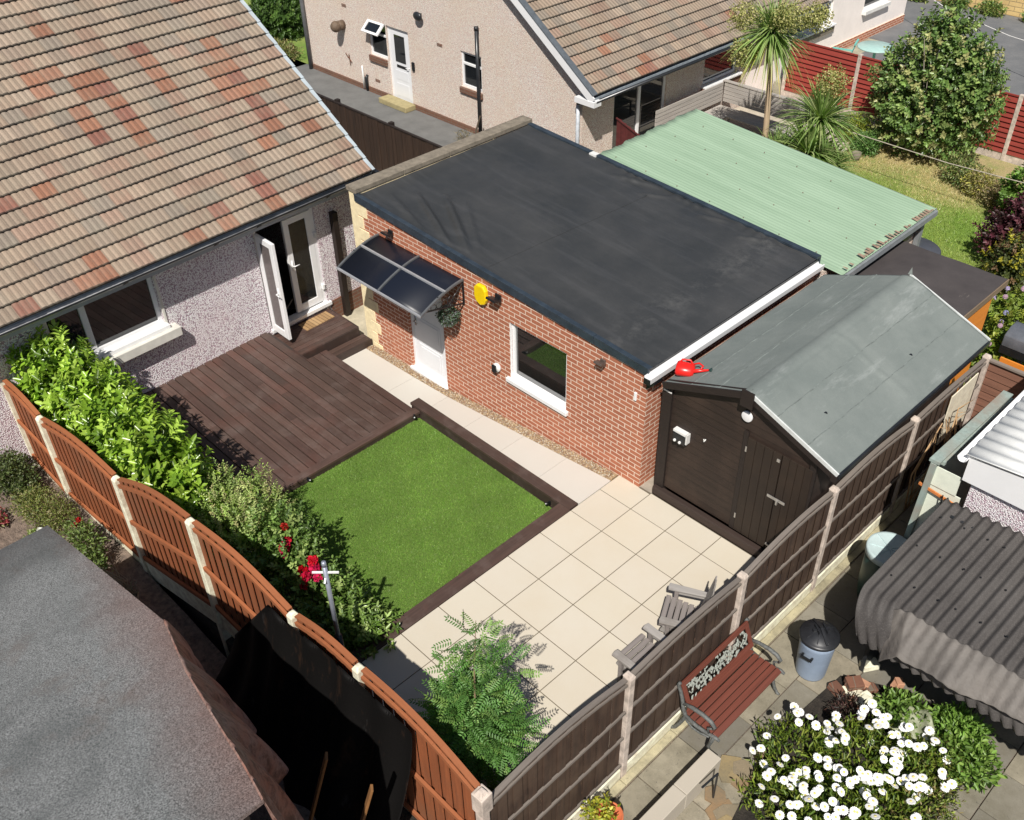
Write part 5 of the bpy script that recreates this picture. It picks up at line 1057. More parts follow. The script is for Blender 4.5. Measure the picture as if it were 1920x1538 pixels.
# ---- garage with white corrugated roof
t = empty('garage', (5.4, 3.8, G), 0, 'pink pebbledashed garage with white corrugated roof and white fascia at the right edge', 'garage'); OGA = (5.4, 3.8, G)
b = MB(); b.box(3.52, 7.5, 1.92, 2.2, G, 1.66); b.box(3.52, 3.72, 2.2001, 5.4, G, 1.66); adj(b.build('wall', M['pebble'], t), OGA)
b = MB(); b.add([(3.42, 1.86, 1.52), (7.5, 1.86, 1.52), (7.5, 1.86, 2.28), (3.42, 1.86, 1.86), (3.42, 1.90, 1.52), (7.5, 1.90, 1.52), (7.5, 1.90, 2.28), (3.42, 1.90, 1.86)], [(0, 1, 2, 3), (7, 6, 5, 4), (0, 4, 5, 1), (1, 5, 6, 2), (2, 6, 7, 3), (3, 7, 4, 0)]); adj(b.build('fascia', M['white'], t), OGA)
b = MB(); b.smooth = True; b.grid(lambda u, v: (3.38 + u * 4, 1.83 + v * 3.6, 1.90 + u * .42 + .013 * math.cos(2 * math.pi * v * 3.6 / .2)), 6, 240, .01); adj(b.build('roof', simple('white_sheeting', ph(244, 244, 240, 1.1), .6, .15, 3, .1), t), OGA)
gg = gutter('gutter', t, 3.36, 1.86, 1.80, 5.4, .06, M['white']); adj(gg, OGA)
# ---- glazed frame beside the garage
t = empty('cold_frame_lean_to', (3.2, 2.6, G), 0, 'weathered pale green framed lean-to greenhouse standing beside the garage', 'greenhouse'); OF2 = (3.2, 2.6, G)
wg = wood('grey_green_wood', ph(150, 165, 158, .95), 2, .3, 20, .8, c2=ph(150, 138, 125, .95)); 
b = MB(); b.bar((3.0, 1.9, G), (3.06, 1.9, 1.55), .07, .10, (0, 1, 0)); b.bar((3.06, 1.86, 1.58), (3.06, 3.9, 1.50), .13, .04); b.bar((3.13, 1.95, 1.54), (3.13, 3.85, 1.47), .05, .05); b.bar((3.02, 3.8, G), (3.06, 3.8, 1.5), .06, .06, (0, 1, 0)); adj(b.build('frame', wg, t), OF2)
b = MB(); b.box(3.05, 3.46, 1.915, 1.93, G + .05, 1.2); b.box(3.08, 3.40, 1.90, 1.914, 1.21, 1.5); b.box(3.03, 3.05, 2.0, 3.75, G, 1.4); adj(b.build('panel', simple('pale_green_panel', ph(212, 216, 200, .9), .5, .08), t), OF2)
b = MB(); b.bar((2.96, 1.87, 1.17), (3.5, 1.87, 1.10), .02, .035); adj(b.build('rusty_bracket', simple('rust', ph(190, 115, 60, .9), .9, .3, 30), t), OF2)
for q in (.2, .75): b = MB(); b.tube([(3.28 + q * .1, 1.85, .75), (3.26 + q * .12, 1.83, 1.2)], .008, 5); adj(b.build('wire_hook', M['black'], t), OF2)
# dry climber stems and pale board on the fence
b = MB(); b.box(2.345, 2.36, 4.05, 4.85, .1, .98); o = b.build('plywood_offcut', simple('ply', ph(200, 190, 170, .7), .85, .2, 8), None, loc=(2.35, 4.45, .1)); tag(o, 'pale weathered board hung on the far panel of the brown fence', 'board')
b = MB(); b.smooth = True
for k in range(9):
    y = 3.3 + rnd.uniform(-.1, .9); b.tube([(2.45, y, G), (2.5 + rnd.uniform(-.05, .1), y + rnd.uniform(-.2, .3), .2), (2.45, y + rnd.uniform(-.1, .5), rnd.uniform(.5, .9)), (2.5, y + rnd.uniform(.1, .6), rnd.uniform(.3, .8))], [.014, .012, .009, .005], 5)
o = b.build('dead_climber', simple('dry_stem', ph(165, 135, 100, .8), .9, .3), None, loc=(2.5, 3.6, G)); tag(o, 'bare brown climber stems against the far end of the brown fence', 'plant')
# ---- low wall with flat coping near the bottom
b = MB()
for k in range(4): b.box(2.90, 3.08, -2.05 - (k + 1) * .62, -2.05 - k * .62 - .006, G, G + .3)
b.box(2.9, 3.9, -2.05, -2.0 + .0, G, G + .3) if False else None
o = b.build('low_wall', slab_mat('coping_slab', ph(205, 195, 178, 1.27), .2), None, bevel=.008, colattr=True, loc=(3.0, -2.6, G)); tag(o, 'low garden wall with pale flat coping in front of the bench', 'wall')
b = MB(); b.c = (1, 1, 1)
for k in range(30):
    a, r_ = rnd.uniform(0, 6.28), 0; x, y = rnd.uniform(3.15, 4.2), rnd.uniform(-2.6, -1.3); n_ = rnd.randint(5, 7); R0 = rnd.uniform(.1, .19); b.c = rnd.choice([ph(165, 145, 105, 1.27), ph(150, 135, 110, 1.27), ph(135, 118, 95, 1.27), ph(160, 130, 95, 1.27)])
    b.prism([(x + R0 * math.cos(6.28 * i / n_ + a) * rnd.uniform(.8, 1.1), y + R0 * math.sin(6.28 * i / n_ + a) * rnd.uniform(.8, 1.1)) for i in range(n_)], G - .02, G + .012 + k * .0006)
struct(b.build('crazy_paving', M['slab'], colattr=True))
b = MB(); b.box(3.32, 3.42, -3.6, -2.75, G, G + .04); o = b.build('brick_edging', M['brickold'], None, loc=(3.37, -3.1, G)); tag(o, 'row of red brick edging beside the low pale wall', 'edging')
b = MB(); b.tube([(3.22, -2.35, G), (3.22, -2.35, -.1), (3.2, -2.6, -.1)], .012, 6); o = b.build('plant_stake', M['gutter'], None, loc=(3.22, -2.35, G)); tag(o, 'thin dark hooked metal stake beside the low pale wall', 'stake')
# terracotta pot
t = empty('terracotta_pot', (2.63, -3.42, G), 0, 'broken terracotta pot with a small yellow green plant by the fence foot', 'plant pot')
b = MB(); b.smooth = True; b.lathe([(0, 0), (.10, 0), (.145, .22), (.16, .22), (.16, .27), (.145, .27), (.13, .2), (0, .2)], n=24, caps=False); b.build('pot', simple('terracotta', ph(205, 112, 72, 1.1), .85, .25, 10), t)
P, O = blob_points(260, [((-.05, -.08, .36), (.17, .2, .14))], .3); V, F = leaves(P, unit(O + RG.normal(size=P.shape)), O, .05, .03); npmesh('plant', V, F, LEAF, t, np.repeat(leafcol(len(P), [(.42, .42, .04), (.28, .34, .04), (.5, .45, .06)]), 2, axis=0))
def small_plant(name, loc, blobs, n, L, W, cols, lab, cat='plant', flowers=None, group=None, mat=LEAF, stick=True, shell=.3, fname='flower'):
    t = empty(name, loc, 0, lab, cat, group); P, O = blob_points(n, blobs, shell, 0.0); V, F = leaves(P, unit(O + RG.normal(size=P.shape) * .7 + [0, 0, .2]), unit(O + RG.normal(size=P.shape) * .5), L * RG.uniform(.7, 1.3, len(P)), W); 
    npmesh('foliage', V, F, mat, t, np.repeat(leafcol(len(P), cols, jitter=.25), 2, axis=0))
    if stick: stems('stem', (0, 0, 0), [tuple(np.array(b_[0]) + RG.normal(size=3) * .05) for b_ in blobs for _ in range(3)], t, .012)
    if flowers:
        for (fx, fy, fz, r_, fc) in flowers:
            nn = 34; d = unit(RG.normal(size=(nn, 3)) + [0, 0, .5]); Pp = np.array([fx, fy, fz]) + d * r_ * RG.uniform(.3, .7, (nn, 1)); V, F = leaves(Pp, unit(d + RG.normal(size=(nn, 3)) * .6), d, r_ * .9, r_ * .85, .3)
            npmesh(fname, V - np.array([fx, fy, fz]), F, PETAL, t, np.repeat(leafcol(nn, [fc], jitter=.2), 2, axis=0)).location = (fx, fy, fz)
    return t
YG = [(.30, .34, .04), (.42, .44, .06), (.2, .28, .03)]
small_plant('yellow_shrub', (2.52, -4.05, G), [((0, 0, .25), (.16, .2, .2))], 350, .06, .035, YG, 'small yellow leaved shrub at the corner behind the end fence post', 'shrub')
# daisies
DC = (4.02, -1.0, G); t = empty('daisy_clump', DC, 0, 'large clump of white daisies with yellow centres in the bed at the bottom right', 'flowers')
dbl = [((-.45, -.35, .12), (.42, .5, .32)), ((.1, .15, .12), (.5, .5, .36)), ((.55, .35, .1), (.4, .45, .32)), ((.25, -.65, .1), (.5, .5, .34)), ((-.2, -.9, .1), (.5, .4, .3)), ((.65, -.25, .05), (.4, .5, .3))]
P, O = blob_points(9000, dbl, .35, 0.0); V, F = leaves(P, unit(O * .6 + RG.normal(size=P.shape) * .6 + [0, 0, .6]), unit(O + RG.normal(size=P.shape) * .4), RG.uniform(.05, .11, len(P)), .02)
npmesh('foliage', V, F, LEAF, t, np.repeat(leafcol(len(P), [(.12, .19, .02), (.18, .25, .03), (.08, .14, .02), (.24, .28, .05)], jitter=.25), 2, axis=0))
pet = simple('white_petal', (.86, .86, .84), .6, .03, 3, .02); yel = simple('daisy_centre', (.75, .62, .18), .8, .2, 60, .3)
def daisy():
    b = MB(); npet = 15; b.m = 0
    for ring, (r1, zz) in enumerate(((.042, .0), (.038, .005))):
        for k in range(npet):
            a = 2 * math.pi * (k + .5 * ring) / npet + rnd.uniform(-.05, .05); w_ = .0085; ca_, sa_ = math.cos(a), math.sin(a); r_ = r1 * rnd.uniform(.92, 1.05)
            pp = [(.006, -w_ * .4), (r_ * .8, -w_), (r_, 0), (r_ * .8, w_), (.006, w_ * .4)]
            b.add([(p * ca_ - q_ * sa_, p * sa_ + q_ * ca_, zz + (.004 if i in (1, 2, 3) else 0) - p * .12) for i, (p, q_) in enumerate(pp)], [(0, 1, 2, 3, 4)])
    b.m = 1; b.smooth = True; b.sphere((0, 0, .006), .011, 8, 5, 1, 1, .5); return b.build('flower_head', [pet, yel], t)
d0 = daisy(); P, O = blob_points(1400, dbl, .98, .2); order = RG.permutation(len(P)); cnt = 0; placed = []
for i in order:
    if O[i][2] < .25 or cnt >= 98: continue
    if sum((P[i][0] - q_[0]) ** 2 + (P[i][1] - q_[1]) ** 2 < .0036 for q_ in placed) > 0 and rnd.random() < .8: continue
    placed.append(P[i]); o = d0 if cnt == 0 else d0.copy()
    if cnt: COL.objects.link(o); o.parent = t
    o.location = (P[i][0], P[i][1], P[i][2] + rnd.uniform(.05, .16)); o.rotation_euler = (rnd.uniform(-.2, .55), rnd.uniform(-.1, .5), rnd.uniform(0, 6)); s = rnd.uniform(1.05, 1.4); o.scale = (s, s, s); cnt += 1
b = MB()
for q_ in placed: b.tube([(q_[0], q_[1], max(.0, q_[2] - .25)), (q_[0], q_[1], q_[2] + .08)], .003, 3, False)
xt = MB(); nx = 0
for i in order[::-1]:
    if O[i][2] < .3 or nx > 95 or P[i][0] < -.3: continue
    c0 = P[i] + np.array([0, 0, rnd.uniform(.06, .18)]); tx, ty = rnd.uniform(-.2, .5), rnd.uniform(-.1, .4); rr_ = rnd.uniform(.042, .054); nx += 1
    Rm = Matrix.Translation(c0) @ Matrix.Rotation(tx, 4, 'X') @ Matrix.Rotation(ty, 4, 'Y'); xt.m = 0
    for k in range(15): a = 2 * math.pi * k / 15; xt.add([tuple(Rm @ Vector((p_ * math.cos(a) - q2 * math.sin(a), p_ * math.sin(a) + q2 * math.cos(a), -p_ * .12))) for p_, q2 in ((.008, -.004), (rr_ * .8, -.011), (rr_, 0), (rr_ * .8, .011), (.008, .004))], [(0, 1, 2, 3, 4)])
    xt.m = 1; xt.add([tuple(Rm @ Vector((.014 * math.cos(a), .014 * math.sin(a), .004))) for a in np.linspace(0, 2 * math.pi, 9)[:-1]] + [tuple(Rm @ Vector((0, 0, .011)))], [(k, (k + 1) % 8, 8) for k in range(8)])
tag(xt.build('flower_cluster', [pet, yel], t), kind='stuff')
tag(b.build('stalks', simple('stalk', (.12, .18, .04), .7), t), kind='stuff')
small_plant('trailing_herb', (4.85, -.85, G), [((0, 0, .12), (.35, .5, .25)), ((-.1, .55, .12), (.3, .35, .28)), ((.1, -.5, .1), (.3, .35, .2))], 4200, .05, .018, [(.16, .22, .03), (.26, .32, .05), (.12, .16, .04), (.25, .2, .08)], 'bushy yellow green herbs between the daisies and the grey draped sheet', 'plant')
small_plant('bright_weeds', (4.75, .15, G), [((0, 0, .2), (.35, .3, .3))], 1500, .07, .025, [(.14, .26, .04), (.2, .34, .06)], 'bright green weeds at the edge of the grey draped sheet', 'plant')
b = MB(); b.prism([(3.35, .05), (3.9, .35), (4.6, .55), (5.05, .4), (5.05, -2.8), (3.6, -2.8), (3.25, -1.2)], -.75, G + .03); struct(b.build('flower_bed', M['darksoil']))
small_plant('leafy_weeds', (4.5, -.1, G), [((-.3, .1, .15), (.35, .25, .2)), ((.4, .0, .2), (.4, .3, .25))], 2200, .08, .035, [(.16, .28, .05), (.24, .36, .08), (.10, .18, .03)], 'broad leaved green weeds directly under the front edge of the grey draped sheet', 'plant')
small_plant('withered_plant', (3.72, -.42, G), [((0, 0, .14), (.22, .24, .16))], 420, .07, .016, [(.06, .03, .03), (.10, .05, .04), (.05, .04, .03)], 'dark reddish spent stems between the dustbin and the daisies', 'plant')
# plastic sacks and broken bricks in the corner under the canopy
t = empty('rubble_heap', (3.72, .12, G), 0, 'heap of broken bricks and slabs under the corner of the dark corrugated roof', 'rubble')
for k in range(16):
    b = MB(); s = (rnd.uniform(.05, .11), rnd.uniform(.04, .08), rnd.uniform(.03, .05)); M3 = Matrix.Translation((rnd.uniform(-.3, .35), rnd.uniform(-.35, .35), .03 + k * .008)) @ Matrix.Rotation(rnd.uniform(0, 3), 4, 'Z') @ Matrix.Rotation(rnd.uniform(-.3, .3), 4, 'X'); b.box(-s[0], s[0], -s[1], s[1], -s[2], s[2], M3)
    b.build('brick_piece', M['brickold'] if k % 3 == 0 else (simple('pinkish_brick', ph(200, 150, 120, 1.2), .9, .2) if k == 1 else (bpm if k % 3 == 1 and k > 1 else M['conpost'])), t, bevel=.008)
    if k == 1: bpm = t.children[-1].data.materials[0] if len(t.children) else M['brickold']
b = MB(); b.smooth = True; b.grid(lambda u, v: (4.05 + u * .75, -.35 + v * .5 + .1 * math.sin(u * 5), G + .12 + .22 * math.sin(math.pi * u) * math.sin(math.pi * v) + .03 * math.sin(u * 17 + v * 9) + .025 * math.sin(v * 23)), 30, 24, .004); o = b.build('garden_sheeting', simple('translucent_green', ph(165, 170, 140, 1.2), .5, .3, 5, .5, 15, .03), None, loc=(4.4, -.1, G)); tag(o, 'crumpled pale green plastic sheeting lying behind the daisies', 'plastic sheet')

# ==================================================================== WEATHERED GARDEN CHAIRS
def chair(loc, rz, lab):
    gw = wood('grey_teak', ph(165, 160, 155, 1.1), 0, .3, 30, .85, c2=ph(130, 122, 115, 1.1)); gy = wood('grey_teak_y', ph(140, 132, 128, 1.1), 1, .3, 30, .85)
    t = empty('garden_chair', loc, rz, lab, 'chair', 'weathered grey wooden garden chairs behind the brown fence'); t.scale = (.94, .94, .94)
    for s in (-1, 1):
        b = MB(); b.prism([(.30, s * .285 - .055), (.31, s * .285), (.30, s * .285 + .055), (-.1, s * .285 + .045), (-.26, s * .285 + .03), (-.26, s * .285 - .03), (-.1, s * .285 - .045)], .50, .525); b.build('armrest', gw, t, bevel=.005)
        b = MB(); b.box(.17, .22, s * .275 - .025, s * .275 + .025, 0, .499); b.build('front_leg', gy, t)
        b = MB(); b.bar((.28, s * .24, .32), (-.30, s * .24, .10), .025, .09); b.bar((.2, s * .285, .44), (-.22, s * .285, .46), .02, .05); b.build('side_rail', gw, t)
    for k in range(6): x = .285 - k * .075; z = .37 - k * .018; b = MB(); b.box(x - .031, x + .031, -.25, .25, z, z + .02); b.build('seat_slat', gy, t, bevel=.003)
    for k in range(6):
        y = -.225 + k * .09; h = .90 + .07 * math.cos((k - 2.5) * .6); b = MB(); b.bar((-.12, y, .24), (-.12 - .15 * (h - .24) / .7, y * 1.08, h), .075, .018, (1, 0, 0)); b.build('back_slat', gw, t, bevel=.003)
    b = MB(); b.bar((-.225, -.28, .50), (-.225, .28, .50), .03, .06); b.bar((-.262, -.25, .78), (-.262, .25, .78), .02, .05); b.build('back_brace', gw, t)
chair((1.87, -1.2, 0), math.radians(180 + 27), 'grey weathered wooden armchair turned towards the lawn, farther of the two behind the fence')
chair((1.96, -2.02, 0), math.radians(180), 'grey weathered wooden armchair squarely facing the lawn, nearer of the two behind the fence')

# ==================================================================== HEDGE, SHRUBS AND ROSES ALONG THE LEFT FENCE
LC = [(.20, .34, .03), (.26, .42, .04), (.14, .25, .025), (.34, .50, .06), (.40, .56, .09)]
t = empty('laurel_hedge', (-5.4, -4.6, -.3), 0, 'big glossy bright green laurel hedge between the orange fence and the deck', 'hedge'); OH = (-5.4, -4.6, -.3)
hb = [((-1.95, -.1, .95), (.55, .5, .85)), ((-1.35, .0, .95), (.6, .5, .95)), ((-.6, .06, .95), (.62, .42, .9)), ((.1, .02, .95), (.6, .42, .92)), ((.75, .06, .95), (.52, .42, 1.0)), ((1.3, .08, .95), (.48, .40, .98)), ((1.68, .05, .75), (.36, .34, .75)), ((2.05, -.1, .35), (.3, .3, .45))]
shoots('foliage', hb, 1150, 11, .13, .056, .25, LC, t, GLOSSY, upb=1.1, zmin=.08, fill=5000, shell=.72, clip=lambda Q: (Q[:, 1] - 4.6) > -5.3 + .0485 * (Q[:, 0] - 5.4 + 7.4) + .17)
stems('stems', (0, 0, 0), [(x, rnd.uniform(-.2, .3), rnd.uniform(.8, 1.5)) for x in np.linspace(-1.9, 1.6, 22)], t, .03)
t = empty('variegated_shrub', (-3.15, -4.14, -.3), 0, 'fine leaved pale green shrub at the corner of the deck and the lawn', 'shrub')
SCc = [(.30, .42, .10), (.42, .54, .16), (.20, .30, .07), (.50, .56, .22), (.44, .42, .18)]
sb = [((-.35, -.15, .8), (.5, .45, .5)), ((.15, -.2, .75), (.5, .45, .55)), ((.05, .3, .75), (.35, .35, .5)), ((.45, .05, .55), (.35, .4, .5)), ((-.05, .35, 1.15), (.14, .14, .3)), ((-.6, .1, .9), (.25, .25, .3))]
shoots('foliage', sb, 1500, 9, .034, .017, .13, SCc, t, LEAF, upb=.9, zmin=.05, fill=4500, shell=.6)
stems('stems', (0, 0, 0), [(rnd.uniform(-.4, .4), rnd.uniform(-.3, .4), rnd.uniform(.7, 1.2)) for _ in range(14)], t, .015)
RC = [(.14, .24, .05), (.22, .34, .08), (.34, .44, .14), (.10, .17, .04)]
rose = empty('rose_bush', (-1.75, -4.15, -.3), 0, 'leafy rose bush with crimson roses beside the rotary dryer pole', 'rose bush')
rb = [((-.75, .1, .8), (.35, .35, .5)), ((-.45, .25, 1.0), (.25, .25, .35)), ((-.2, .1, .6), (.36, .36, .45)), ((.35, .1, .45), (.4, .4, .4)), ((.8, .05, .3), (.35, .4, .35)), ((-.3, .2, .85), (.25, .2, .25))]
shoots('foliage', rb, 420, 9, .06, .032, .18, RC, rose, LEAF, upb=.8, zmin=.04, fill=2500, shell=.6)
stems('stems', (0, 0, 0), [(rnd.uniform(-.8, .8), rnd.uniform(-.2, .3), rnd.uniform(.5, 1.0)) for _ in range(16)], rose, .012)
for (wx, wy, wz, r_, fc) in ((-2.12, -4.08, .72, .065, (.55, .012, .06)), (-2.16, -4.0, .80, .05, (.6, .015, .04)), (-2.08, -4.12, .66, .045, (.6, .03, .12)), (-1.64, -4.0, .77, .06, (.65, .015, .04)), (-1.58, -4.02, .68, .06, (.55, .012, .08)), (-1.50, -4.05, .62, .05, (.6, .02, .1)), (-1.72, -4.12, .62, .06, (.6, .008, .02)), (-1.63, -4.14, .60, .055, (.6, .012, .06)), (-1.61, -4.2, .5, .045, (.5, .01, .05)), (-2.2, -4.0, .95, .04, (.45, .03, .02))):
    nn = 40; d = unit(RG.normal(size=(nn, 3)) + [0, 0, .6]); Pp = d * r_ * RG.uniform(.3, .7, (nn, 1)); V, F = leaves(Pp, unit(d + RG.normal(size=(nn, 3)) * .6), d, r_ * .9, r_ * .9, .3)
    o = npmesh('flower', V, F, PETAL, rose, np.repeat(leafcol(nn, [fc], jitter=.2), 2, axis=0)); o.location = (wx + 1.75, wy + 4.15, wz + .3)
shb = empty('rhododendron', (-.95, -4.05, -.3), 0, 'low glossy shrub between the rotary dryer pole and the patio edging', 'shrub')
shoots('foliage', [((-.2, .1, .35), (.4, .35, .35)), ((.1, .2, .2), (.3, .35, .3))], 190, 9, .085, .032, .12, [(.16, .26, .05), (.26, .36, .10), (.10, .18, .03)], shb, GLOSSY, upb=1.0, zmin=.03, fill=600, shell=.5)
# rotary dryer pole
t = empty('rotary_dryer', (-.52, -4.45, -.25), 0, 'folded grey rotary dryer pole with small white cross arms above the red roses', 'clothes dryer')
b = MB(); b.smooth = True; b.tube([(0, 0, 0), (0, 0, 1.0)], .045, 12); b.build('base_pole', M['black'], t)
b = MB(); b.smooth = True; b.tube([(0, 0, 1.0), (0, 0, 2.13)], .026, 12); b.tube([(0, 0, 2.13), (0, 0, 2.19)], [.03, .024], 12); b.build('pole', simple('alu_pole', (.36, .39, .46), .35, .1, metal=.4), t)
b = MB(); b.bar((-.10, -.10, 2.03), (.10, .10, 2.03), .018, .018); b.bar((.035, -.05, 1.92), (-.04, .04, 2.0), .02, .03); b.build('cross_arm', M['white'], t)
# rowan sapling: pinnate leaves
row = empty('rowan_sapling', (1.50, -4.22, -.05), 0, 'young rowan tree with feathery pinnate leaves in the patio corner between the two fences', 'tree')
def pinnate(P, D, N, L, nl=7, lw=.014, ll=.045):
    D = unit(D); S = unit(np.cross(D, N)); N = np.cross(S, D); outP, outD, outN, outL = [], [], [], []
    for k in range(nl):
        t_ = .2 + .75 * k / (nl - 1); base = P + D * (L[:, None] * t_) - N * (L[:, None] * .25 * t_ ** 2)
        for s in (-1, 1): outP.append(base); outD.append(unit(S * s + D * .35 - N * .15)); outN.append(N); outL.append(ll * (1 - .35 * abs(t_ - .45)) * np.ones(len(P)))
    outP.append(P + D * L[:, None] * .97 - N * (L[:, None] * .24)); outD.append(D); outN.append(N); outL.append(ll * .9 * np.ones(len(P)))
    return leaves(np.concatenate(outP), np.concatenate(outD), np.concatenate(outN), np.concatenate(outL), lw), len(outP)
bl = [((-.12, .05, .7), (.36, .36, .42)), ((-.1, .08, 1.0), (.38, .38, .42)), ((-.3, -.05, .85), (.3, .26, .34)), ((.18, .16, .85), (.26, .26, .34)), ((-.12, .05, .75), (.4, .4, .45))]
bl2 = [((-.2, .22, 1.35), (.3, .3, .34)), ((-.28, .34, 1.68), (.24, .24, .28)), ((-.45, .1, 1.4), (.14, .14, .2)), ((.05, .42, 1.5), (.14, .14, .2))]
P, O = blob_points(820, bl, .45, .2); Pb, Ob = blob_points(120, bl2, .3, .2); P = np.concatenate([P, Pb]); O = np.concatenate([O, Ob]); D = unit(O + RG.normal(size=P.shape) * .5 + [0, 0, .1]); (V, F), per = pinnate(P, D, unit(O * .3 + RG.normal(size=P.shape) * .35 + [0, 0, 1]), RG.uniform(.15, .24, len(P)), 7, .016, .05)
cc = leafcol(len(P), [(.11, .25, .05), (.14, .31, .07), (.09, .20, .045), (.20, .33, .08)], jitter=.15); npmesh('foliage', V, F, LEAF, row, np.repeat(np.tile(cc, (per, 1)), 2, axis=0))
b = MB(); b.smooth = True; b.tube([(0, 0, 0), (-.02, .02, .5), (-.06, .06, 1.0), (-.2, .2, 1.5), (-.32, .36, 2.0)], [.03, .024, .014, .008, .003], 8); b.build('trunk', wood('rowan_bark', (.2, .14, .08), 2), row)
tips = [tuple(np.array(b_[0]) + RG.normal(size=3) * .15) for b_ in bl for _ in range(3)]; stems('branch', (-.03, .03, .5), tips, row, .012)
small_plant('leafy_fern', (1.95, -4.25, -.05), [((0, 0, .15), (.3, .28, .2))], 600, .09, .02, [(.08, .14, .03), (.14, .2, .04)], 'low fern like plant under the rowan beside the brown fence', 'plant')
t = empty('iris_clump', (.75, -4.45, -.05), 0, 'small clump of thin grey green blades beside the rowan', 'plant'); P = RG.normal(size=(26, 3)) * .06; P[:, 2] = 0
V, F = leaves(P, unit(np.stack([RG.normal(size=26) * .3, RG.normal(size=26) * .3 + .1, np.ones(26)], 1)), RG.normal(size=(26, 3)), RG.uniform(.3, .5, 26), .018); npmesh('blades', V, F, LEAF, t, np.repeat(leafcol(26, [(.2, .25, .2), (.3, .33, .28)]), 2, axis=0))
b = MB(); n = 0
for k in range(60):
    x, y = rnd.uniform(1.9, 2.2), rnd.uniform(-4.3, -3.1); r_ = rnd.uniform(.02, .05); b.c = sc((.6, .56, .5), rnd.uniform(.6, 1.1)); b.sphere((x, y, .0 + r_ * .3), r_, 7, 5, 1, .8, .5)
o = b.build('cobbles', CM, colattr=True); tag(o, 'loose pale cobbles along the inside foot of the brown fence', 'stones', kind='stuff')

# ==================================================================== LEFT GARDEN
b = MB(); b.grid(lambda u, v: (-9.5 + u * 13, -9.0 + v * 3.78 - .0 + (v == 1) * .05 * u, -.38 + .35 * max(0, min(1, (u * 13 - 3) / 6)) * 0 + .02 * math.sin(u * 60) * math.sin(v * 17)), 80, 30, .6); struct(b.build('garden_soil', M['soil']))
K0 = np.array([-3.52, -6.19, 1.60]); SL = .3296
def kz(x): return 1.6 + SL * (x + 3.52)
poly = [(-3.52, -6.19), (-.31, -6.19), (.55, -6.39), (1.22, -6.5), (1.93, -6.61), (2.3, -6.68), (2.3, -11), (-3.6, -11)]
m = NM('old_felt'); v_ = m.noise(75, 3, .75); c = m.mix(m.ramp(v_, [(0.36, (0, 0, 0)), (0.64, (1, 1, 1))]), ph(58, 62, 62, 1.25), ph(178, 180, 179, 1.25)); c = m.mix(m.ramp(m.noise(.8, 6, .65), [(0.42, (0, 0, 0)), (0.7, (.8,) * 3)]), c, ph(84, 89, 88, 1.2))
c = m.mix(m.ramp(m.noise(1.1, 5, .7, m.map((1, 1, 1), loc=(3, 1, 0))), [(0.56, (0, 0, 0)), (0.72, (.5,) * 3)]), c, ph(112, 96, 86, 1.15)); sp_ = m.n('ShaderNodeSeparateXYZ'); m.l(m.tc.outputs['Object'], sp_.inputs[0]); ed = m.math('ADD', m.math('ADD', sp_.outputs[1], 8.0), m.math('MULTIPLY', m.noise(1.6, 6, .7), .55)); c = m.mix(m.math('MULTIPLY', m.ramp(ed, [(.0, (0, 0, 0)), (1, (1, 1, 1))]), 0.0), c, (0, 0, 0)); rs = m.ramp(m.math('SUBTRACT', m.math('ADD', ed, m.math('MULTIPLY', sp_.outputs[0], .17)), 1.42), [(.0, (0, 0, 0)), (.6, (.62,) * 3)]); c = m.mix(rs, c, m.mix(m.ramp(v_, [(.35, (0, 0, 0)), (.65, (1, 1, 1))]), ph(92, 64, 56, 1.25), ph(168, 128, 116, 1.25))); tl = m.ramp(m.math('SUBTRACT', m.math('MULTIPLY', sp_.outputs[0], -.8), 1.9), [(.0, (0, 0, 0)), (1, (.7,) * 3)]); c = m.mix(tl, c, ph(66, 64, 64, 1.2))
m.base(c); m.bump(m.noise(170, 3), .6, .004); M['oldfelt'] = m.fin(m.ramp(v_, [(.4, (.45,) * 3), (.6, (.75,) * 3)]))
t = empty('felt_roofed_shed', (0, -8, -.3), 0, 'large grey mineral felt roof of a shed in the garden at the bottom left', 'shed'); OT = (0, -8, -.3)
b = MB(); n_ = len(poly); b.add([(x, y, kz(x)) for x, y in poly] + [(x, y, kz(x) - .04) for x, y in poly], [tuple(range(n_))[::-1], tuple(range(n_, 2 * n_))] + [(i, (i + 1) % n_, n_ + (i + 1) % n_, n_ + i) for i in range(n_)]); adj(b.build('roof', M['oldfelt'], t), OT)
b = MB()
for i in range(0, 5): (x0, y0_), (x1, y1_) = poly[i], poly[i + 1]; b.add([(x0, y0_ - .12, -.4), (x1, y1_ - .12, -.4), (x1, y1_ - .12, kz(x1) - .05), (x0, y0_ - .12, kz(x0) - .05), (x0, y0_ - .15, -.4), (x1, y1_ - .15, -.4), (x1, y1_ - .15, kz(x1) - .05), (x0, y0_ - .15, kz(x0) - .05)], [(3, 2, 1, 0), (4, 5, 6, 7), (0, 1, 5, 4), (1, 2, 6, 5), (2, 3, 7, 6), (3, 0, 4, 7)])
b.box(-3.4, -3.37, -11, -6.35, -.4, 1.58); adj(b.build('wall', M['darkwood'], t), OT)
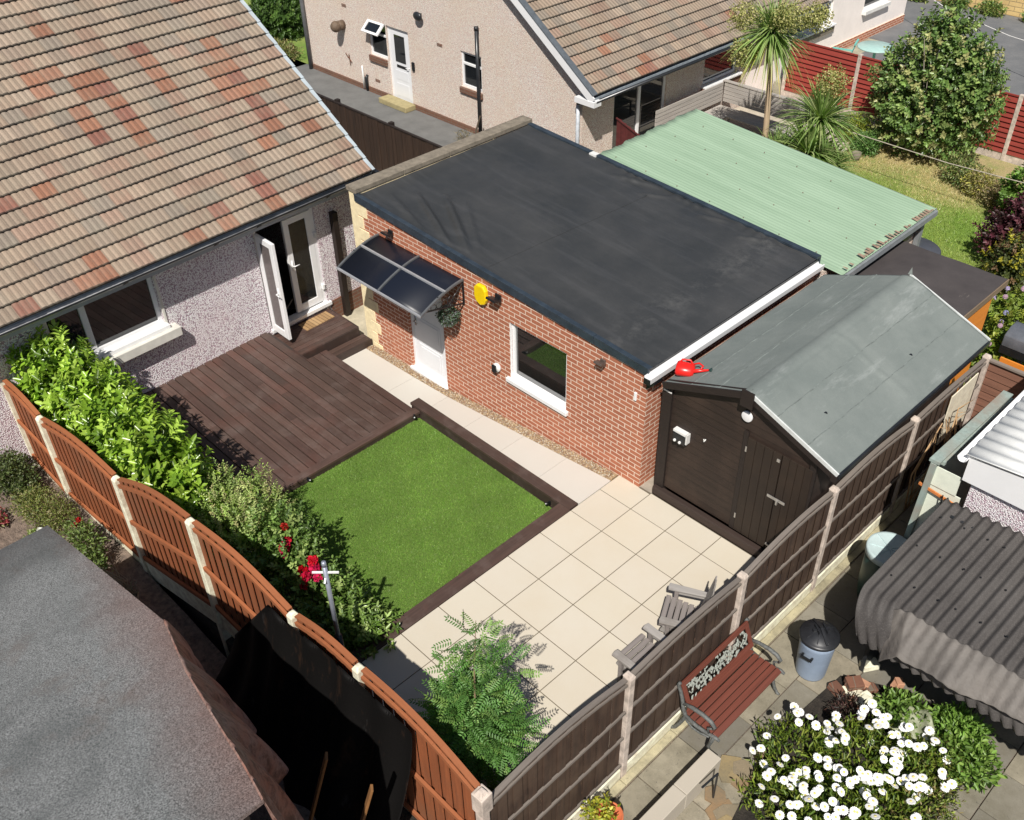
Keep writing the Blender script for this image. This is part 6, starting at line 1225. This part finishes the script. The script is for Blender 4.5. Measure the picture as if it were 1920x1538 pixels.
# brown tarpaulin hanging off the roof edge
m = NM('brown_tarp'); c = m.mix(m.ramp(m.noise(1.6, 6, .7), [(0.35, (0, 0, 0)), (0.65, (1, 1, 1))]), ph(160, 104, 84, 1.0), ph(150, 130, 122, 1.0)); c = m.mix(m.ramp(m.noise(1, 8, .75, m.map((22, 6, 5))), [(0.45, (0, 0, 0)), (0.62, (.85,) * 3)]), c, ph(84, 54, 44, 1.0)); m.base(c); m.bump(m.noise(1, 6, .7, m.map((12, 3, 2))), .7, .03); M['tarp'] = m.fin(.6)
def edge_xy(u):
    pts = poly[1:6]; q_ = u * (len(pts) - 1); i = min(int(q_), len(pts) - 2); f = q_ - i; return (pts[i][0] * (1 - f) + pts[i + 1][0] * f, pts[i][1] * (1 - f) + pts[i + 1][1] * f)
def tarp(u, v):
    x, y = edge_xy(u); fold = (math.sin(u * 31 + v * 2) * .5 + math.sin(u * 67 + v * 5) * .3) * min(1, v * 1.5); 
    over = .012
    if v < .3: k = 1 - v / .3; return (x - .03 * fold, y - over * k, kz(x) + .012 + .014 * (1 + fold) * (1 - k))
    k = (v - .3) / .7; x2 = x + .05 * fold * k; return (x2, y + .05 * math.sin(k * 3) + (.10 + .30 * math.sin(math.pi * min(1, u * 1.3))) * k + (.05 + .06 * k) * fold, kz(x) + .02 - k * (kz(x) * (.40 + .2 * u)))
b = MB(); b.smooth = True; b.grid(tarp, 150, 44, .003); o = b.build('brown_tarpaulin', M['tarp'], None, loc=(.8, -6.4, 1.6)); tag(o, 'creased reddish brown tarpaulin hanging over the edge of the grey felt roof', 'tarpaulin')
for k, (x0, y0_, x1, y1_, z0, z1) in enumerate(((.75, -6.05, 1.05, -5.62, .22, 1.45), (1.35, -6.0, 1.65, -5.55, .22, 1.55))):
    b = MB(); b.bar((x0, y0_, z0 - .6), (x1, y1_, z1), .09 - .02 * k, .025); o = b.build('timber_offcut', wood('tan_timber', ph(150, 104, 58, 1.3), 0, .3, 14), None, bevel=.004, loc=(x0, y0_, z0 - .6)); tag(o, ['longest tan board leaning in the dark gap beside the brown tarpaulin', 'narrow tan board leaning in the dark gap near the bottom edge', 'thin tan board leaning in the dark gap below the concrete post'][k], 'board', 'tan boards leaning in the dark gap')
m = NM('shade_black'); c = m.mix(m.ramp(m.noise(1, 6, .7, m.map((5, 5, 1.2))), [(.55, (0, 0, 0)), (.72, (.8,) * 3)]), (.0035, .003, .0028), (.04, .02, .011)); c = m.mix(m.ramp(m.noise(1, 5, .6, m.map((4, 4, .8), loc=(7, 2, 0))), [(.64, (0, 0, 0)), (.76, (.8,) * 3)]), c, (.055, .055, .055)); m.base(c); m.bump(m.noise(9, 5), .4, .02); blackm = m.fin(.7, spec=.2)  # near black with faint streaks, painted as deep shade
b = MB(); b.smooth = True
def ftop(x):
    for i in range(6):
        xa, za, _ = PX[i]; xb, zb, _ = PX[i + 1]
        if xa <= x <= xb: t_ = (x - xa) / (xb - xa); return za + (zb - za) * t_ + .11 * math.sin(math.pi * t_) * (1 if xb - xa > 1.2 else .5)
    return 1.4
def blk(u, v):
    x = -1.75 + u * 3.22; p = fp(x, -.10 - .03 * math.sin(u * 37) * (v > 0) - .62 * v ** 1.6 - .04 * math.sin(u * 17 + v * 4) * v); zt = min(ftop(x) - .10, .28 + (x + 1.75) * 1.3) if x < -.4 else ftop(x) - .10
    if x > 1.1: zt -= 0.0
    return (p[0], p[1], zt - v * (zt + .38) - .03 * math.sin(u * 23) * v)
b.grid(blk, 110, 30, .004); o = b.build('shade_sheet', blackm, None, loc=(.3, -5.3, .2)); tag(o, 'black sheet added for the deep shade along the outer side of the orange fence', 'sheeting')  # sheet added to stand in for the dark shade beside the fence
# left garden plants
small_plant('dark_shrub', (-6.95, -5.75, -.38), [((0, 0, .3), (.45, .32, .32)), ((-.3, -.1, .25), (.35, .3, .28)), ((.35, .05, .2), (.22, .2, .22))], 3600, .05, .024, [(.06, .09, .025), (.10, .14, .04), (.16, .19, .08), (.05, .07, .02)], 'dark small leaved shrub against the house wall left of the orange fence', 'shrub')
small_plant('spirea', (-6.0, -5.72, -.38), [((0, 0, .25), (.42, .30, .28)), ((.3, .1, .25), (.3, .25, .28)), ((-.35, -.1, .2), (.28, .25, .2))], 4200, .035, .014, [(.18, .22, .05), (.25, .28, .08), (.13, .18, .04), (.30, .26, .12)], 'rounded yellow green shrub by the foot of the orange fence', 'shrub')
small_plant('red_flowers', (-6.45, -6.28, -.38), [((0, 0, .12), (.2, .16, .14))], 300, .05, .03, [(.45, .08, .10), (.5, .14, .14), (.2, .2, .06)], 'low coral red flowers left of the yellow green shrub', 'flowers')
small_plant('white_flowers', (-5.62, -6.0, -.38), [((0, 0, .12), (.16, .14, .12))], 300, .05, .03, [(.35, .42, .15), (.25, .34, .1)], 'pale green plant with a small white bloom at the corner of the grey felt roof', 'flowers', [(.05, .05, .22, .06, (.85, .85, .85))])
small_plant('red_rose', (-4.75, -5.62, -.38), [((0, 0, .4), (.32, .2, .35)), ((-.35, .0, .3), (.22, .16, .25)), ((.25, -.05, .2), (.25, .15, .2))], 1500, .05, .024, [(.12, .19, .04), (.2, .26, .08), (.08, .12, .03)], 'straggly rose with a few small red blooms between the felt roof and orange fence', 'rose bush', [(-.2, .05, .62, .04, (.4, .02, .02)), (-.3, .0, .5, .035, (.4, .02, .03))])
b = MB(); b.smooth = True
for k in range(46): a = rnd.uniform(-.9, .9); b.tube([(0, 0, 0), (math.sin(a) * .25, rnd.uniform(-.1, .1), .25), (math.sin(a) * .6 + rnd.uniform(-.1, .1), rnd.uniform(-.2, .12), rnd.uniform(.3, .7))], [.008, .006, .002], 4, False)
o = b.build('dead_bush', simple('dead_stem', ph(150, 145, 125, 1.0), .9, .3), None); o.location = (-3.75, -5.6, -.38); tag(o, 'bare grey twiggy bush at the foot of the orange fence beside the felt roof', 'bush')

# ==================================================================== FAR GARDEN (upper right)
m = NM('garden_lawn'); c = m.mix(m.ramp(m.noise(.9, 6, .7), [(0.40, (0, 0, 0)), (0.66, (1, 1, 1))]), (.20, .32, .05), (.36, .40, .11)); 
sep = m.n('ShaderNodeSeparateXYZ'); m.l(m.tc.outputs['Object'], sep.inputs[0])
dry = m.math('MULTIPLY', m.ramp(m.math('MULTIPLY', m.math('SUBTRACT', sep.outputs[1], 12.6), .8), [(0, (0, 0, 0)), (1, (1, 1, 1))]), m.ramp(m.noise(2.2, 5, .7), [(0.3, (.2,) * 3), (0.6, (1, 1, 1))])); c = m.mix(dry, c, (.55, .42, .22)); c = m.mix(m.ramp(m.noise(60, 4, .8), [(0.4, (0, 0, 0)), (0.7, (.6,) * 3)]), c, (.08, .14, .02)); m.base(c); m.bump(m.noise(70, 4), 1, .03); M['lawn2'] = m.fin(.95)
b = MB(); b.box(-7.2, 12, 7.3, 15.8, -.9, G - .004); b.box(.6, 12, 5.9, 7.2999, -.9, G - .004); struct(b.build('far_lawn', M['lawn2']))
n = 70000; P = np.stack([RG.uniform(-5.0, 1.6, n), RG.uniform(7.4, 14.6, n), np.full(n, G - .003)], 1); D = unit(np.stack([RG.normal(size=n) * .7, RG.normal(size=n) * .7, np.ones(n)], 1)); S = unit(np.cross(D, RG.normal(size=(n, 3)))); L = RG.uniform(.03, .07, (n, 1)); W = .005
V4 = np.stack([P - S * W, P + S * W, P + D * L + S * W * .3, P + D * L - S * W * .3], 1).reshape(-1, 3); dryk = np.clip((P[:, 1] - 12.55 + RG.normal(size=n) * .35 + .4 * np.sin(P[:, 0] * 2.3)) * 1.4, 0, 1)[:, None] * np.array([.85]); mott = (np.sin(P[:, :1] * 1.7) * np.sin(P[:, 1:2] * 2.1 + 1) * .5 + .5) * .5
cA = leafcol(n, [(.24, .38, .06), (.30, .46, .08), (.19, .32, .04)]); cB = leafcol(n, [(.75, .58, .33), (.66, .52, .27)]); cC = leafcol(n, [(.46, .48, .14)]); cG = cA * (1 - mott) + cC * mott; cG = cG * (1 - dryk) + cB * dryk
t_ = npmesh('grass', V4, np.arange(n * 4).reshape(-1, 4), LEAF, None, cG); tag(t_, 'patchy green and straw coloured grass of the lawn beyond the green roof', 'grass', kind='stuff')
b = MB(); b.box(-8.36, -4.8, 7.45, 15.7, -.9, G + .02); struct(b.build('terrace', simple('terrace_slabs', ph(200, 190, 172, 1.27), .9, .15, 4)))
b = MB(); b.box(-8.36, 14, 15.9, 20.9, -.9, -.32); struct(b.build('far_yard', simple('yard', ph(178, 172, 150, 1.27), .9, .25, 2, .4)))
b = MB(); b.box(-30, -8.9, 8.7, 40, -.9, -.52) if False else b.box(-3.4, 14, 17.0, 18.8, -.9, -.3); struct(b.build('far_verge', M['lawn2']))
m = NM('drive_tarmac'); c = m.mix(m.ramp(m.noise(1.2, 6, .7), [(0.35, (0, 0, 0)), (0.7, (1, 1, 1))]), ph(108, 110, 112, 1.27), ph(132, 132, 132, 1.27)); m.base(c); m.bump(m.noise(90, 3), .3, .004); M['drive'] = m.fin(.9)
b = MB(); b.box(-12, 16, 20.9, 25.8, -.9, -.31); b.box(-7.8, -2, 18.9, 20.8999, -.9, -.31); struct(b.build('driveway', M['drive']))
b = MB(); b.box(-11, -4.6, 25.85, 26.1, -.6, .55); o = b.build('stone_wall', brick('sandstone', .42, .14, ph(200, 172, 118, .75), ph(175, 148, 100, .75), ph(130, 112, 85, .75), .02), None, loc=(-8, 26, -.6)); tag(o, 'tan coursed stone wall on the far side of the driveway', 'wall')
b = MB(); b.box(-4.58, -4.35, 25.8, 26.12, -.6, .75); o = b.build('gate_pier', simple('pier', ph(170, 120, 90, .8), .9), None, loc=(-4.46, 26, -.6)); tag(o, 'reddish gate pier at the end of the tan stone wall', 'pier')
b = MB(); b.prism([(-4.3, 23.4), (-2.5, 24.2), (-2.5, 25.7), (-4.3, 25.7)], -.6, -.29); struct(b.build('brick_apron', simple('brown_paving', ph(140, 105, 90, 1.27), .9, .2, 10)))
for k, (x, y) in enumerate(((-9.2, 25.3), (-7.9, 25.45), (-6.7, 25.4), (-5.3, 25.5))): small_plant('wall_plant', (x, y, -.31), [((0, 0, .2), (.45, .2, .22))], 700, .09, .04, [(.2, .28, .06), (.3, .34, .1), (.12, .2, .05)], ['pale weeds nearest the pink wall at the foot of the tan stone wall', 'weeds with a white bloom at the foot of the tan stone wall', 'bright green leafy plant at the foot of the tan stone wall', 'thin weeds near the end of the tan stone wall'][k], 'plant', [(0, 0, .4, .07, (.8, .8, .75))] if k == 1 else None, 'plants at the foot of the tan stone wall')
small_plant('corner_bush', (-2.9, 23.3, -.3), [((0, 0, .5), (.6, .5, .5))], 1800, .08, .04, [(.12, .18, .04), (.25, .25, .08)], 'small mixed green bush at the far edge of the driveway', 'bush')
# camellia bush in front of red fence
t = empty('camellia_bush', (-3.4, 14.6, -.6), 0, 'tall loose camellia bush with a few white blooms in front of the red fence', 'bush')
cb = [((0, 0, 1.0), (1.0, .85, .8)), ((-.65, .2, 1.7), (.75, .7, .7)), ((.6, .2, 1.8), (.75, .7, .7)), ((-.25, .3, 2.45), (.65, .6, .6)), ((.5, .3, 2.3), (.6, .55, .6)), ((-.75, .1, .9), (.55, .5, .6)), ((.95, .1, 1.1), (.5, .5, .6)), ((-.25, .35, 3.0), (.28, .28, .35)), ((.7, .3, 2.0), (.4, .4, .5)), ((-1.15, .1, 1.5), (.3, .3, .4)), ((1.2, .1, 1.6), (.28, .3, .45)), ((.15, .3, 3.1), (.2, .2, .35))]
shoots('foliage', cb, 1350, 9, .105, .06, .26, [(.14, .24, .06), (.20, .31, .08), (.27, .36, .11), (.34, .34, .14), (.09, .15, .04)], t, leafmat('camellia', .36, .2, .5), upb=.5, zmin=.12, fill=2600, shell=.5)
stems('stems', (0, 0, 0), [(rnd.uniform(-.9, .9), rnd.uniform(-.4, .6), rnd.uniform(1.2, 3.1)) for _ in range(26)], t, .03, mat=simple('grey_bark', (.22, .19, .15), .9))
for q_ in ((.22, -.1, 2.5), (.25, -.2, 2.25), (-.5, -.5, 1.5), (-.95, -.4, .95), (-.2, -.75, 1.3), (.5, .0, 2.6)):
    nn = 30; d = unit(RG.normal(size=(nn, 3)) + [.3, -.3, .6]); V, F = leaves(d * .03, d, d, .06, .06, .3); o = npmesh('flower', V, F, PETAL, t, np.repeat(leafcol(nn, [(.85, .85, .8)], jitter=.05), 2, axis=0)); o.location = q_
# cabbage palms
def palm(name, loc, crowns, trunkpts, lab, n=170, L=.75, flow=(), skirt=0.3):
    t = empty(name, loc, 0, lab, 'palm tree'); 
    if trunkpts: b = MB(); b.smooth = True; b.tube(trunkpts, np.linspace(.075, .055, len(trunkpts)), 10); b.build('trunk', wood('palm_trunk', ph(178, 155, 128, 1.0), 2, .3, 20, .9), t)
    Vs, Fs, Cs = [], [], []; nb_ = 0
    for (c0, nn, L0, dmin) in crowns:
        d = unit(RG.normal(size=(nn * 3, 3))); d = d[d[:, 2] > dmin][:nn]; m_ = len(d); L_ = L0 * RG.uniform(.75, 1.1, m_)[:, None]; S = unit(np.cross(d, [0, 0, 1.0]) + 1e-6); W = .022
        prev = None; segs = 5; P0 = np.array(c0) + d * .03
        pts = [P0 + d * L_ * s - np.array([0, 0, 1]) * L_ * (.45 * s ** 2.3) * (1 - .6 * np.clip(d[:, 2:3], 0, 1)) for s in np.linspace(0, 1, segs + 1)]
        ws = [.6, 1, 1, .8, .45, .05]
        for k in range(segs + 1): Vs.append(np.stack([pts[k] - S * W * ws[k], pts[k] + S * W * ws[k]], 1).reshape(-1, 3))
        i = np.arange(m_) * 2
        for k in range(segs): a, b_ = nb_ + k * 2 * m_ + i, nb_ + (k + 1) * 2 * m_ + i; Fs.append(np.stack([a, a + 1, b_ + 1, b_], 1)); 
        lc = leafcol(m_, [(.24, .35, .10), (.16, .26, .07), (.32, .42, .14), (.40, .46, .20)]); lc = np.where(d[:, 2:3] < -.35, lc * np.array([1.5, 1.1, .9]), lc); Cs += [lc] * segs; nb_ += (segs + 1) * 2 * m_
    npmesh('fronds', np.concatenate(Vs), np.concatenate(Fs), LEAF, t, np.concatenate(Cs))
    for (fc, fr_) in flow:
        b = MB(); b.smooth = False; V1, F1, k0 = [], [], 0
        P, O = blob_points(1100, [(fc, fr_)], .2); V, F = leaves(P, unit(O + RG.normal(size=P.shape)), O, .045, .03); Q = np.repeat(leafcol(len(P), [(.44, .42, .16), (.36, .36, .12), (.54, .50, .24), (.26, .28, .09)]), 2, axis=0)
        o = npmesh('flower_panicle', V, F, PETAL, t, Q)
    return t
palm('cabbage_palm', (-5.4, 11.0, -.6), [((-.25, 0, 3.25), 330, .95, -.75), ((-.2, .1, 3.35), 140, .8, .1)], [(0, 0, 0), (-.02, 0, 1.2), (-.1, 0, 2.3), (-.25, 0, 3.25)], 'tall cabbage palm with a slim trunk and cream flower heads beyond the green roof', flow=(((-.8, -.2, 3.55), (.38, .36, .34)), ((.25, -.2, 3.75), (.4, .38, .34)), ((.6, .3, 3.7), (.34, .34, .3)), ((-.55, -.5, 2.9), (.32, .3, .32))))
palm('cabbage_palm', (-4.45, 11.6, -.6), [((0, 0, 1.5), 300, 1.15, -.1), ((.1, -.5, .9), 300, 1.15, -.05), ((-.6, -.6, .5), 240, 1.05, 0.0), ((.5, -.4, .6), 240, 1.0, 0.0)], [(0, 0, 0), (0, 0, .8), (0, 0, 1.5)], 'low many headed cabbage palm next to the tall one', flow=(((.05, .1, 2.35), (.36, .34, .34)),))
bpy.data.objects['cabbage_palm']['group'] = 'cabbage palms beyond the green roof'; bpy.data.objects['cabbage_palm.001']['group'] = 'cabbage palms beyond the green roof'
# weathered L shaped corner bench
t = empty('corner_bench', (-7.6, 12.4, G), 0, 'weathered grey L shaped slatted corner bench behind the palm trunk', 'bench'); OK_ = (-7.6, 12.4, G); gwx = wood('grey_slats', ph(175, 168, 160, 1.0), 0, .3, 20, .9); gwy = wood('grey_slats_y', ph(175, 168, 160, 1.0), 1, .3, 20, .9)
b = MB(); [b.box(-8.2 + k * .1, -8.2 + k * .1 + .09, 10.6, 13.2, -.2, -.17) for k in range(6)]; adj(b.build('seat', gwy, t), OK_)
b = MB(); [b.box(-7.6, -5.6, 12.65 + k * .1, 12.65 + k * .1 + .09, -.2, -.17) for k in range(6)]; adj(b.build('seat', gwx, t), OK_)
b = MB(); [b.box(-8.26, -8.23, 10.6, 13.3, -.1 + k * .1, -.1 + k * .1 + .085) for k in range(5)]; adj(b.build('backrest', gwy, t), OK_)
b = MB(); [b.box(-8.2, -5.6, 13.3, 13.33, -.1 + k * .1, -.1 + k * .1 + .085) for k in range(5)]; b.box(-8.25, -5.6, 13.28, 13.4, .41, .43); adj(b.build('backrest', gwx, t), OK_)
for (x, y) in ((-8.1, 10.7), (-7.6, 10.7), (-8.1, 13.1), (-5.7, 13.1), (-5.7, 12.7), (-7.6, 12.7)): b = MB(); b.box(x - .04, x + .04, y - .04, y + .04, G, -.2); adj(b.build('leg', gwx, t), OK_)
t = empty('low_table', (-6.5, 11.4, G), 0, 'black square low table in front of the corner bench', 'table'); b = MB(); b.box(-.4, .4, -.55, .55, .37, .4); b.build('tabletop', M['black'], t, bevel=.01)
for sx_ in (-1, 1):
    for sy_ in (-1, 1): b = MB(); b.box(sx_ * .36 - .02, sx_ * .36 + .02, sy_ * .5 - .02, sy_ * .5 + .02, 0, .37); b.build('leg', M['black'], t)
# turquoise chair beyond the fence
t = empty('turquoise_chair', (-7.35, 17.45, -.32), math.radians(200), 'turquoise slatted chair beyond the red fence', 'chair'); tq = simple('turquoise', (.16, .50, .44), .45, .1)
b = MB(); b.box(-.25, .25, -.24, .24, .42, .45); b.build('seat', tq, t, bevel=.01)
b = MB(); [b.bar((-.22, y, .45), (-.36, y, .95), .05, .02, (1, 0, 0)) for y in (-.18, -.06, .06, .18)]; b.bar((-.36, -.24, .96), (-.36, .24, .96), .05, .04); b.build('backrest', tq, t)
for s in (-1, 1): b = MB(); b.bar((-.28, s * .26, .64), (.28, s * .26, .66), .05, .03); b.build('armrest', tq, t)
for x, y in ((-.2, -.2), (.22, -.22), (-.2, .2), (.22, .22)): b = MB(); b.tube([(x, y, 0), (x, y, .42)], .02, 6); b.build('leg', tq, t)
t = empty('patio_table', (-6.75, 18.2, -.32), 0, 'pale turquoise round table beside the turquoise chair', 'table'); b = MB(); b.smooth = True; b.lathe([(0, .72), (.48, .72), (.5, .74), (.48, .76), (0, .76)], n=28); b.build('tabletop', simple('pale_turquoise', (.38, .56, .52), .4, .1), t); b = MB(); b.tube([(0, 0, 0), (0, 0, .72)], .04, 8); b.build('leg', tq, t)
# border plants on the far side
GR = [(.12, .2, .05), (.2, .26, .08), (.28, .3, .1), (.16, .18, .07)]
for k, (x, y, r_, cols, lab, cat) in enumerate(((-5.0, 14.4, .45, [(.3, .34, .04), (.2, .26, .04)], 'yellow green plant at the left foot of the camellia bush', 'plant'), (-2.0, 13.9, .45, GR, 'grey green tuft at the right foot of the camellia bush', 'plant'), (-1.4, 13.6, .4, [(.45, .42, .1), (.3, .3, .12), (.35, .28, .15)], 'straw and yellow border plant between the camellia and the laurel', 'plant'), (-.75, 13.3, .4, [(.3, .22, .12), (.22, .2, .08)], 'brownish dry border plant in front of the right red fence panel', 'plant'), (-4.4, 13.9, .35, [(.10, .2, .05), (.16, .3, .08)], 'bright green low plant under the camellia bush', 'plant'), (-6.3, 14.9, .5, [(.06, .12, .03), (.1, .18, .05)], 'dark green shrub behind the corner bench', 'shrub'))):
    small_plant('border_plant', (x, y, G), [((0, 0, r_ * .7), (r_, r_ * .8, r_ * .8))], 1500, .07, .025, cols, lab, cat, None, 'border plants round the far lawn')
t = empty('laurel_shrub', (-.0, 12.9, G), 0, 'rounded green shrub at the right edge above the purple shrub', 'shrub'); shoots('foliage', [((0, 0, .7), (.6, .6, .65)), ((.4, -.2, .6), (.6, .5, .6))], 420, 9, .09, .055, .16, [(.14, .26, .04), (.22, .36, .07), (.10, .18, .03)], t, LEAF, upb=.7, zmin=.05, fill=900)
t = empty('purple_shrub', (.55, 11.3, G), 0, 'dark purple leaved shrub at the right edge of the far lawn', 'shrub'); shoots('foliage', [((0, 0, .8), (.6, .55, .6)), ((-.35, -.3, .6), (.4, .35, .4)), ((.2, .5, 1.0), (.5, .5, .5))], 560, 9, .075, .045, .16, [(.09, .022, .035), (.06, .016, .025), (.13, .04, .05), (.05, .02, .02)], t, LEAF, upb=.6, zmin=.05, fill=1500)
t = empty('golden_shrub', (.85, 10.1, G), 0, 'dark shrub with golden yellow tips below the purple shrub', 'shrub'); shoots('foliage', [((0, 0, .55), (.5, .5, .5)), ((-.1, .45, .5), (.4, .35, .5))], 300, 8, .07, .04, .14, [(.08, .10, .03), (.4, .36, .04), (.12, .14, .04), (.16, .10, .05)], t, LEAF, upb=.6, zmin=.05, fill=900)
# hydrangea
t = empty('hydrangea', (1.95, 8.1, G), 0, 'hydrangea with lilac blue flower heads beside the orange shed', 'shrub'); hbz = [((-.3, .5, .35), (.45, .5, .5)), ((.1, -.1, .3), (.5, .5, .5)), ((.3, .7, .35), (.5, .5, .5)), ((-.1, -.7, .2), (.4, .4, .4))]
shoots('foliage', hbz, 420, 8, .09, .055, .12, [(.22, .30, .04), (.34, .38, .06), (.14, .22, .03)], t, LEAF, upb=.9, zmin=.03, fill=1200)
P, O = blob_points(500, hbz, .99, .3); cnt = 0; hc = [(.45, .45, .72), (.50, .42, .66), (.58, .40, .52), (.60, .60, .78)]; pro = []
for c_ in hc: nn = 60; d = unit(RG.normal(size=(nn, 3)) + [0, 0, .6]); V, F = leaves(d * .035, unit(np.cross(d, RG.normal(size=(nn, 3)))), d, .035, .032, .1); o = npmesh('flower_head', V, F, PETAL, t, np.repeat(leafcol(nn, [c_], jitter=.12), 2, axis=0)); pro.append(o)
used = []
for i in range(len(P)):
    if O[i][2] > .15 and cnt < 42 and all((P[i] - q_).dot(P[i] - q_) > .02 for q_ in used):
        used.append(P[i]); o = pro[cnt] if cnt < 4 else pro[rnd.randrange(4)].copy()
        if cnt >= 4: COL.objects.link(o); o.parent = t
        o.location = P[i] + O[i] * .1; cnt += 1
# barbecue at the right edge
t = empty('barbecue', (2.3, 7.35, G), 0, 'grey lidded barbecue at the right edge behind the lap fence', 'barbecue'); b = MB(); b.smooth = True; b.prism_axis([(-.28, .75), (-.26, .95), (-.1, 1.04), (.12, 1.04), (.26, .95), (.28, .75)], -.4, .4, 'x'); b.build('lid', simple('bbq_grey', (.12, .13, .15), .35, .2), t, bevel=.02)
b = MB(); b.box(-.4, .4, -.28, .28, .62, .749); b.build('firebox', M['black'], t)
for x, y in ((-.34, -.22), (.34, -.22), (-.34, .22), (.34, .22)): b = MB(); b.box(x - .02, x + .02, y - .02, y + .02, 0, .62); b.build('leg', M['black'], t)
# washing lines
b = MB(); b.tube([(-8.45, 8.9, 1.1), (-5.9, 11.5, .9), (-3.9, 12.6, .75), (1.6, 13.2, 1.0)], .008, 5)
def line(pts, lab, nm='washing_line', mat=None, r_=.012): b = MB(); b.tube(pts, r_, 5); o = b.build(nm, mat or M['whitewood'], None, loc=pts[0]); tag(o, lab, 'cable', 'thin lines strung across the gardens')
line([(-6.0, 12.4, .55), (-3.9, 12.5, .45), (-1.8, 12.5, .42), (1.5, 12.4, .6)], 'thin pale line strung low across the far lawn', mat=simple('line_beige', (.4, .35, .28), .8))
line([(-9.0, 23.3, .9), (-6.5, 21.6, .75), (-4.2, 20.6, .7), (-1.0, 19.2, .9)], 'thin white line strung above the driveway')
# small far bits, rear garden left of the cream house
b = MB(); b.box(-45, -19.6, 4, 40, -.9, -.5); struct(b.build('rear_lawn', M['lawn2']))
t = empty('clipped_bush', (-22.6, 9.3, -.5), 0, 'dark green rounded bush beyond the corner of the cream house', 'bush'); shoots('foliage', [((0, 0, .6), (1.0, .9, .75))], 900, 8, .1, .05, .15, [(.05, .10, .02), (.08, .15, .03), (.11, .2, .04)], t, LEAF, upb=.4, zmin=.03, fill=900)
small_plant('dry_border', (-20.6, 8.0, -.5), [((0, 0, .2), (.7, .5, .25))], 900, .12, .03, [(.3, .25, .1), (.2, .22, .07)], 'dry straw coloured border plants at the corner of the cream house', 'plant')
small_plant('alley_weeds', (-11.9, 7.6, -.5), [((0, 0, .12), (.25, .2, .14))], 200, .1, .01, [(.3, .24, .15), (.2, .18, .12)], 'dry brown weeds by the foot of the black pipe', 'plant')
b = MB(); b.tube([(0, 0, 0), (.02, .05, .35), (.12, .1, .7)], [.03, .025, .02], 7); o = b.build('bent_pipe', M['bark'], None); o.location = (-11.6, 7.7, -.5); tag(o, 'short bent dark stick leaning against the cream gable wall', 'stick')
# stepping stones, pots by the palms
b = MB(); b.smooth = True; b.lathe([(0, 0), (.08, 0), (.11, .2), (.09, .2), (.08, .14), (0, .14)], n=20, caps=False); o = b.build('stone_pot', M['coping'], None); o.location = (-4.35, 13.45, G); tag(o, 'small pale stone pot at the edge of the far lawn', 'plant pot')
small_plant('pink_flowers', (-4.8, 13.1, G), [((0, 0, .12), (.25, .2, .14))], 250, .05, .03, [(.6, .08, .15), (.2, .3, .08)], 'small pink flowers beside the pale stone pot', 'flowers')
